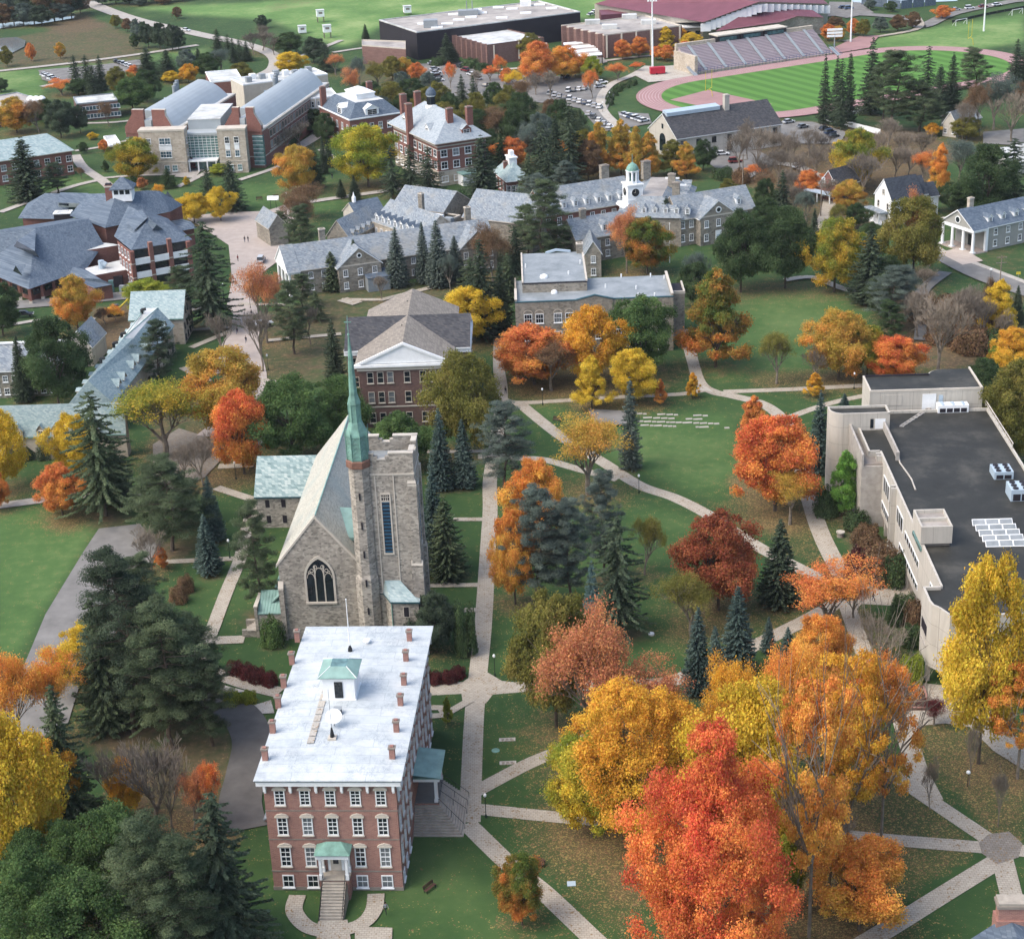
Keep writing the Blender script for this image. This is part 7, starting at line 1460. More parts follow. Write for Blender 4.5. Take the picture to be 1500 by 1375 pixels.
T([(1020,450,385,50,'R','dg')],'behind the lecture hall right end')
T([(1085,428,310,72,'R','dg'),(1150,422,302,78,'R','dg')],'at the top of the round lawn')
T([(1222,428,318,78,'R','go_g')],'at the top of the round lawn')
T([(1272,445,330,60,'N','ds')],'at the right of the round lawn')
T([(1337,408,288,84,'R','ol'),(1338,400,275,44,'S','pk')],'below the white clapboard house')
T([(1192,365,305,22,'F','ds'),(1100,395,320,26,'F','ds')],'slim, above the round lawn')
T([(1310,482,388,66,'P','gg'),(1300,505,440,40,'P','dg')],'on the round lawn rim')
T([(1373,549,415,92,'B','br'),(1345,495,410,60,'B','br'),(1405,500,405,66,'B','br'),(1440,505,425,50,'B','br'),(1195,562,500,42,'B','br')],'between round lawn and street')
T([(1137,562,487,46,'S','ol')],'standing alone in the round lawn')
T([(1228,557,454,82,'R','oy'),(1270,550,477,56,'R','go_g')],'on the lower rim of the round lawn')
T([(1312,562,492,74,'R','rg')],'behind the concrete penthouse')
T([(1288,560,525,34,'S','ol')],'behind the concrete penthouse')
T([(1462,492,406,52,'E','ye')],'below the street corner')
T([(1488,474,418,26,'F','ds')],'below the street corner')
T([(1482,548,480,62,'R','go')],'right of the concrete penthouse')
T([(1482,680,530,95,'R','ol'),(1440,600,525,50,'R','dg')],'behind the concrete building')
T([(1455,545,505,30,'E','lg')],'behind the concrete building')
T([(540,274,181,82,'R','ye_g')],'before the Victorian brick hall')
T([(437,284,212,54,'R','oy')],'on the green below the science building')
T([(463,275,208,30,'N','ds')],'on the green below the science building')
T([(203,267,201,60,'R','go_g')],'before the science building left block')
T([(342,309,235,40,'N','ds'),(307,304,243,26,'N','ds')],'before the science building entrance')
T([(285,327,283,42,'R','ye'),(324,324,274,38,'R','ye')],'paired above the campus centre')
T([(43,294,201,58,'N','ds'),(82,284,238,40,'P','ds')],'behind the campus centre')
T([(630,292,213,42,'N','ds'),(603,288,210,36,'N','ds'),(576,290,212,36,'N','ds'),(708,294,198,54,'N','ds')],'around the Victorian brick hall')
T([(520,294,256,22,'F','ds'),(500,290,262,18,'F','ds')],'on the green left of the quadrangle')
T([(665,312,280,46,'G','dg')],'behind the quadrangle')
T([(678,170,108,26,'N','ds'),(695,174,110,28,'N','ds')],'paired behind the Victorian brick hall')
T([(765,205,135,46,'R','dg'),(822,215,145,40,'R','dg'),(727,215,160,50,'S','br'),(790,235,165,44,'R','gg'),(650,195,150,44,'R','ol'),(745,180,125,30,'R','ol'),(700,215,160,40,'R','dg')],'in the wood behind the Victorian hall')
T([(836,268,150,44,'N','ds'),(795,275,178,44,'N','ds'),(815,262,170,34,'N','ds')],'behind the quadrangle clock')
T([(750,247,202,44,'R','or'),(815,235,205,34,'R','og')],'beside the small brick pavilion')
T([(877,258,176,44,'E','oy'),(910,256,171,42,'E','oy'),(932,262,182,34,'E','oy'),(950,262,190,36,'E','oy'),(985,255,202,42,'E','ol'),(1005,262,205,34,'E','oy'),(862,265,205,40,'R','br')],'in the row behind the clock tower')
T([(785,325,255,50,'P','gg'),(830,305,235,40,'P','gg')],'before the quadrangle rear range')
T([(445,392,300,46,'P','dp'),(415,350,310,30,'P','dp')],'over the columned portico')
T([(488,425,368,42,'F','dp'),(522,418,350,30,'F','dp'),(583,420,332,40,'F','gg'),(622,415,325,30,'F','gg'),(643,420,322,44,'F','gg'),(668,412,345,34,'F','gg'),(470,410,375,30,'F','dp')],'along the quadrangle front')
T([(430,345,285,60,'S','br'),(450,320,270,50,'S','br')],'above the columned portico')
T([(918,400,305,48,'S','pk'),(948,402,318,66,'R','or_g'),],'before the clock tower')
T([(976,355,288,32,'N','ds')],'right of the clock tower')
T([(1058,385,342,26,'R','dg'),(1020,430,372,40,'S','gg')],'before the quadrangle right end')
T([(1145,325,248,34,'N','ds'),(1120,320,262,32,'R','dg')],'right of the quadrangle')
T([(1207,182,77,22,'N','ds'),(1224,184,80,26,'N','ds'),(1243,184,74,22,'N','ds'),(1231,190,85,24,'N','ds')],'in the file left of the playing field')
T([(1275,168,53,38,'N','ds'),(1312,192,72,66,'P','dp'),(1345,194,122,62,'P','dp'),(1357,155,65,28,'N','ds'),(1393,160,77,28,'N','ds'),(1424,150,71,48,'P','dp'),(1375,165,95,34,'N','ds'),(1290,175,90,40,'P','dp')],'in the grove beside the track')
T([(1487,122,56,28,'N','ds'),(1500,118,62,26,'N','ds')],'at the right edge beside the track')
T([(1482,210,122,66,'B','br'),(1455,190,110,50,'S','gg'),(1435,200,125,48,'S','br'),(1410,205,140,40,'B','br'),(1495,165,118,36,'S','br')],'above the cream cottage')
T([(1255,275,188,64,'R','go_g'),(1262,290,210,62,'B','br'),(1243,310,263,46,'R','oy'),(1228,250,205,30,'R','ye')],'between the two timber houses')
T([(1184,285,250,38,'R','or'),(1105,265,240,36,'S','or')],'left of the brown house')
T([(1376,288,207,30,'E','og'),(1352,272,222,30,'S','or'),(1405,270,205,44,'S','gg'),(1330,260,210,44,'B','br')],'behind the white clapboard house')
T([(1440,325,212,76,'R','dg'),(1480,298,200,60,'N','ds'),(1405,310,265,50,'R','dg')],'behind the portico house')
T([(1415,205,172,40,'R','ol'),(1365,200,180,20,'R','go')],'beside the cream cottage')
T([(1085,250,180,44,'B','br'),(1110,255,175,46,'B','br'),(1135,245,180,44,'B','br'),(1160,250,185,42,'B','br'),(1185,240,180,40,'B','br'),(1205,235,190,34,'B','br'),(1140,270,205,44,'B','br'),(1300,215,165,46,'B','br'),(1325,240,185,44,'B','br'),(1285,240,185,44,'B','br'),(1170,280,215,40,'B','br'),(1095,235,165,34,'B','br')],'in the thicket right of the cream heating plant')
T([(1060,262,245,30,'G','dg'),(1085,268,248,26,'G','br')],'beside the small car park')
T([(788,125,60,50,'R','or'),(826,118,68,52,'R','og'),(778,90,48,28,'R','ol'),(843,112,85,26,'R','og'),(868,118,82,28,'R','yg'),(868,145,103,26,'S','or'),(912,88,58,24,'R','or'),(936,84,54,24,'R','or'),(975,75,37,26,'E','ye'),(962,88,68,18,'R','or'),(978,90,66,20,'R','or'),(1003,84,60,22,'R','or'),(1012,72,48,34,'R','ye'),(905,118,92,30,'S','or'),(930,105,92,18,'S','rd'),(997,66,40,20,'R','go')],'before the brick gymnasium')
T([(655,95,48,28,'N','ds'),(536,60,35,14,'F','ds'),(662,92,62,28,'F','ds')],'before the black sports hall')
T([(575,118,82,28,'R','ol'),(592,115,84,26,'R','oy'),(612,120,92,24,'R','or'),(555,130,90,34,'S','ol'),(530,135,85,30,'S','gg'),(605,160,115,40,'R','dg'),(640,165,120,36,'R','ol'),(575,165,120,40,'R','ol'),(545,160,118,36,'R','dg'),(520,150,100,30,'S','pk'),(660,130,92,20,'S','rg'),(718,120,98,24,'S','rg'),(742,125,100,20,'R','or'),(757,130,104,30,'S','ye'),(730,115,80,20,'S','or'),(785,140,100,34,'B','br'),(805,145,95,32,'B','br'),(700,135,95,24,'B','br'),(590,150,105,26,'R','gg')],'by the car park below the gym blocks')
T([(640,97,84,18,'G','dg'),(690,100,86,26,'G','dg'),(705,102,92,22,'G','dg')],'along the base of the brick pool building')
T([(1222,45,25,24,'R','br'),(1212,60,35,20,'R','or'),(1250,52,28,20,'R','or'),(1265,55,28,18,'R','ol'),(1290,48,25,20,'R','gg'),(1315,46,22,22,'R','br'),(1337,42,17,20,'R','br'),(1380,28,8,24,'R','or'),(1305,18,2,16,'R','dg'),(1275,15,-2,16,'R','gg'),(1228,62,38,18,'R','oy')],'behind the grandstand right end')
T([(235,72,34,26,'R','ds'),(218,70,36,22,'R','ds'),(253,75,36,22,'R','ds'),(205,62,38,20,'R','gg'),(262,74,38,20,'R','ds')],'in the dark clump by the road')
T([(170,42,22,14,'R','ol'),(187,47,27,14,'R','br'),(200,50,28,14,'R','gg'),(198,72,49,12,'R','dg'),(212,55,32,14,'R','dg')],'lining the field edge')
T([(46,90,63,14,'R','or'),(89,86,62,14,'R','oy'),(11,98,68,18,'R','ol')],'young, beside the pond field')
T([(113,130,80,22,'N','ds'),(130,135,80,26,'N','ds'),(150,132,80,24,'N','ds'),(140,145,95,28,'N','ds')],'beside the upper left car park')
T([(218,118,68,34,'N','ds'),(247,118,72,34,'N','ds'),(275,105,72,26,'R','gg'),(305,115,78,34,'R','dg'),(292,100,70,22,'N','ds'),(355,118,92,30,'R','ol'),(325,110,72,26,'S','gg')],'behind the science building')
T([(320,78,42,20,'N','ds'),(335,80,50,18,'N','ds'),(352,88,56,18,'N','ds'),(362,90,60,18,'N','ds'),(343,92,55,18,'N','ds')],'beside the main road')
T([(385,42,22,18,'R','ds')],'standing alone in the far field')
T([(425,80,48,40,'R','dg'),(460,92,55,34,'R','ds'),(478,105,62,34,'N','ds'),(427,108,76,42,'R','ye'),(492,110,80,24,'S','pk'),(385,75,40,40,'B','br'),(372,80,40,30,'B','br'),(402,82,50,24,'B','br')],'behind the panelled laboratory')
T([(195,163,114,48,'R','mg'),(216,150,102,36,'R','dg'),(175,138,98,32,'R','ol'),(198,118,96,20,'R','or'),(277,122,94,26,'R','go'),(252,122,104,22,'R','ye'),(92,140,117,38,'S','or'),(115,140,115,28,'R','dg')],'left of the science building roof')
T([(25,195,143,50,'R','oy'),(58,195,148,40,'S','br'),(90,202,146,42,'R','ds'),(118,195,155,26,'R','ds'),(70,180,145,30,'R','dg'),(2,135,115,24,'R','dg'),(160,185,150,24,'S','br')],'behind the slate lecture block')
T([(136,205,194,14,'R','ye'),(153,222,205,16,'R','or'),(123,225,208,13,'R','dg'),(162,232,215,14,'R','ol'),(155,252,234,11,'E','dg'),(196,275,258,13,'R','dg'),(208,278,260,14,'R','pk'),(247,275,245,26,'N','dg'),(232,290,270,20,'S','go'),(273,272,258,10,'E','ye'),(102,325,295,14,'S','go'),(85,245,225,20,'R','or'),(282,250,230,12,'E','mr'),(322,255,240,28,'R','yg'),(348,248,230,16,'R','og'),(120,262,245,14,'S','br')],'in the small gardens round the science building')
T([(392,232,190,50,'B','br'),(420,225,180,46,'B','br'),(440,215,172,40,'B','br'),(375,240,208,34,'B','br'),(460,195,160,36,'R','dg'),(478,210,165,30,'R','dg'),(420,215,195,36,'R','dg')],'along the science building side wall')
T([(482,245,205,20,'F','ds'),(475,255,200,16,'F','ds'),(490,200,175,24,'R','dg')],'between the science building and Victorian halls')
T([(20,30,-20,46,'R','gg'),(50,32,-18,46,'R','ds'),(80,30,-22,46,'R','br'),(105,25,-25,40,'R','ds'),(5,40,5,34,'R','br'),(35,38,5,32,'R','gg'),(62,38,8,30,'R','ds'),(92,30,0,34,'R','gg'),(118,20,-10,26,'R','br'),(130,12,-15,24,'B','br')],'in the wood at the top left corner')
T([(170,6,-18,26,'R','gg'),(190,7,-20,26,'R','ds'),(210,5,-20,26,'R','br'),(230,5,-20,24,'R','ds'),(250,3,-20,24,'R','gg'),(268,2,-18,22,'R','dg'),(205,9,-4,18,'R','gg'),(240,7,-6,18,'R','br'),(150,8,-15,22,'R','gg')],'on the far rim beyond the road')
T([(260,28,10,14,'R','br'),(388,72,30,22,'B','br')],'in the far green field')
T([(683,958,893,30,'H','dg')],'where the straight walk meets the crossing')
T([(262,882,858,26,'G','br'),(273,866,843,24,'G','br')],'rounded, in the chapel lawn')
T([(345,985,968,26,'G','mr'),(362,992,973,26,'G','mr'),(378,998,978,26,'G','mr'),(395,1003,983,24,'G','mr')],'in the barberry hedge left of the brick hall')
T([(622,998,983,24,'G','mr'),(640,999,984,24,'G','mr'),(658,998,982,24,'G','mr'),(672,992,975,20,'G','mr')],'in the barberry hedge right of the brick hall')
T([(560,915,885,50,'G','dg'),(400,945,905,34,'G','mg'),(610,955,905,36,'G','ds')],'at the foot of the chapel')
T([(1260,845,805,50,'G','mr'),(1290,850,800,60,'G','br'),(1310,855,810,44,'G','dg'),(1275,830,790,44,'G','br'),(1270,795,768,40,'G','br'),(1255,775,748,36,'G','dg'),(1325,905,870,34,'G','dg'),(1340,915,880,30,'G','br'),(1335,945,915,34,'G','dg'),(1210,755,715,34,'G','dg')],'in the planting by the concrete building')
T([(1336,1000,958,34,'G','yg')],'variegated, by the corner of the concrete building')
T([(1310,915,868,26,'F','dg'),(1300,965,915,70,'B','br'),(1275,960,895,50,'B','br')],'by the plaza of the concrete building')
T([(1362,1185,1100,30,'B','br'),(1420,1150,1050,26,'B','br'),(1368,1062,1025,40,'S','mr'),(1462,1210,1110,26,'B','br')],'slight, in the lower right lawns')
T([(898,140,133,16,'H','dg'),(905,134,127,14,'H','dg'),(915,129,122,14,'H','dg'),(926,125,118,14,'H','dg'),(893,147,140,12,'H','dg'),(893,154,147,12,'H','dg')],'in the curved hedge beside the track')
T([(340,1030,1012,26,'G','yg'),(365,1028,1012,24,'G','yg')],'low, in the bed beside the driveway')
T([(880,1005,972,20,'G','br')],'in the centre lawn')
T([(40,668,650,40,'H','ds'),(70,668,650,36,'H','ds'),(98,668,650,34,'H','ds')],'clipped against the dormitory wall')
T([(155,475,452,26,'S','br'),(170,470,448,30,'S','og')],'among the building site rubble')
T([(1440,480,440,50,'G','br'),(1395,470,430,50,'G','br'),(1425,515,480,60,'G','br'),(1465,520,485,50,'G','dg'),(1350,470,430,40,'G','br'),(1380,500,465,50,'G','br')],'in the brown thicket below the street')
T([(700,190,135,34,'R','ol'),(725,170,120,30,'R','dg'),(750,215,160,36,'R','dg'),(775,240,185,38,'S','gg'),(808,200,145,34,'R','br'),(845,220,160,34,'R','dp'),(855,250,190,34,'R','ol'),(765,160,118,30,'S','br'),(735,250,195,34,'N','dg'),(720,240,190,30,'R','dg'),(660,180,135,30,'R','dg'),(615,185,140,30,'R','ol'),(630,150,105,28,'R','gg'),(590,185,140,30,'R','dg'),(560,185,140,28,'R','gg'),(805,290,215,44,'N','ds'),(775,300,225,40,'N','dp')],'deep in the wood behind the quadrangle')
T([(1030,250,205,30,'R','dg'),(1065,300,262,26,'R','ol'),(1115,300,250,34,'S','br'),(1165,320,262,34,'B','br'),(1125,345,290,40,'R','dg'),(1180,330,280,30,'S','gg'),(1230,340,300,30,'S','ol'),(1255,335,298,34,'R','dg'),(1275,385,325,40,'R','dg'),(1215,300,255,34,'B','br'),(1150,300,235,44,'B','br'),(1120,285,220,40,'B','br'),(1195,262,205,40,'B','br'),(1220,258,205,38,'B','br'),(1275,265,205,44,'B','br'),(1310,262,205,44,'B','br'),(1350,235,185,40,'B','br'),(1085,215,165,34,'B','br')],'in the thin wood above the round lawn')
T([(1300,430,375,44,'R','dg'),(1290,465,400,40,'R','dp'),(1325,450,395,40,'S','gg'),(1355,430,385,34,'B','br'),(1470,505,450,40,'B','br'),(1420,480,410,44,'B','br'),(1450,470,405,34,'S','br')],'between round lawn and street corner')
T([(455,505,440,40,'B','br'),(465,470,425,30,'N','dp'),(445,450,400,36,'P','dp'),(405,465,400,34,'S','pk'),(335,580,520,34,'B','br'),(560,440,395,26,'B','br'),(690,430,375,36,'N','dp'),(660,425,375,30,'S','gg'),(745,440,370,40,'N','dp'),(755,400,330,36,'N','ds'),(820,385,330,40,'P','dp'),(700,395,335,40,'S','br')],'among the quadrangle front trees')
T([(230,780,690,60,'P','dp'),(275,770,700,50,'P','dp'),(175,735,640,60,'N','dp'),(190,1010,870,90,'P','ds'),(240,1060,850,100,'N','dp'),(290,1050,900,90,'P','dp')],'thickening the stand by the asphalt lot')
T([(1065,1215,1060,90,'R','ye'),(1135,1150,985,80,'S','go'),(1260,1150,960,80,'S','or'),(1215,1320,1130,80,'B','br'),(1165,1330,1110,80,'B','br')],'inside the golden grove')
plant_all()
GP=[]
def inpoly(X,Y,poly):
 r=np.zeros(X.shape,bool);n=len(poly);j=n-1
 for i in range(n):
  xi,yi=poly[i];xj,yj=poly[j];c=((yi>Y)!=(yj>Y))&(X<(xj-xi)*(Y-yi)/((yj-yi)if yj!=yi else 1e-9)+xi);r^=c;j=i
 return r
def near_line(X,Y,pts):
 d=np.full(X.shape,1e9)
 for a,b in zip(pts,pts[1:]):
  vx,vy=b[0]-a[0],b[1]-a[1];t=np.clip(((X-a[0])*vx+(Y-a[1])*vy)/(vx*vx+vy*vy+1e-9),0,1);d=np.minimum(d,np.hypot(X-a[0]-t*vx,Y-a[1]-t*vy))
 return d
def ground():
 rows=[20.0]
 while rows[-1]<5200:
  y=rows[-1];rows.append(y+max(.9,y*.0048))
 rows=np.array(rows);nc=460;u=np.linspace(-1,1,nc);Yg,Ug=np.meshgrid(rows,u,indexing='ij');Xg=Ug*(Yg*.42+70)
 Z=Xg*0;n=len(rows)
 fw=Yg*math.cos(PIT)+H*math.sin(PIT);dn=-Yg*math.sin(PIT)+H*math.cos(PIT);uu=F*Xg/fw;vv=F*dn/fw
 PX=750+uu*math.cos(ROL)+vv*math.sin(ROL);PY=687.5-uu*math.sin(ROL)+vv*math.cos(ROL)
 lit=np.zeros(Xg.shape);soil=np.zeros(Xg.shape);bri=np.zeros(Xg.shape)
 for(x,y,r,k,pal)in TREEPOS:
  if k in 'GH':r*=1.0
  R1=max(r*1.5,2);m=(abs(Xg-x)<3*R1)&(abs(Yg-y)<3*R1)
  d2=((Xg[m]-x)**2+(Yg[m]-y)**2)/(R1*R1)
  if k in 'FNPGH':soil[m]=np.maximum(soil[m],.75*np.exp(-d2*2.2))
  else:lit[m]=np.minimum(1,lit[m]+(.75 if pal in('rd','ru','or','og','rg','go','ye','pk','oy','ye_g')else.4)*np.exp(-d2*1.3));soil[m]=np.maximum(soil[m],.35*np.exp(-d2*1.6))
 for poly,ch,val in REG:
  m=inpoly(PX,PY,poly);a=(lit,soil,bri)[ch];a[m]=np.maximum(a[m],val)if val>=0 else 0
 for a in(lit,soil,bri):
  for _ in range(3):a[1:-1,1:-1]=(a[1:-1,1:-1]*2+a[:-2,1:-1]+a[2:,1:-1]+a[1:-1,:-2]+a[1:-1,2:])/6
 V=np.stack([Xg,Yg,Z],-1).reshape(-1,3);idx=np.arange(n*nc).reshape(n,nc)
 Fq=np.stack([idx[:-1,:-1],idx[:-1,1:],idx[1:,1:],idx[1:,:-1]],-1).reshape(-1,4);nf=len(Fq)
 me=bpy.data.meshes.new('ground');me.vertices.add(len(V));me.vertices.foreach_set('co',V.reshape(-1).astype(np.float32));me.loops.add(nf*4);me.loops.foreach_set('vertex_index',Fq.reshape(-1).astype(np.int32))
 me.polygons.add(nf);me.polygons.foreach_set('loop_start',np.arange(0,nf*4,4,dtype=np.int32));me.polygons.foreach_set('loop_total',np.full(nf,4,dtype=np.int32))
 ca=me.color_attributes.new('gd','FLOAT_COLOR','POINT');c=np.stack([lit,soil,bri,np.ones_like(lit)],-1).reshape(-1);ca.data.foreach_set('color',c.astype(np.float32));me.materials.append(MATS['lawn']);me.update();me.validate()
 o=bpy.data.objects.new('ground',me);COL.objects.link(o);tag(o,kind='structure')
def m_lawn():
 t=NT('lawn');co=t.coord('Object');at=t.n('ShaderNodeAttribute');at.attribute_type='GEOMETRY';at.attribute_name='gd';sp=t.n('ShaderNodeSeparateColor');t.l(at.outputs['Color'],sp.inputs[0])
 n1=t.noise(co,.035,6,.6);n2=t.noise(co,.45,5,.65);n3=t.noise(co,5,3,.6)
 g=t.ramp(n1,[(.3,srgb('#283f22')),(.5,srgb('#334d29')),(.7,srgb('#465d33'))])
 g=t.mix(t.math('MULTIPLY',t.ramp(n2,[(.45,(0,0,0)),(.75,(1,1,1))]),.45),g,srgb('#4a5f30'))
 g=t.mix(t.math('MULTIPLY',n3,.35),g,srgb('#213819'))
 g=t.mix(sp.outputs[2],g,t.ramp(t.math('ADD',t.math('MULTIPLY',n1,.7),t.math('MULTIPLY',n2,.3)),[(.35,srgb('#4d7039')),(.5,srgb('#628347')),(.65,srgb('#869a62'))]))
 n4=t.noise(co,.14,8,.75);sf=t.math('ADD',t.math('ADD',sp.outputs[1],t.math('MULTIPLY',t.math('SUBTRACT',n4,.45),1.1)),t.math('MULTIPLY',t.math('SUBTRACT',n2,.5),.8));sf=t.ramp(sf,[(.25,(0,0,0)),(.8,(1,1,1))])
 g=t.mix(sf,g,t.ramp(t.noise(co,.9,5),[(.3,srgb('#4c4334')),(.6,srgb('#62543f')),(.75,srgb('#7a6a50'))]))
 def leafy(scale,lo,hi,base):
  v=t.n('ShaderNodeTexVoronoi');v.inputs['Scale'].default_value=scale;t.l(co,v.inputs['Vector']);s=t.n('ShaderNodeSeparateColor');t.l(v.outputs['Color'],s.inputs[0])
  dens=t.math('ADD',t.math('MULTIPLY',sp.outputs[0],hi),lo);dens=t.math('ADD',dens,t.math('MULTIPLY',t.math('SUBTRACT',n2,.5),.5))
  on=t.math('LESS_THAN',s.outputs[0],dens);col=t.ramp(s.outputs[1],[(.0,srgb('#71543e')),(.35,srgb('#836c48')),(.6,srgb('#9a8a55')),(.85,srgb('#614a38')),(1,srgb('#7d5944'))]);return on,col
 g=t.mix(t.math('MULTIPLY',t.ramp(t.math('ADD',sp.outputs[0],t.math('MULTIPLY',t.math('SUBTRACT',n2,.5),.7)),[(.15,(0,0,0)),(.9,(1,1,1))]),.6),g,srgb('#5c4a33'))
 on,col=leafy(4.2,-.03,.34,0);g=t.mix(t.math('MULTIPLY',on,.75),g,col)
 on,col=leafy(8.5,.0,.38,0);g=t.mix(t.math('MULTIPLY',on,.75),g,col)
 t.out(g,1.0,n3,.5,.1)
m_lawn()
REG=[([(200,12),(560,-6),(880,-30),(900,25),(560,38),(505,70),(440,48),(400,30),(280,22)],2,.9),([(560,-60),(1300,-60),(1300,-20),(880,0),(560,5)],2,.8),([(-10,128),(-10,105),(58,102),(66,128),(60,142),(-10,150)],2,.6),([(0,110),(300,70),(300,78),(0,118)],2,.5),([(1330,95),(1500,60),(1500,20),(1370,40),(1240,62),(1240,70)],2,.8),([(-10,745),(60,740),(140,775),(60,900),(10,985),(-10,985)],2,.35),([(300,1290),(640,1220),(760,1375),(600,1375)],2,.1),([(1040,440),(1200,410),(1280,450),(1230,540),(1040,560)],2,.22),([(760,590),(850,600),(1060,605),(1120,700),(1060,740),(900,670)],2,.22),([(730,690),(900,700),(1080,800),(960,980),(730,990)],2,.12),([(350,270),(480,270),(500,310),(360,310)],2,.3),([(5,270),(150,250),(260,290),(60,330)],2,.25),([(-10,60),(90,42),(150,30),(200,55),(220,90),(0,104)],1,.55),([(400,20),(520,-8),(860,-60),(520,-30),(380,10)],1,.3),([(60,40),(130,22),(160,40),(90,50)],1,.8),([(1080,170),(1330,190),(1420,220),(1340,280),(1160,290),(1040,260)],1,.75),([(1290,430),(1500,430),(1500,540),(1330,540)],1,.75),([(1150,260),(1280,300),(1290,360),(1200,340),(1120,300)],1,.6),([(500,90),(760,100),(860,180),(740,240),(520,170)],1,.45),([(440,380),(560,420),(760,380),(700,440),(500,470),(420,430)],1,.45),([(370,460),(500,440),(520,560),(390,560)],1,.55),([(750,510),(990,530),(1000,570),(760,580)],1,.35),([(130,1080),(340,1090),(360,1240),(170,1240)],1,.6),([(640,340),(760,330),(760,430),(700,470)],1,.5),([(1430,350),(1500,340),(1500,400),(1450,395),(1400,380)],1,.3),([(130,450),(200,445),(205,500),(140,520)],1,.8),([(215,560),(340,600),(330,720),(220,740)],1,.5),([(1230,740),(1300,790),(1340,850),(1250,850)],1,.7),([(72,768),(90,757),(118,758),(122,770),(100,780),(78,779)],0,.95),([(1062,700),(1090,690),(1130,720),(1160,755),(1120,745),(1080,725)],0,.95),([(885,1275),(905,1268),(940,1275),(945,1315),(905,1325),(884,1300)],0,.95),([(790,545),(880,530),(960,555),(940,580),(830,590)],0,.8),([(1090,645),(1170,640),(1190,700),(1180,770),(1120,750)],0,.45),([(1320,1060),(1460,1065),(1500,1130),(1500,1235),(1440,1215)],0,.6),([(750,1200),(960,1205),(930,1375),(860,1340)],0,.45),([(1150,1130),(1300,1130),(1430,1235),(1420,1260),(1200,1375),(1100,1330)],0,.5),([(1100,545),(1290,540),(1290,560),(1100,568)],0,.6),([(385,650),(340,690),(300,720),(250,700),(240,640)],0,.3),([(1140,725),(1190,720),(1215,830),(1150,820)],0,.35),([(700,700),(800,880),(880,1000),(760,1000)],0,.15)]
ground()
LEV=[0.02]
def lev():LEV[0]+=.004;return LEV[0]
def sheet(name,pts,z,mat):
 m=MB();m.face([(x,y,z)for x,y in pts],mat);o=m.obj(name);tag(o,kind='structure');return o
def area(pts,mat,name='paving'):return sheet(name,[P(*p)for p in pts],lev(),mat)
def ribbon(pts,w,mat='walk_paving',name='path',sm=True):
 q=[Vector(P(*p))for p in pts]
 if sm and len(q)>2:
  out=[]
  for i in range(len(q)-1):
   p0=q[max(0,i-1)];p1=q[i];p2=q[i+1];p3=q[min(len(q)-1,i+2)]
   for k in range(6):
    t=k/6;out.append(.5*((2*p1)+(p2-p0)*t+(2*p0-5*p1+4*p2-p3)*t*t+(3*p1-p0-3*p2+p3)*t**3))
  q=out+[q[-1]]
 ws=w if isinstance(w,(tuple,list))else(w,w);L=[];Rr=[];n=len(q)
 for i,p in enumerate(q):
  d=(q[min(n-1,i+1)]-q[max(0,i-1)]).normalized();nn=Vector((-d.y,d.x));hw=(ws[0]+(ws[1]-ws[0])*i/(n-1))/2;L.append(p+nn*hw);Rr.append(p-nn*hw)
 z=lev();m=MB()
 for i in range(n-1):m.face([(*Rr[i],z),(*Rr[i+1],z),(*L[i+1],z),(*L[i],z)],mat)
 o=m.obj(name);return tag(o,kind='structure')
W=2.9
ribbon([(733,450),(731,500),(731,540),(735,577),(728,640),(718,700),(718,746),(715,800),(708,912),(700,990),(694,1060),(688,1204)],(2.6,3.0))
ribbon([(590,1018),(640,1010),(700,1004),(761,1006),(860,1004),(966,1000),(1010,988),(1070,962),(1140,928),(1190,903),(1245,872)],3.0)
area([(676,1000),(690,990),(715,985),(735,997),(760,1000),(760,1014),(722,1017),(712,1030),(678,1030),(676,1016),(640,1018),(640,1006)],'walk_paving','walk_crossing')
ribbon([(760,590),(820,638),(883,677),(937,711),(988,729),(1041,756),(1104,797),(1179,836),(1245,862)],(2.8,3.0));ribbon([(700,669),(730,668),(763,671),(800,674),(850,688),(905,702)],2.4)
ribbon([(733,583),(763,590),(867,584),(940,580),(1000,577),(1033,571)],2.0);ribbon([(1003,483),(1013,523),(1025,560),(1045,574),(1073,580),(1117,592),(1147,615),(1165,650),(1182,718),(1200,775),(1221,820),(1240,855)],(2.6,3.4))
ribbon([(1060,574),(1167,570),(1263,565),(1400,560)],2.2);ribbon([(1150,614),(1187,600),(1227,588),(1275,578)],2.0);area([(1022,572),(1032,564),(1043,573)],'concrete','concrete_pad')
ribbon([(690,1163),(771,1120),(842,1090),(940,1040)],2.6);ribbon([(690,1184),(842,1199),(960,1206),(1155,1216),(1291,1229),(1450,1242),(1520,1248)],2.6);ribbon([(684,1206),(746,1266),(798,1308),(869,1375),(930,1430)],2.8)
ribbon([(1296,1126),(1345,1160),(1443,1226),(1465,1240)],2.6);ribbon([(1318,1040),(1332,1090),(1345,1130),(1366,1172)],3.0);ribbon([(1465,1245),(1482,1314),(1495,1370)],2.8);ribbon([(1460,1262),(1390,1305),(1277,1375),(1180,1430)],2.8)
area([(1448,1222),(1478,1218),(1498,1236),(1492,1256),(1462,1266),(1438,1250),(1434,1234)],'walk_dark','walk_crossing')
area([(1242,856),(1290,857),(1347,855),(1352,878),(1352,892),(1320,888),(1262,885),(1248,900),(1232,880)],'walk_paving','plaza');ribbon([(1240,885),(1256,930),(1275,975),(1312,1020)],2.8)
area([(1300,1005),(1345,1000),(1400,1006),(1450,1012),(1456,1060),(1500,1085),(1520,1110),(1500,1128),(1455,1100),(1420,1065),(1385,1060),(1350,1063),(1338,1078),(1318,1070),(1306,1040)],'walk_paving','plaza')
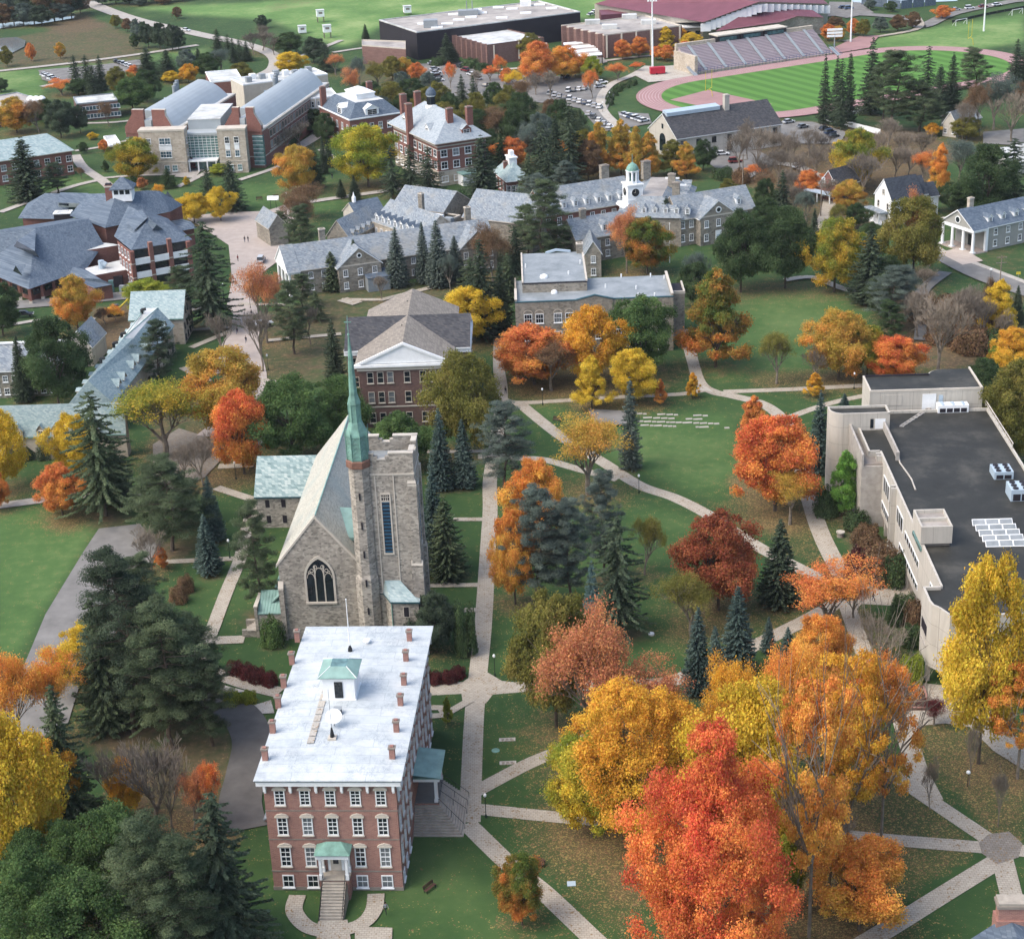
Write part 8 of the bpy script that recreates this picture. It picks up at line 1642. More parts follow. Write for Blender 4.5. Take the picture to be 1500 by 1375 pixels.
for a in([(625,662),(665,662),(715,661)],[(664,761),(709,761)],[(627,858),(700,857)],[(680,894),(700,894)],[(617,1050),(650,1048),(690,1025)],[(617,1037),(645,1037),(652,1045)]):ribbon(a,1.5,sm=False)
ribbon([(230,824),(355,818)],1.7,sm=False);ribbon([(372,740),(362,775),(352,818),(330,872),(307,933),(292,962),(310,985)],2.4);ribbon([(300,939),(358,937)],2.6,sm=False);ribbon([(310,985),(367,1004),(410,1015)],3.0)
area([(310,1000),(367,1014),(330,1015)],'concrete','concrete_pad');area([(367,1035),(397,1026),(402,1045),(385,1046)],'concrete','concrete_pad')
ribbon([(288,1026),(343,1040),(369,1080),(362,1130),(352,1175),(360,1215)],6.0,'drive_asphalt','driveway');ribbon([(-20,1240),(5,1262),(12,1300),(12,1375),(5,1420)],5,'drive_asphalt','driveway')
ribbon([(-20,744),(62,733),(130,725),(210,722)],3.0,'light_concrete');area([(145,775),(205,768),(232,800),(205,850),(180,920),(140,985),(115,1010),(100,1060),(60,1090),(-20,1100),(-20,1060),(25,1000),(67,900),(123,808)],'asphalt','parking_lot')
ribbon([(317,715),(370,732),(420,745)],2.2);ribbon([(320,684),(372,682)],2.4,sm=False);ribbon([(340,666),(402,641)],2.0,sm=False);area([(224,652),(262,628),(300,640),(330,668),(300,700),(250,720),(225,700)],'walk_dark','paved_yard')
ribbon([(436,1312),(431,1335),(450,1358),(486,1368)],2.2);ribbon([(551,1310),(547,1335),(528,1355),(486,1368)],2.2);area([(466,1350),(509,1348),(518,1400),(462,1400)],'walk_paving','forecourt');area([(520,1358),(575,1360),(574,1385),(520,1385)],'walk_paving','forecourt')
area([(268,318),(330,312),(390,310),(420,300),(440,312),(420,340),(412,380),(385,400),(372,430),(378,460),(350,470),(332,450),(340,410),(335,360),(290,330)],'pink_paving','plaza')
ribbon([(360,440),(352,480),(333,520),(325,548)],5,'pink_paving','path');ribbon([(372,470),(362,500),(375,560),(350,600),(300,640)],(6,4),'pink_paving','path')
for a,w in(([(352,480),(280,510)],2),([(268,485),(357,479)],1.8),([(287,525),(330,522)],1.8),([(268,539),(305,560)],2.2),([(383,557),(415,564)],2.2),([(270,458),(330,440)],2),([(350,446),(430,448)],2),([(390,500),(500,490)],2),([(500,440),(560,440),(640,420),(700,405)],2.2),([(505,445),(520,440)],6)):ribbon(a,w,sm=False)
ribbon([(20,448),(140,438),(220,430)],7,'asphalt','road');ribbon([(0,480),(60,470),(140,468)],2,'light_concrete')
ribbon([(110,228),(122,246),(148,264),(162,276),(175,290)],3.6,'light_concrete');ribbon([(148,264),(110,273),(60,290),(0,312)],2.8,'light_concrete');ribbon([(150,262),(200,258),(262,256),(300,250)],2.2,'light_concrete');ribbon([(260,275),(300,255),(330,235)],2.4,'light_concrete');area([(255,260),(282,238),(300,245),(285,262)],'light_concrete','forecourt')
ribbon([(110,222),(150,216),(190,206)],2.2,'light_concrete');ribbon([(350,265),(395,250),(420,240)],2.4,'light_concrete');ribbon([(370,240),(430,220),(480,190),(500,178)],5,'light_concrete');ribbon([(430,300),(500,290),(570,280),(640,270),(690,262)],3.4,'light_concrete');ribbon([(100,182),(170,180),(230,172)],2.4,'light_concrete')
ribbon([(470,220),(500,240),(520,250)],2.5,'light_concrete');ribbon([(640,265),(690,258)],5,'light_concrete',sm=False)
ribbon([(90,-22),(117,-2),(160,17),(207,32),(255,43),(300,53),(360,66),(400,82),(402,100),(380,112)],(9,6),'light_concrete','road');ribbon([(-10,106),(100,94),(200,81),(290,67)],4,'light_concrete','path');area([(56,104),(150,96),(205,88),(210,100),(150,118),(85,124),(62,118)],'asphalt','car_park')
ribbon([(60,128),(90,122)],3,'light_concrete',sm=False);ribbon([(488,78),(520,73),(560,68)],3,'light_concrete');ribbon([(400,100),(450,80),(500,60)],3,'light_concrete')
area([(612,95),(680,92),(700,108),(760,112),(800,112),(870,118),(890,128),(900,140),(885,170),(905,190),(880,195),(850,160),(780,150),(700,150),(620,130)],'asphalt','car_park');area([(905,165),(950,168),(955,182),(912,190)],'asphalt','car_park')
ribbon([(950,98),(925,112),(895,125),(880,145),(885,165),(905,185),(930,205)],3.4,'concrete');ribbon([(710,105),(800,98),(870,92),(960,82),(1000,86)],3,'concrete');area([(855,88),(880,82),(890,92),(868,98)],'concrete','forecourt');area([(930,112),(945,100),(1005,96),(1022,108),(1010,116),(950,122)],'concrete','concourse')
area([(1025,232),(1055,222),(1110,222),(1140,238),(1100,262),(1060,256)],'asphalt','car_park');area([(1145,180),(1190,180),(1240,195),(1230,212),(1170,212),(1130,200)],'asphalt','car_park');ribbon([(1130,240),(1170,246),(1210,270),(1215,300),(1200,340)],4,'walk_paving')
ribbon([(1380,370),(1400,384),(1450,408),(1520,432)],8,'asphalt','street');ribbon([(1385,400),(1350,430),(1352,470),(1349,500)],3.4,'asphalt','street');ribbon([(1370,362),(1392,376),(1430,388),(1520,422)],1.8,'concrete');ribbon([(1380,320),(1440,332),(1500,330)],1.8,'concrete');ribbon([(1150,412),(1190,408),(1233,424),(1290,440)],2.6,'concrete');ribbon([(1490,350),(1530,360)],3,'asphalt')
area([(1375,372),(1408,364),(1440,384),(1410,390)],'block_paving','forecourt');area([(1440,195),(1500,190),(1500,215),(1440,212)],'asphalt','car_park')
ribbon([(1160,30),(1240,22),(1330,28),(1350,40),(1400,20),(1510,-2)],7,'asphalt','road');area([(1215,4),(1260,5),(1280,20),(1240,28),(1210,22)],'asphalt','car_park');area([(1480,-8),(1520,-12),(1520,2),(1485,5)],'asphalt','car_park')
ribbon([(1235,62),(1340,45),(1345,28)],3,'walk_paving')
for x,y in((743,1083),(744,1117)):
 q=P(x,y);m=MB();m.box(-1.2,1.2,-.45,.45,.0,.06,'concrete')
 for k in range(3):m.box(-.85+k*.62,-.45+k*.62,-.25,.25,.06,.075,'stucco_dark')
 tag(m.obj('ground_plaque',None,(q[0],q[1],0)),'pale stone plaque set flat in the lawn, %s of the two beside the walk'%('upper' if y<1100 else 'lower'),'plaque','lawn plaques')
q=P(726,1099);m=MB();m.tube((0,0,.0),(0,0,.06),.6,.6,'copper_green',20);tag(m.obj('manhole_cover',None,(q[0],q[1],0)),'round green manhole cover in the lawn beside the straight walk','manhole cover')
q=P(837,1294);m=MB();m.box(-.55,.55,-.5,.5,0,.08,'blue_metal');tag(m.obj('drain_cover',None,(q[0],q[1],0)),'square blue-grey drain cover in the leafy lawn','drain cover')
q=P(954,929);m=MB();m.lathe((0,0,0),[(.5,-.05),(.5,.25),(.3,.35)],'white_paint',12);tag(m.obj('white_ground_light',None,(q[0],q[1],0)),'small white disc standing in the centre lawn','ground light')
area([(862,601),(925,605),(925,626),(868,622)],'asphalt','terrace');rr=random.Random(4)
e=thing('stone_terrace','rows of flat grey stones laid in the lawn beside the thin leaning fir','terrace',(*P(985,612),0));bx=Px(e,P(985,612))
for r_ in range(4):
 y=606+r_*5.6;m=MB();x=925+r_*4
 while x<1030+r_*11:
  w_=rr.uniform(5,16);a=bx.v(x,y+(x-925)*.03,0);c=bx.v(x+w_*.9,y+(x+w_-925)*.03,0)
  if rr.random()<.8:m.box(a[0],c[0],a[1]-.38,a[1]+.3,0,.1,'light_concrete')
  x+=w_
 if m.v:m.obj('stone_row',e)
def track():
 a=Vector(P(1012,121.6));c=Vector(P(1200.7,92.5));lo=Vector(P(1146,166));d=(c-a).normalized();n=Vector((d.y,-d.x));Wf=(lo-a).dot(n);r=Wf/2;tw=9.6
 left=Vector(P(913,148));xl=(left-a).dot(d)+tw+r;rt=Vector(P(1500,84));xr=(rt-a).dot(d)-tw-r
 def stad(rad,z,mat,name):
  pts=[];
  for k in range(25):t=math.pi*k/24;pts.append((xl-rad*math.sin(t),r-rad*math.cos(t)))
  for k in range(25):t=math.pi*k/24;pts.append((xr+rad*math.sin(t),r+rad*math.cos(t)))
  q=[a+d*x+n*y for x,y in pts];return sheet(name,[(p.x,p.y)for p in q],z,mat)
 z=lev();stad(r+tw,z,'track_red','running_track')
 z=lev();m=MB()
 for j in range(1,8):
  for(rad)in(r+tw*j/8,):
   for s0,s1,cx,sg in((0,1,xl,-1),(0,1,xr,1)):
    for k in range(24):
     t0,t1=math.pi*k/24,math.pi*(k+1)/24;q=[]
     for rr_,tt in((rad-.06,t0),(rad+.06,t0),(rad+.06,t1),(rad-.06,t1)):v=a+d*(cx+sg*rr_*math.sin(tt))+n*(r-rr_*math.cos(tt));q.append((v.x,v.y,z))
     m.face(q,'lane_white')
   for sy in(r-rad,r+rad):
    q=[a+d*x+n*(sy+o)for x,o in((xl,-.06),(xr,-.06),(xr,.06),(xl,.06))];m.face([(v.x,v.y,z)for v in q],'lane_white')
 tag(m.obj('lane_lines'),kind='structure');stad(r,lev(),'field_grass','playing_field')
 z=lev();q=[a+d*x+n*y for x,y in((xl-r+4,r-10),(xl-8,r-16),(xl-4,r+20),(xl-r+8,r+14))];sheet('red_apron',[(p.x,p.y)for p in q],z,'track_red')
 z=lev();q=[a+d*x+n*y for x,y in((xl+60,-tw),(xr+8,-tw-2),(xr+30,-tw-22),(xr+22,-tw-26),(xr-10,-tw-8),(xl+60,-tw-3))];sheet('red_runup',[(p.x,p.y)for p in q],z,'track_red')
 return a,d,n,xl,xr,r
def m_field():
 t=NT('field_grass');co=t.coord('Object');mp=t.n('ShaderNodeMapping');mp.inputs['Rotation'].default_value=(0,0,R(-28));t.l(co,mp.inputs[0]);w_=t.n('ShaderNodeTexWave');w_.inputs['Scale'].default_value=.045;w_.inputs['Distortion'].default_value=.6;w_.inputs['Detail'].default_value=1;t.l(mp.outputs[0],w_.inputs['Vector'])
 g=t.ramp(w_.outputs['Fac'],[(.35,srgb('#44692f')),(.65,srgb('#557d3a'))]);n2=t.noise(co,.4,5);t.out(t.mix(t.math('MULTIPLY',n2,.4),g,srgb('#4a7a2c')),1)
m_field();m_plain('lane_white','#c9b6b8',.9,.03);TRK=track()
t=NT('pond_water');t.b.inputs['Base Color'].default_value=(.35,.38,.38,1);t.b.inputs['Roughness'].default_value=.08;t.b.inputs['Metallic'].default_value=.6
sheet('pond',[P(*p)for p in((-20,58),(25,56),(38,61),(36,70),(20,78),(10,84),(-20,88))],lev(),'pond_water');sheet('stream',[P(*p)for p in((-20,38),(60,30),(110,25),(110,28),(60,36),(-20,46))],lev(),'pond_water')
def car_proto(suv=False):
 e=thing('parked_car','x','car');L_,W_,hh=4.5,1.8,(1.75 if suv else 1.42);bz=.85 if suv else.75
 m=MB();x=L_/2;w=W_/2
 pr=[(-x,.35),(-x,bz-.05),(-x+.15,bz),(x-1.3,bz),(x-.1,bz-.15),(x,.5),(x-.05,.3)]
 for s in(1,-1):f=[(a,s*w,z)for a,z in pr];m.face(f if s<0 else f[::-1],'car_paint')
 for i in range(len(pr)):a,c=pr[i],pr[(i+1)%len(pr)];m.face([(a[0],-w,a[1]),(a[0],w,a[1]),(c[0],w,c[1]),(c[0],-w,c[1])],'car_paint')
 r0,r1=(-x+.35,x-1.75)if suv else(-x+.95,x-2.0);m.box(r0,r1,-w+.2,w-.2,hh-.07,hh,'car_paint');body=m.obj('body',e)
 m=MB();b0,b1=-x+.1,x-1.15
 if not suv:b0=-x+.45
 A=[(b0,-w+.08,bz),(b1,-w+.08,bz),(b1,w-.08,bz),(b0,w-.08,bz)];B_=[(r0,-w+.22,hh-.07),(r1,-w+.22,hh-.07),(r1,w-.22,hh-.07),(r0,w-.22,hh-.07)]
 for i in range(4):m.face([A[i],A[(i+1)%4],B_[(i+1)%4],B_[i]],'car_glass')
 m.obj('windows',e)
 for sx in(-1.35,1.4):
  for sy in(-1,1):m=MB();m.tube((sx,sy*(w-.2),.32),(sx,sy*(w+.01),.32),.32,.32,'tyre',10);m.obj('wheel',e)
 for sy in(-1,1):m=MB();m.box(x-.12,x+.01,sy*.65-.18,sy*.65+.18,.5,.66,'white_paint');m.obj('headlight',e)
 return e
CP=[car_proto(),car_proto(True)];used=[0,0]
CC={'white':(.75,.77,.78),'silver':(.42,.44,.46),'black':(.02,.022,.025),'dark blue':(.03,.05,.1),'dark red':(.22,.03,.03),'grey':(.16,.17,.18),'blue':(.08,.14,.26)}
CARS=[]
def cars(px,where,cols,ang=None,group=None):
 for(x,y),c in zip(px,cols.split(',')):
  CARS.append((x,y,c.strip(),where,ang if ang is not None else random.uniform(0,6)))
def row(a,b,n):return[(a[0]+(b[0]-a[0])*i/(n-1),a[1]+(b[1]-a[1])*i/(n-1))for i in range(n)]
cars(row((637,104),(643,121),4),'at the left end of the gym car park','silver,white,grey,white',.5);cars([(634,96)],'alone below the black sports hall','silver',.1)
cars(row((672,100),(700,118),4),'behind the paired firs','black,dark red,white,silver',2.2);cars(row((712,128),(752,146),6),'in the lower left of the gym car park','grey,silver,dark blue,black,silver,grey',1.2);cars(row((716,140),(740,150),3),'under the bare trees of the gym car park','grey,black,grey',1.2)
cars([(825,116),(832,116)],'before the orange maples','silver,dark blue',1.4);cars([(882,124),(879,130)],'beside the curved hedge','white,silver',.2);cars(row((833,136),(856,133),4),'in the middle rank of the gym car park','white,grey,white,silver',1.3)
cars(row((806,140),(878,160),11),'in the long rank of the gym car park','silver,white,silver,grey,white,silver,white,dark blue,white,silver,white',1.3);cars(row((862,170),(900,194),6),'in the lower rank near the hedge','silver,grey,white,silver,white,silver',1.3);cars(row((916,171),(943,180),6),'in the rank behind the cream heating plant','silver,white,dark blue,white,silver,white',.6)
cars([(1058,229)],'alone in the small car park behind the clock tower','white',0.1);cars([(1077,240)],'beside the hedge of the small car park','dark red',.2);cars([(1176,189),(1155,182)],'behind the cream heating plant','grey,silver',.5);cars([(1208,192),(1216,198),(1221,203)],'beside the tall fir file','black,dark blue,black',.5);cars([(1168,247)],'on the lane in the thicket','white',.8)
cars(row((1400,17),(1460,10),4),'on the road above the soccer field','silver,white,dark red,white',.2);cars([(1235,14),(1243,15)],'behind the grandstand','dark blue,blue',.3);cars(row((66,112),(80,119),5),'in the upper left car park','silver,white,grey,white,silver',.9);cars(row((170,93),(190,100),5),'in the right rank of the upper left car park','black,grey,silver,white,white',1.9)
cars([(273,47)],'driving on the main road','white',-.6);cars([(383,385)],'standing on the paved plaza','silver',1.5);cars([(37,465)],'parked before the campus centre','black',.1);cars([(387,479)],'on the walk below the plaza','silver',.4);cars([(1238,293)],'under the porch roof of the brown house','dark blue',.3);cars([(878,23),(872,20),(866,24)],'between the sports hall and the maroon roof','silver,white,silver',.7)
lab={}
for i,c in enumerate(CARS):lab.setdefault((c[2],c[3]),[]).append(i)
for k,ids in lab.items():ids.sort(key=lambda i:(CARS[i][0],CARS[i][1]))
ORD=['leftmost','second from left','third from left','fourth from left','fifth from left','sixth from left']
for i,(x,y,c,where,an)in enumerate(CARS):
 ids=lab[(c,where)];pre='' if len(ids)==1 else(ORD[ids.index(i)]+' ')
 l=f'{pre}{c} {"parked " if "driving" not in where else ""}car {where}';t_=1 if i%4==2 else 0;g=P(x,y)
 if not used[t_]:e=CP[t_];used[t_]=1;e.location=(*g,.03+LEV[0]);e.rotation_euler.z=an;e['label']=l;e['group']='cars on the campus'
 else:e=dup(CP[t_],(*g,.03+LEV[0]),an,l)
 for ch in e.children:
  if ch.name.startswith('body'):ch.color=(*CC[c],1)
e0=thing('lamp_post','x','lamp',group='globe lamps beside the walks');m=MB();m.lathe((0,0,-.1),[(.16,0),(.14,.5),(.06,.7),(.05,3.3),(.1,3.4)],'lamp_green',8);m.obj('post',e0);m=MB();m.lathe((0,0,3.35),[(.08,0),(.2,.12),(.22,.32),(.14,.5),(.03,.58)],'white_paint',10);m.obj('globe',e0)
LP=[(712,1197,'at the fork below the side porch'),(725,990,'at the walk crossing'),(936,722,'beside the curved walk'),(795,593,'before the lecture hall'),(1251,570,'behind the concrete penthouse'),(393,542,'in the lawn below the plaza'),(346,702,'behind the orange-red tree'),(337,818,'by the chapel side walk'),(3,1362,'at the lower left corner'),(421,300,'on the green above the portico'),(1003,420,'behind the lecture hall'),(367,452,'beside the plaza walk'),(328,436,'at the plaza edge'),(893,150,'beside the hedge path'),(883,165,'at the end of the hedge path')]
for i,(x,y,wh)in enumerate(LP):
 g=P(x,y);l='dark green lamp post with white globe '+wh
 if i==0:e0.location=(*g,0);e0['label']=l
 else:dup(e0,(*g,0),0,l)
def pole(name,x,y,h,lab_,cat,r0=.18,r1=.08,mat='grey_metal',extra=None):
 g=P(x,y);e=thing(name,lab_,cat,(*g,0));m=MB();m.tube((0,0,-.2),(0,0,h),r0,r1,mat,8);m.obj('pole',e)
 if extra:extra(e,h)
 return e
def heads(e,h):
 for k in range(4):m=MB();m.box(-2+k*1.05,-1.2+k*1.05,-.3,.3,h-.4,h+.5,'white_paint');m.obj('floodlight',e)
hm=height_at(956,104,1)
pole('floodlight_mast',956,104,hm,'tall white floodlight mast beside the red trailer','mast',.45,.25,'white_paint',heads);pole('floodlight_mast',1246,63,26,'tall floodlight mast at the right end of the grandstand','mast',.4,.2,'white_paint',heads);pole('floodlight_mast',1441,46,26,'tall floodlight mast beside the soccer goals','mast',.4,.2,'white_paint',heads)
def board(e,h):
 for k in range(3):m=MB();m.box(-3.2,3.2,-.2,.2,h-2.4+k*1.3,h-1.5+k*1.3,'white_paint');m.obj('light_bank',e)
pole('light_rack',1222,76,height_at(1222,76,46),'low rack of white floodlights at the right end of the bleachers','floodlight',.3,.2,'grey_metal',board)
def balls(e,h):m=MB();m.lathe((0,0,h),[(.02,0),(.18,.15),(.02,.3)],'white_paint',8);m.obj('finial',e)
pole('flagpole',981,385,height_at(981,385,328),'bare white flagpole behind the lecture hall','flagpole',.12,.06,'white_paint',balls)
def arms(e,h):
 for z in(h-.6,h-2):m=MB();m.box(-1.3,1.3,-.1,.1,z,z+.18,'pale_bark');m.obj('crossarm',e)
pole('utility_pole',1202,318,11,'wooden utility pole before the brown house','utility pole',.2,.14,'pale_bark',arms);pole('utility_pole',1464,425,9,'pale utility pole at the street edge','utility pole',.16,.12,'pale_bark',arms);pole('utility_pole',1088,272,10,'utility pole with arms behind the clock tower','utility pole',.18,.14,'pale_bark',arms)
for x,y,l in((1451,408,'small white globe light beside the street'),(1417,1152,'pale tilted globe light on a thin stake in the leafy lawn')):
 g=P(x,y);e=thing('globe_light',l,'lamp',(*g,0));m=MB();m.tube((0,0,-.1),(0,0,2.2),.05,.05,'iron',6);m.obj('stake',e);m=MB();m.lathe((0,0,2.1),[(.1,0),(.3,.2),(.26,.4),(.05,.55)],'white_paint',10);m.obj('globe',e)
g=P(1491,412);e=thing('warning_sign','yellow diamond warning sign beside the street','sign',(*g,0));m=MB();m.tube((0,0,-.1),(0,0,2.4),.04,.04,'grey_metal',5);m.obj('post',e);m=MB();m.prism([(-.55,-.03),(.55,-.03),(.55,.03),(-.55,.03)],1.8,2.5,'yellow_paint');m.obj('plate',e)
def goal(x,y,an,l,yel=True):
 g=P(x,y);e=thing('goal_post',l,'goal',(*g,0),an);k='yellow_paint' if yel else 'white_paint';m=MB()
 if yel:m.tube((0,-1.6,0),(0,-1.2,2.6),.12,.12,k,6);m.tube((0,-1.2,2.6),(0,0,3.1),.12,.12,k,6);m.tube((-3.4,0,3.1),(3.4,0,3.1),.1,.1,k,6);m.tube((-3.4,0,3.1),(-3.4,0,10),.08,.08,k,6);m.tube((3.4,0,3.1),(3.4,0,10),.08,.08,k,6)
 else:m.tube((-3.6,0,0),(-3.6,0,2.5),.12,.12,k,6);m.tube((3.6,0,0),(3.6,0,2.5),.12,.12,k,6);m.tube((-3.6,0,2.5),(3.6,0,2.5),.12,.12,k,6);m.tube((-3.6,0,2.5),(-3.6,2,0),.06,.06,k,5);m.tube((3.6,0,2.5),(3.6,2,0),.06,.06,k,5)
 m.obj('frame',e)
goal(1038,143,1.1,'yellow goal post at the near end of the playing field');goal(1420,66,1.1,'yellow goal post at the far end of the playing field');goal(1408,37,.6,'white soccer goal left of the tall mast',False);goal(1490,22,.6,'white soccer goal at the right edge',False)
g=P(963,110);e=thing('red_trailer','bright red equipment trailer beside the tall mast','trailer',(*g,0),.1);m=MB();m.box(-3,3,-1.2,1.2,.7,3.2,'red_paint');m.box(3,4,-.1,.1,.7,.85,'iron');m.obj('body',e)
for sy in(-1,1):m=MB();m.tube((-.5,sy*1.0,.45),(-.5,sy*1.25,.45),.45,.45,'tyre',12);m.obj('wheel',e)
for x,y,h,l in((470,33,5,'upper raised white box hut in the far field'),(443,49,2.6,'low white box hut in the far field'),(480,56,5,'lower raised white box hut in the far field'),(597,22,3.4,'small white box behind the black sports hall')):
 g=P(x,y);e=thing('raised_hut',l,'hut',(*g,0),.2);m=MB();m.box(-1.8,1.8,-1.8,1.8,h-2.2,h+.8,'white_paint');m.box(-2,2,-2,2,h+.8,h+1,'pale_roof');m.box(-.9,.9,-1.84,-1.8,h-.8,h+.2,'stucco_dark');m.obj('cabin',e)
 for sx in(-1.5,1.5):
  for sy in(-1.5,1.5):m=MB();m.box(sx-.12,sx+.12,sy-.12,sy+.12,-.1,h-2.2,'pale_bark');m.obj('leg',e)
def fence(pts,h,mat,l,n=None,th=.08,gap=3):
 q=[Vector(P(*p))for p in pts];o=q[0];e=thing('fence',l,'fence',(*o,0))
 for a,b in zip(q,q[1:]):
  d=b-a;k=max(1,int(d.length/gap))
  for i in range(k):
   p0=a+d*(i/k)-o;p1=a+d*((i+.93)/k)-o;nn=Vector((-d.y,d.x)).normalized()*th;m=MB();m.prism([tuple(p0),tuple(p1),tuple(p1+nn),tuple(p0+nn)],.1,h,mat);m.obj('panel',e);m=MB();m.box(p0.x-.09,p0.x+.09,p0.y-.09,p0.y+.09,-.1,h+.15,mat);m.obj('post',e)
fence([(1203,176),(1230,183),(1258,190),(1290,198)],1.9,'white_paint','white panel fence running down from the tall firs');fence([(1238,171),(1262,166),(1284,163)],1.9,'white_paint','upper white panel fence beside the playing field');fence([(1262,8),(1320,14),(1372,8)],4,'blue_slate','dark blue tennis court fence at the top right',gap=6);fence([(1395,34),(1450,22),(1505,12)],1.2,'iron','low dark fence above the soccer field',gap=5)
g=P(1318,2);e=thing('tennis_court','blue tennis court at the top right','tennis court',(*g,0));m=MB();m.box(-22,26,-8,22,.2,.3,'blue_metal');m.obj('surface',e)
e=thing('brick_planter','rectangular brown planting bed with brick kerb on the concrete plaza','planter',(*P(1326,1041),0));b=Px(e,P(1326,1041));c4=[b.v(*p,0)[:2]for p in((1326,1041),(1364,1041),(1354,1009),(1318,1009))];m=MB();m.prism(c4,-.1,.45,'soil');m.obj('bed',e);m=MB()
for i in range(4):p,q=Vector(c4[i]),Vector(c4[(i+1)%4]);nn=Vector((-(q-p).y,(q-p).x)).normalized()*.3;m.prism([tuple(p),tuple(q),tuple(q+nn),tuple(p+nn)],-.1-i*.003,.6+i*.003,'hall_brick')
m.obj('kerb',e)
for x,y,l in((1209,735,'top'),(1231,786,'middle'),(1257,852,'bottom')):m=MB();m.lathe((0,0,-.05),[(.62,0),(.62,.9)],'stucco_dark',14);m.lathe((0,0,.853),[(.78,0),(.78,.18)],'concrete',14);tag(m.obj('drum_stool',None,(*P(x,y),0)),'drum stone seat with pale top by the concrete building, %s of three'%l,'seat','stone seats')
def bench(x,y,an,l):
 e=thing('park_bench',l,'bench',(*P(x,y),0),an);m=MB()
 for k in range(4):m.box(-1,1,-.25+k*.13,-.15+k*.13,.42,.46,'bench_wood')
 m.obj('seat',e);m=MB()
 for k in range(4):m.box(-1,1,.27+k*.03,.31+k*.03,.52+k*.12,.61+k*.12,'bench_wood')
 m.obj('backrest',e)
 for sx in(-.85,.85):m=MB();m.box(sx-.05,sx+.05,-.25,-.17,-.05,.41,'iron');m.box(sx-.05,sx+.05,.22,.28,-.05,.9,'iron');m.box(sx-.05,sx+.05,-.16,.21,.36,.41,'iron');m.obj('leg',e)
bench(630,1303,.9,'dark wooden bench in the lawn beside the brick hall');bench(788,1266,-.7,'dark bench under trees beside the lower diagonal walk');bench(816,617,-.5,'dark bench by the upper diagonal walk');bench(404,290,.4,'low bench on the green right of the science building');bench(380,293,.1,'low bench on the green below the science building')
def body(pose,top,legs,hair='hair'):
 """one continuous skinned figure; returns an evaluated mesh"""
 V=[];E_=[];Rd=[]
 def a(p,r,par=None):
  V.append(p);Rd.append(r)
  if par is not None:E_.append((par,len(V)-1))
  return len(V)-1
 s=pose.get('step',.16);dz=0
 pel=a((0,0,.95),.13);ch=a((0,.02,1.3),.15,pel);nk=a((0,.02,1.5),.06,ch);hd=a((0,-.01,1.66),.095,nk);a((0,-.02,1.75),.06,hd)
 for sx,k in((-1,1),(1,-1)):
  hp=a((sx*.1,0,.9),.09,pel);kn=a((sx*.11,-k*s-.03,.5),.062,hp);an=a((sx*.11,-k*s*1.1+(.08 if k<0 else 0),.09),.042,kn);a((sx*.11,-k*s*1.1-.14,.04),.035,an)
  sh=a((sx*.19,.02,1.42),.06,ch);el=a((sx*.26,.05+k*s*.5,1.15),.045,sh);wr=a((sx*.25,-.08+k*s,.92),.032,el);pm=a((sx*.25,-.11+k*s,.85),.03,wr)
  for f in range(4):q=a((sx*.25+(f-1.5)*.018,-.13+k*s,.79),.009,pm);a((sx*.25+(f-1.5)*.017,-.12+k*s,.75-.01*(f==1)),.008,q)
  a((sx*.25-sx*.03,-.15+k*s,.82),.009,pm)
 me=bpy.data.meshes.new('person');me.from_pydata(V,E_,[]);o=bpy.data.objects.new('tmp',me);COL.objects.link(o)
 md=o.modifiers.new('s','SKIN');md.use_smooth_shade=True
 for i,r in enumerate(Rd):me.skin_vertices[0].data[i].radius=(r,r)
 me.skin_vertices[0].data[0].use_root=True;o.modifiers.new('u','SUBSURF').levels=1
 bpy.context.view_layer.update();r=bpy.data.meshes.new_from_object(o.evaluated_get(bpy.context.evaluated_depsgraph_get()));bpy.data.objects.remove(o)
 for n_ in(legs,top,'skin'):r.materials.append(MATS[n_])
 for p in r.polygons:
  c=p.center;p.material_index=0 if c.z<.98 and abs(c.x)<.2 else 2 if c.z>1.5 or c.z<.9 else 1
 return r
PM=[body({'step':.16},'cloth_dark','cloth_blue'),body({'step':.05},'cloth_red','cloth_dark'),body({'step':.2},'cloth_grey','cloth_dark')]
hm_=MB();hm_.lathe((0,.02,1.64),[(.1,0),(.118,.06),(.1,.13),(.04,.17)],'hair',10);HM=hm_.mesh('hair')
fm=MB();fm.box(-.012,.012,-.135,-.1,1.64,1.67,'skin');fm.box(-.045,-.02,-.112,-.1,1.675,1.69,'iron');fm.box(.02,.045,-.112,-.1,1.675,1.69,'iron');fm.box(-.025,.025,-.112,-.1,1.6,1.61,'red_paint');FM=fm.mesh('face')
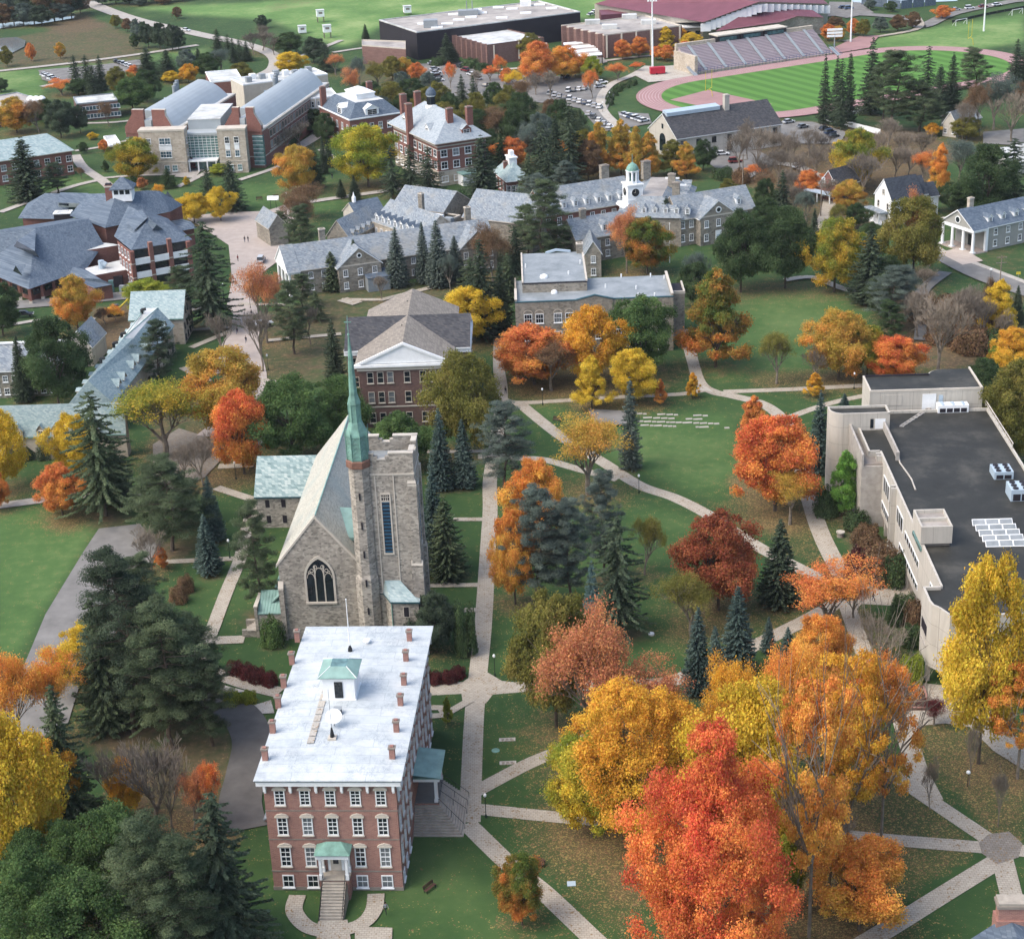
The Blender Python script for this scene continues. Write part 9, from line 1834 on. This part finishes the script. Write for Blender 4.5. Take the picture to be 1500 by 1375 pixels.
for x,y,k,an,l in((566,1342,2,.6,'person in grey top standing on the lawn before the brick hall'),(741,580,0,2.8,'person in dark clothes walking on the straight path'),(359,357,0,.3,'person in dark clothes on the plaza, left of a pair'),(364,357,0,.3,'person in dark clothes on the plaza, right of a pair'),(377,409,0,1,'person in dark clothes alone on the lower plaza'),(346,420,1,2,'person in red top beside the tall plaza fir'),(342,414,1,1,'person in red top nearest the tall plaza fir'),(369,466,0,0,'person in dark clothes where the plaza narrows'),(348,492,0,3,'person in dark clothes at the path fork below the plaza'),(361,505,0,3,'person in dark clothes on the path below the fork'),(1279,884,0,1.2,'person in dark clothes on the plaza west of the concrete building'),(487,264,0,0,'person in dark clothes on the green left of the quadrangle'),(349,385,1,1,'person in red top on the upper plaza')):
 o=bpy.data.objects.new('person',PM[k]);COL.objects.link(o);o.location=(*P(x,y),LEV[0]+.02);o.rotation_euler.z=an;tag(o,l,'person');inst('hair',HM,o);inst('face',FM,o)
g=P(168,462);e=thing('yellow_excavator','yellow excavator working in the rubble beside the dormitory','excavator',(*g,0),.2);m=MB();m.box(-1.8,1.8,-1.2,-.7,0,.8,'iron');m.obj('track',e);m=MB();m.box(-1.8,1.8,.7,1.2,0,.8,'iron');m.obj('track',e);m=MB();m.box(-1.6,1.4,-1.1,1.1,.85,2.0,'yellow_paint');m.obj('body',e);m=MB();m.box(.1,1.3,-1.0,0,2.0,3.0,'car_glass');m.obj('cab',e);m=MB();m.tube((1.3,.5,1.6),(3.8,.5,3.8),.25,.2,'yellow_paint',6);m.tube((3.8,.5,3.8),(5.2,.5,1.4),.2,.15,'yellow_paint',6);m.obj('boom',e)
for i,(x,y)in enumerate(((397,306),(405,306))):g=P(x,y);e=thing('panel_lamp','white square panel light at the plaza top, %s of two'%('left','right')[i],'lamp',(*g,0),group='plaza panel lights');m=MB();m.tube((0,0,-.1),(0,0,3.0),.08,.08,'iron',6);m.obj('post',e);m=MB();m.slab([(-.9,-.6,3.0),(.9,-.6,3.0),(.9,.6,3.9),(-.9,.6,3.9)],.15,'white_paint');m.obj('panel',e)
hm2=bpy.data.materials.new('haze');hm2.use_nodes=True;hn=hm2.node_tree;hn.nodes.remove(hn.nodes['Principled BSDF']);pv=hn.nodes.new('ShaderNodeVolumePrincipled');pv.inputs['Color'].default_value=(.8,.88,1,1);pv.inputs['Density'].default_value=.00003;hn.links.new(pv.outputs[0],hn.nodes['Material Output'].inputs['Volume']);MATS['haze']=hm2
SC.cycles.volume_bounces=1
hz=MB();hz.box(-4200,4200,-60,5400,-1,170,'haze');ho=hz.obj('haze');tag(ho,kind='stuff')
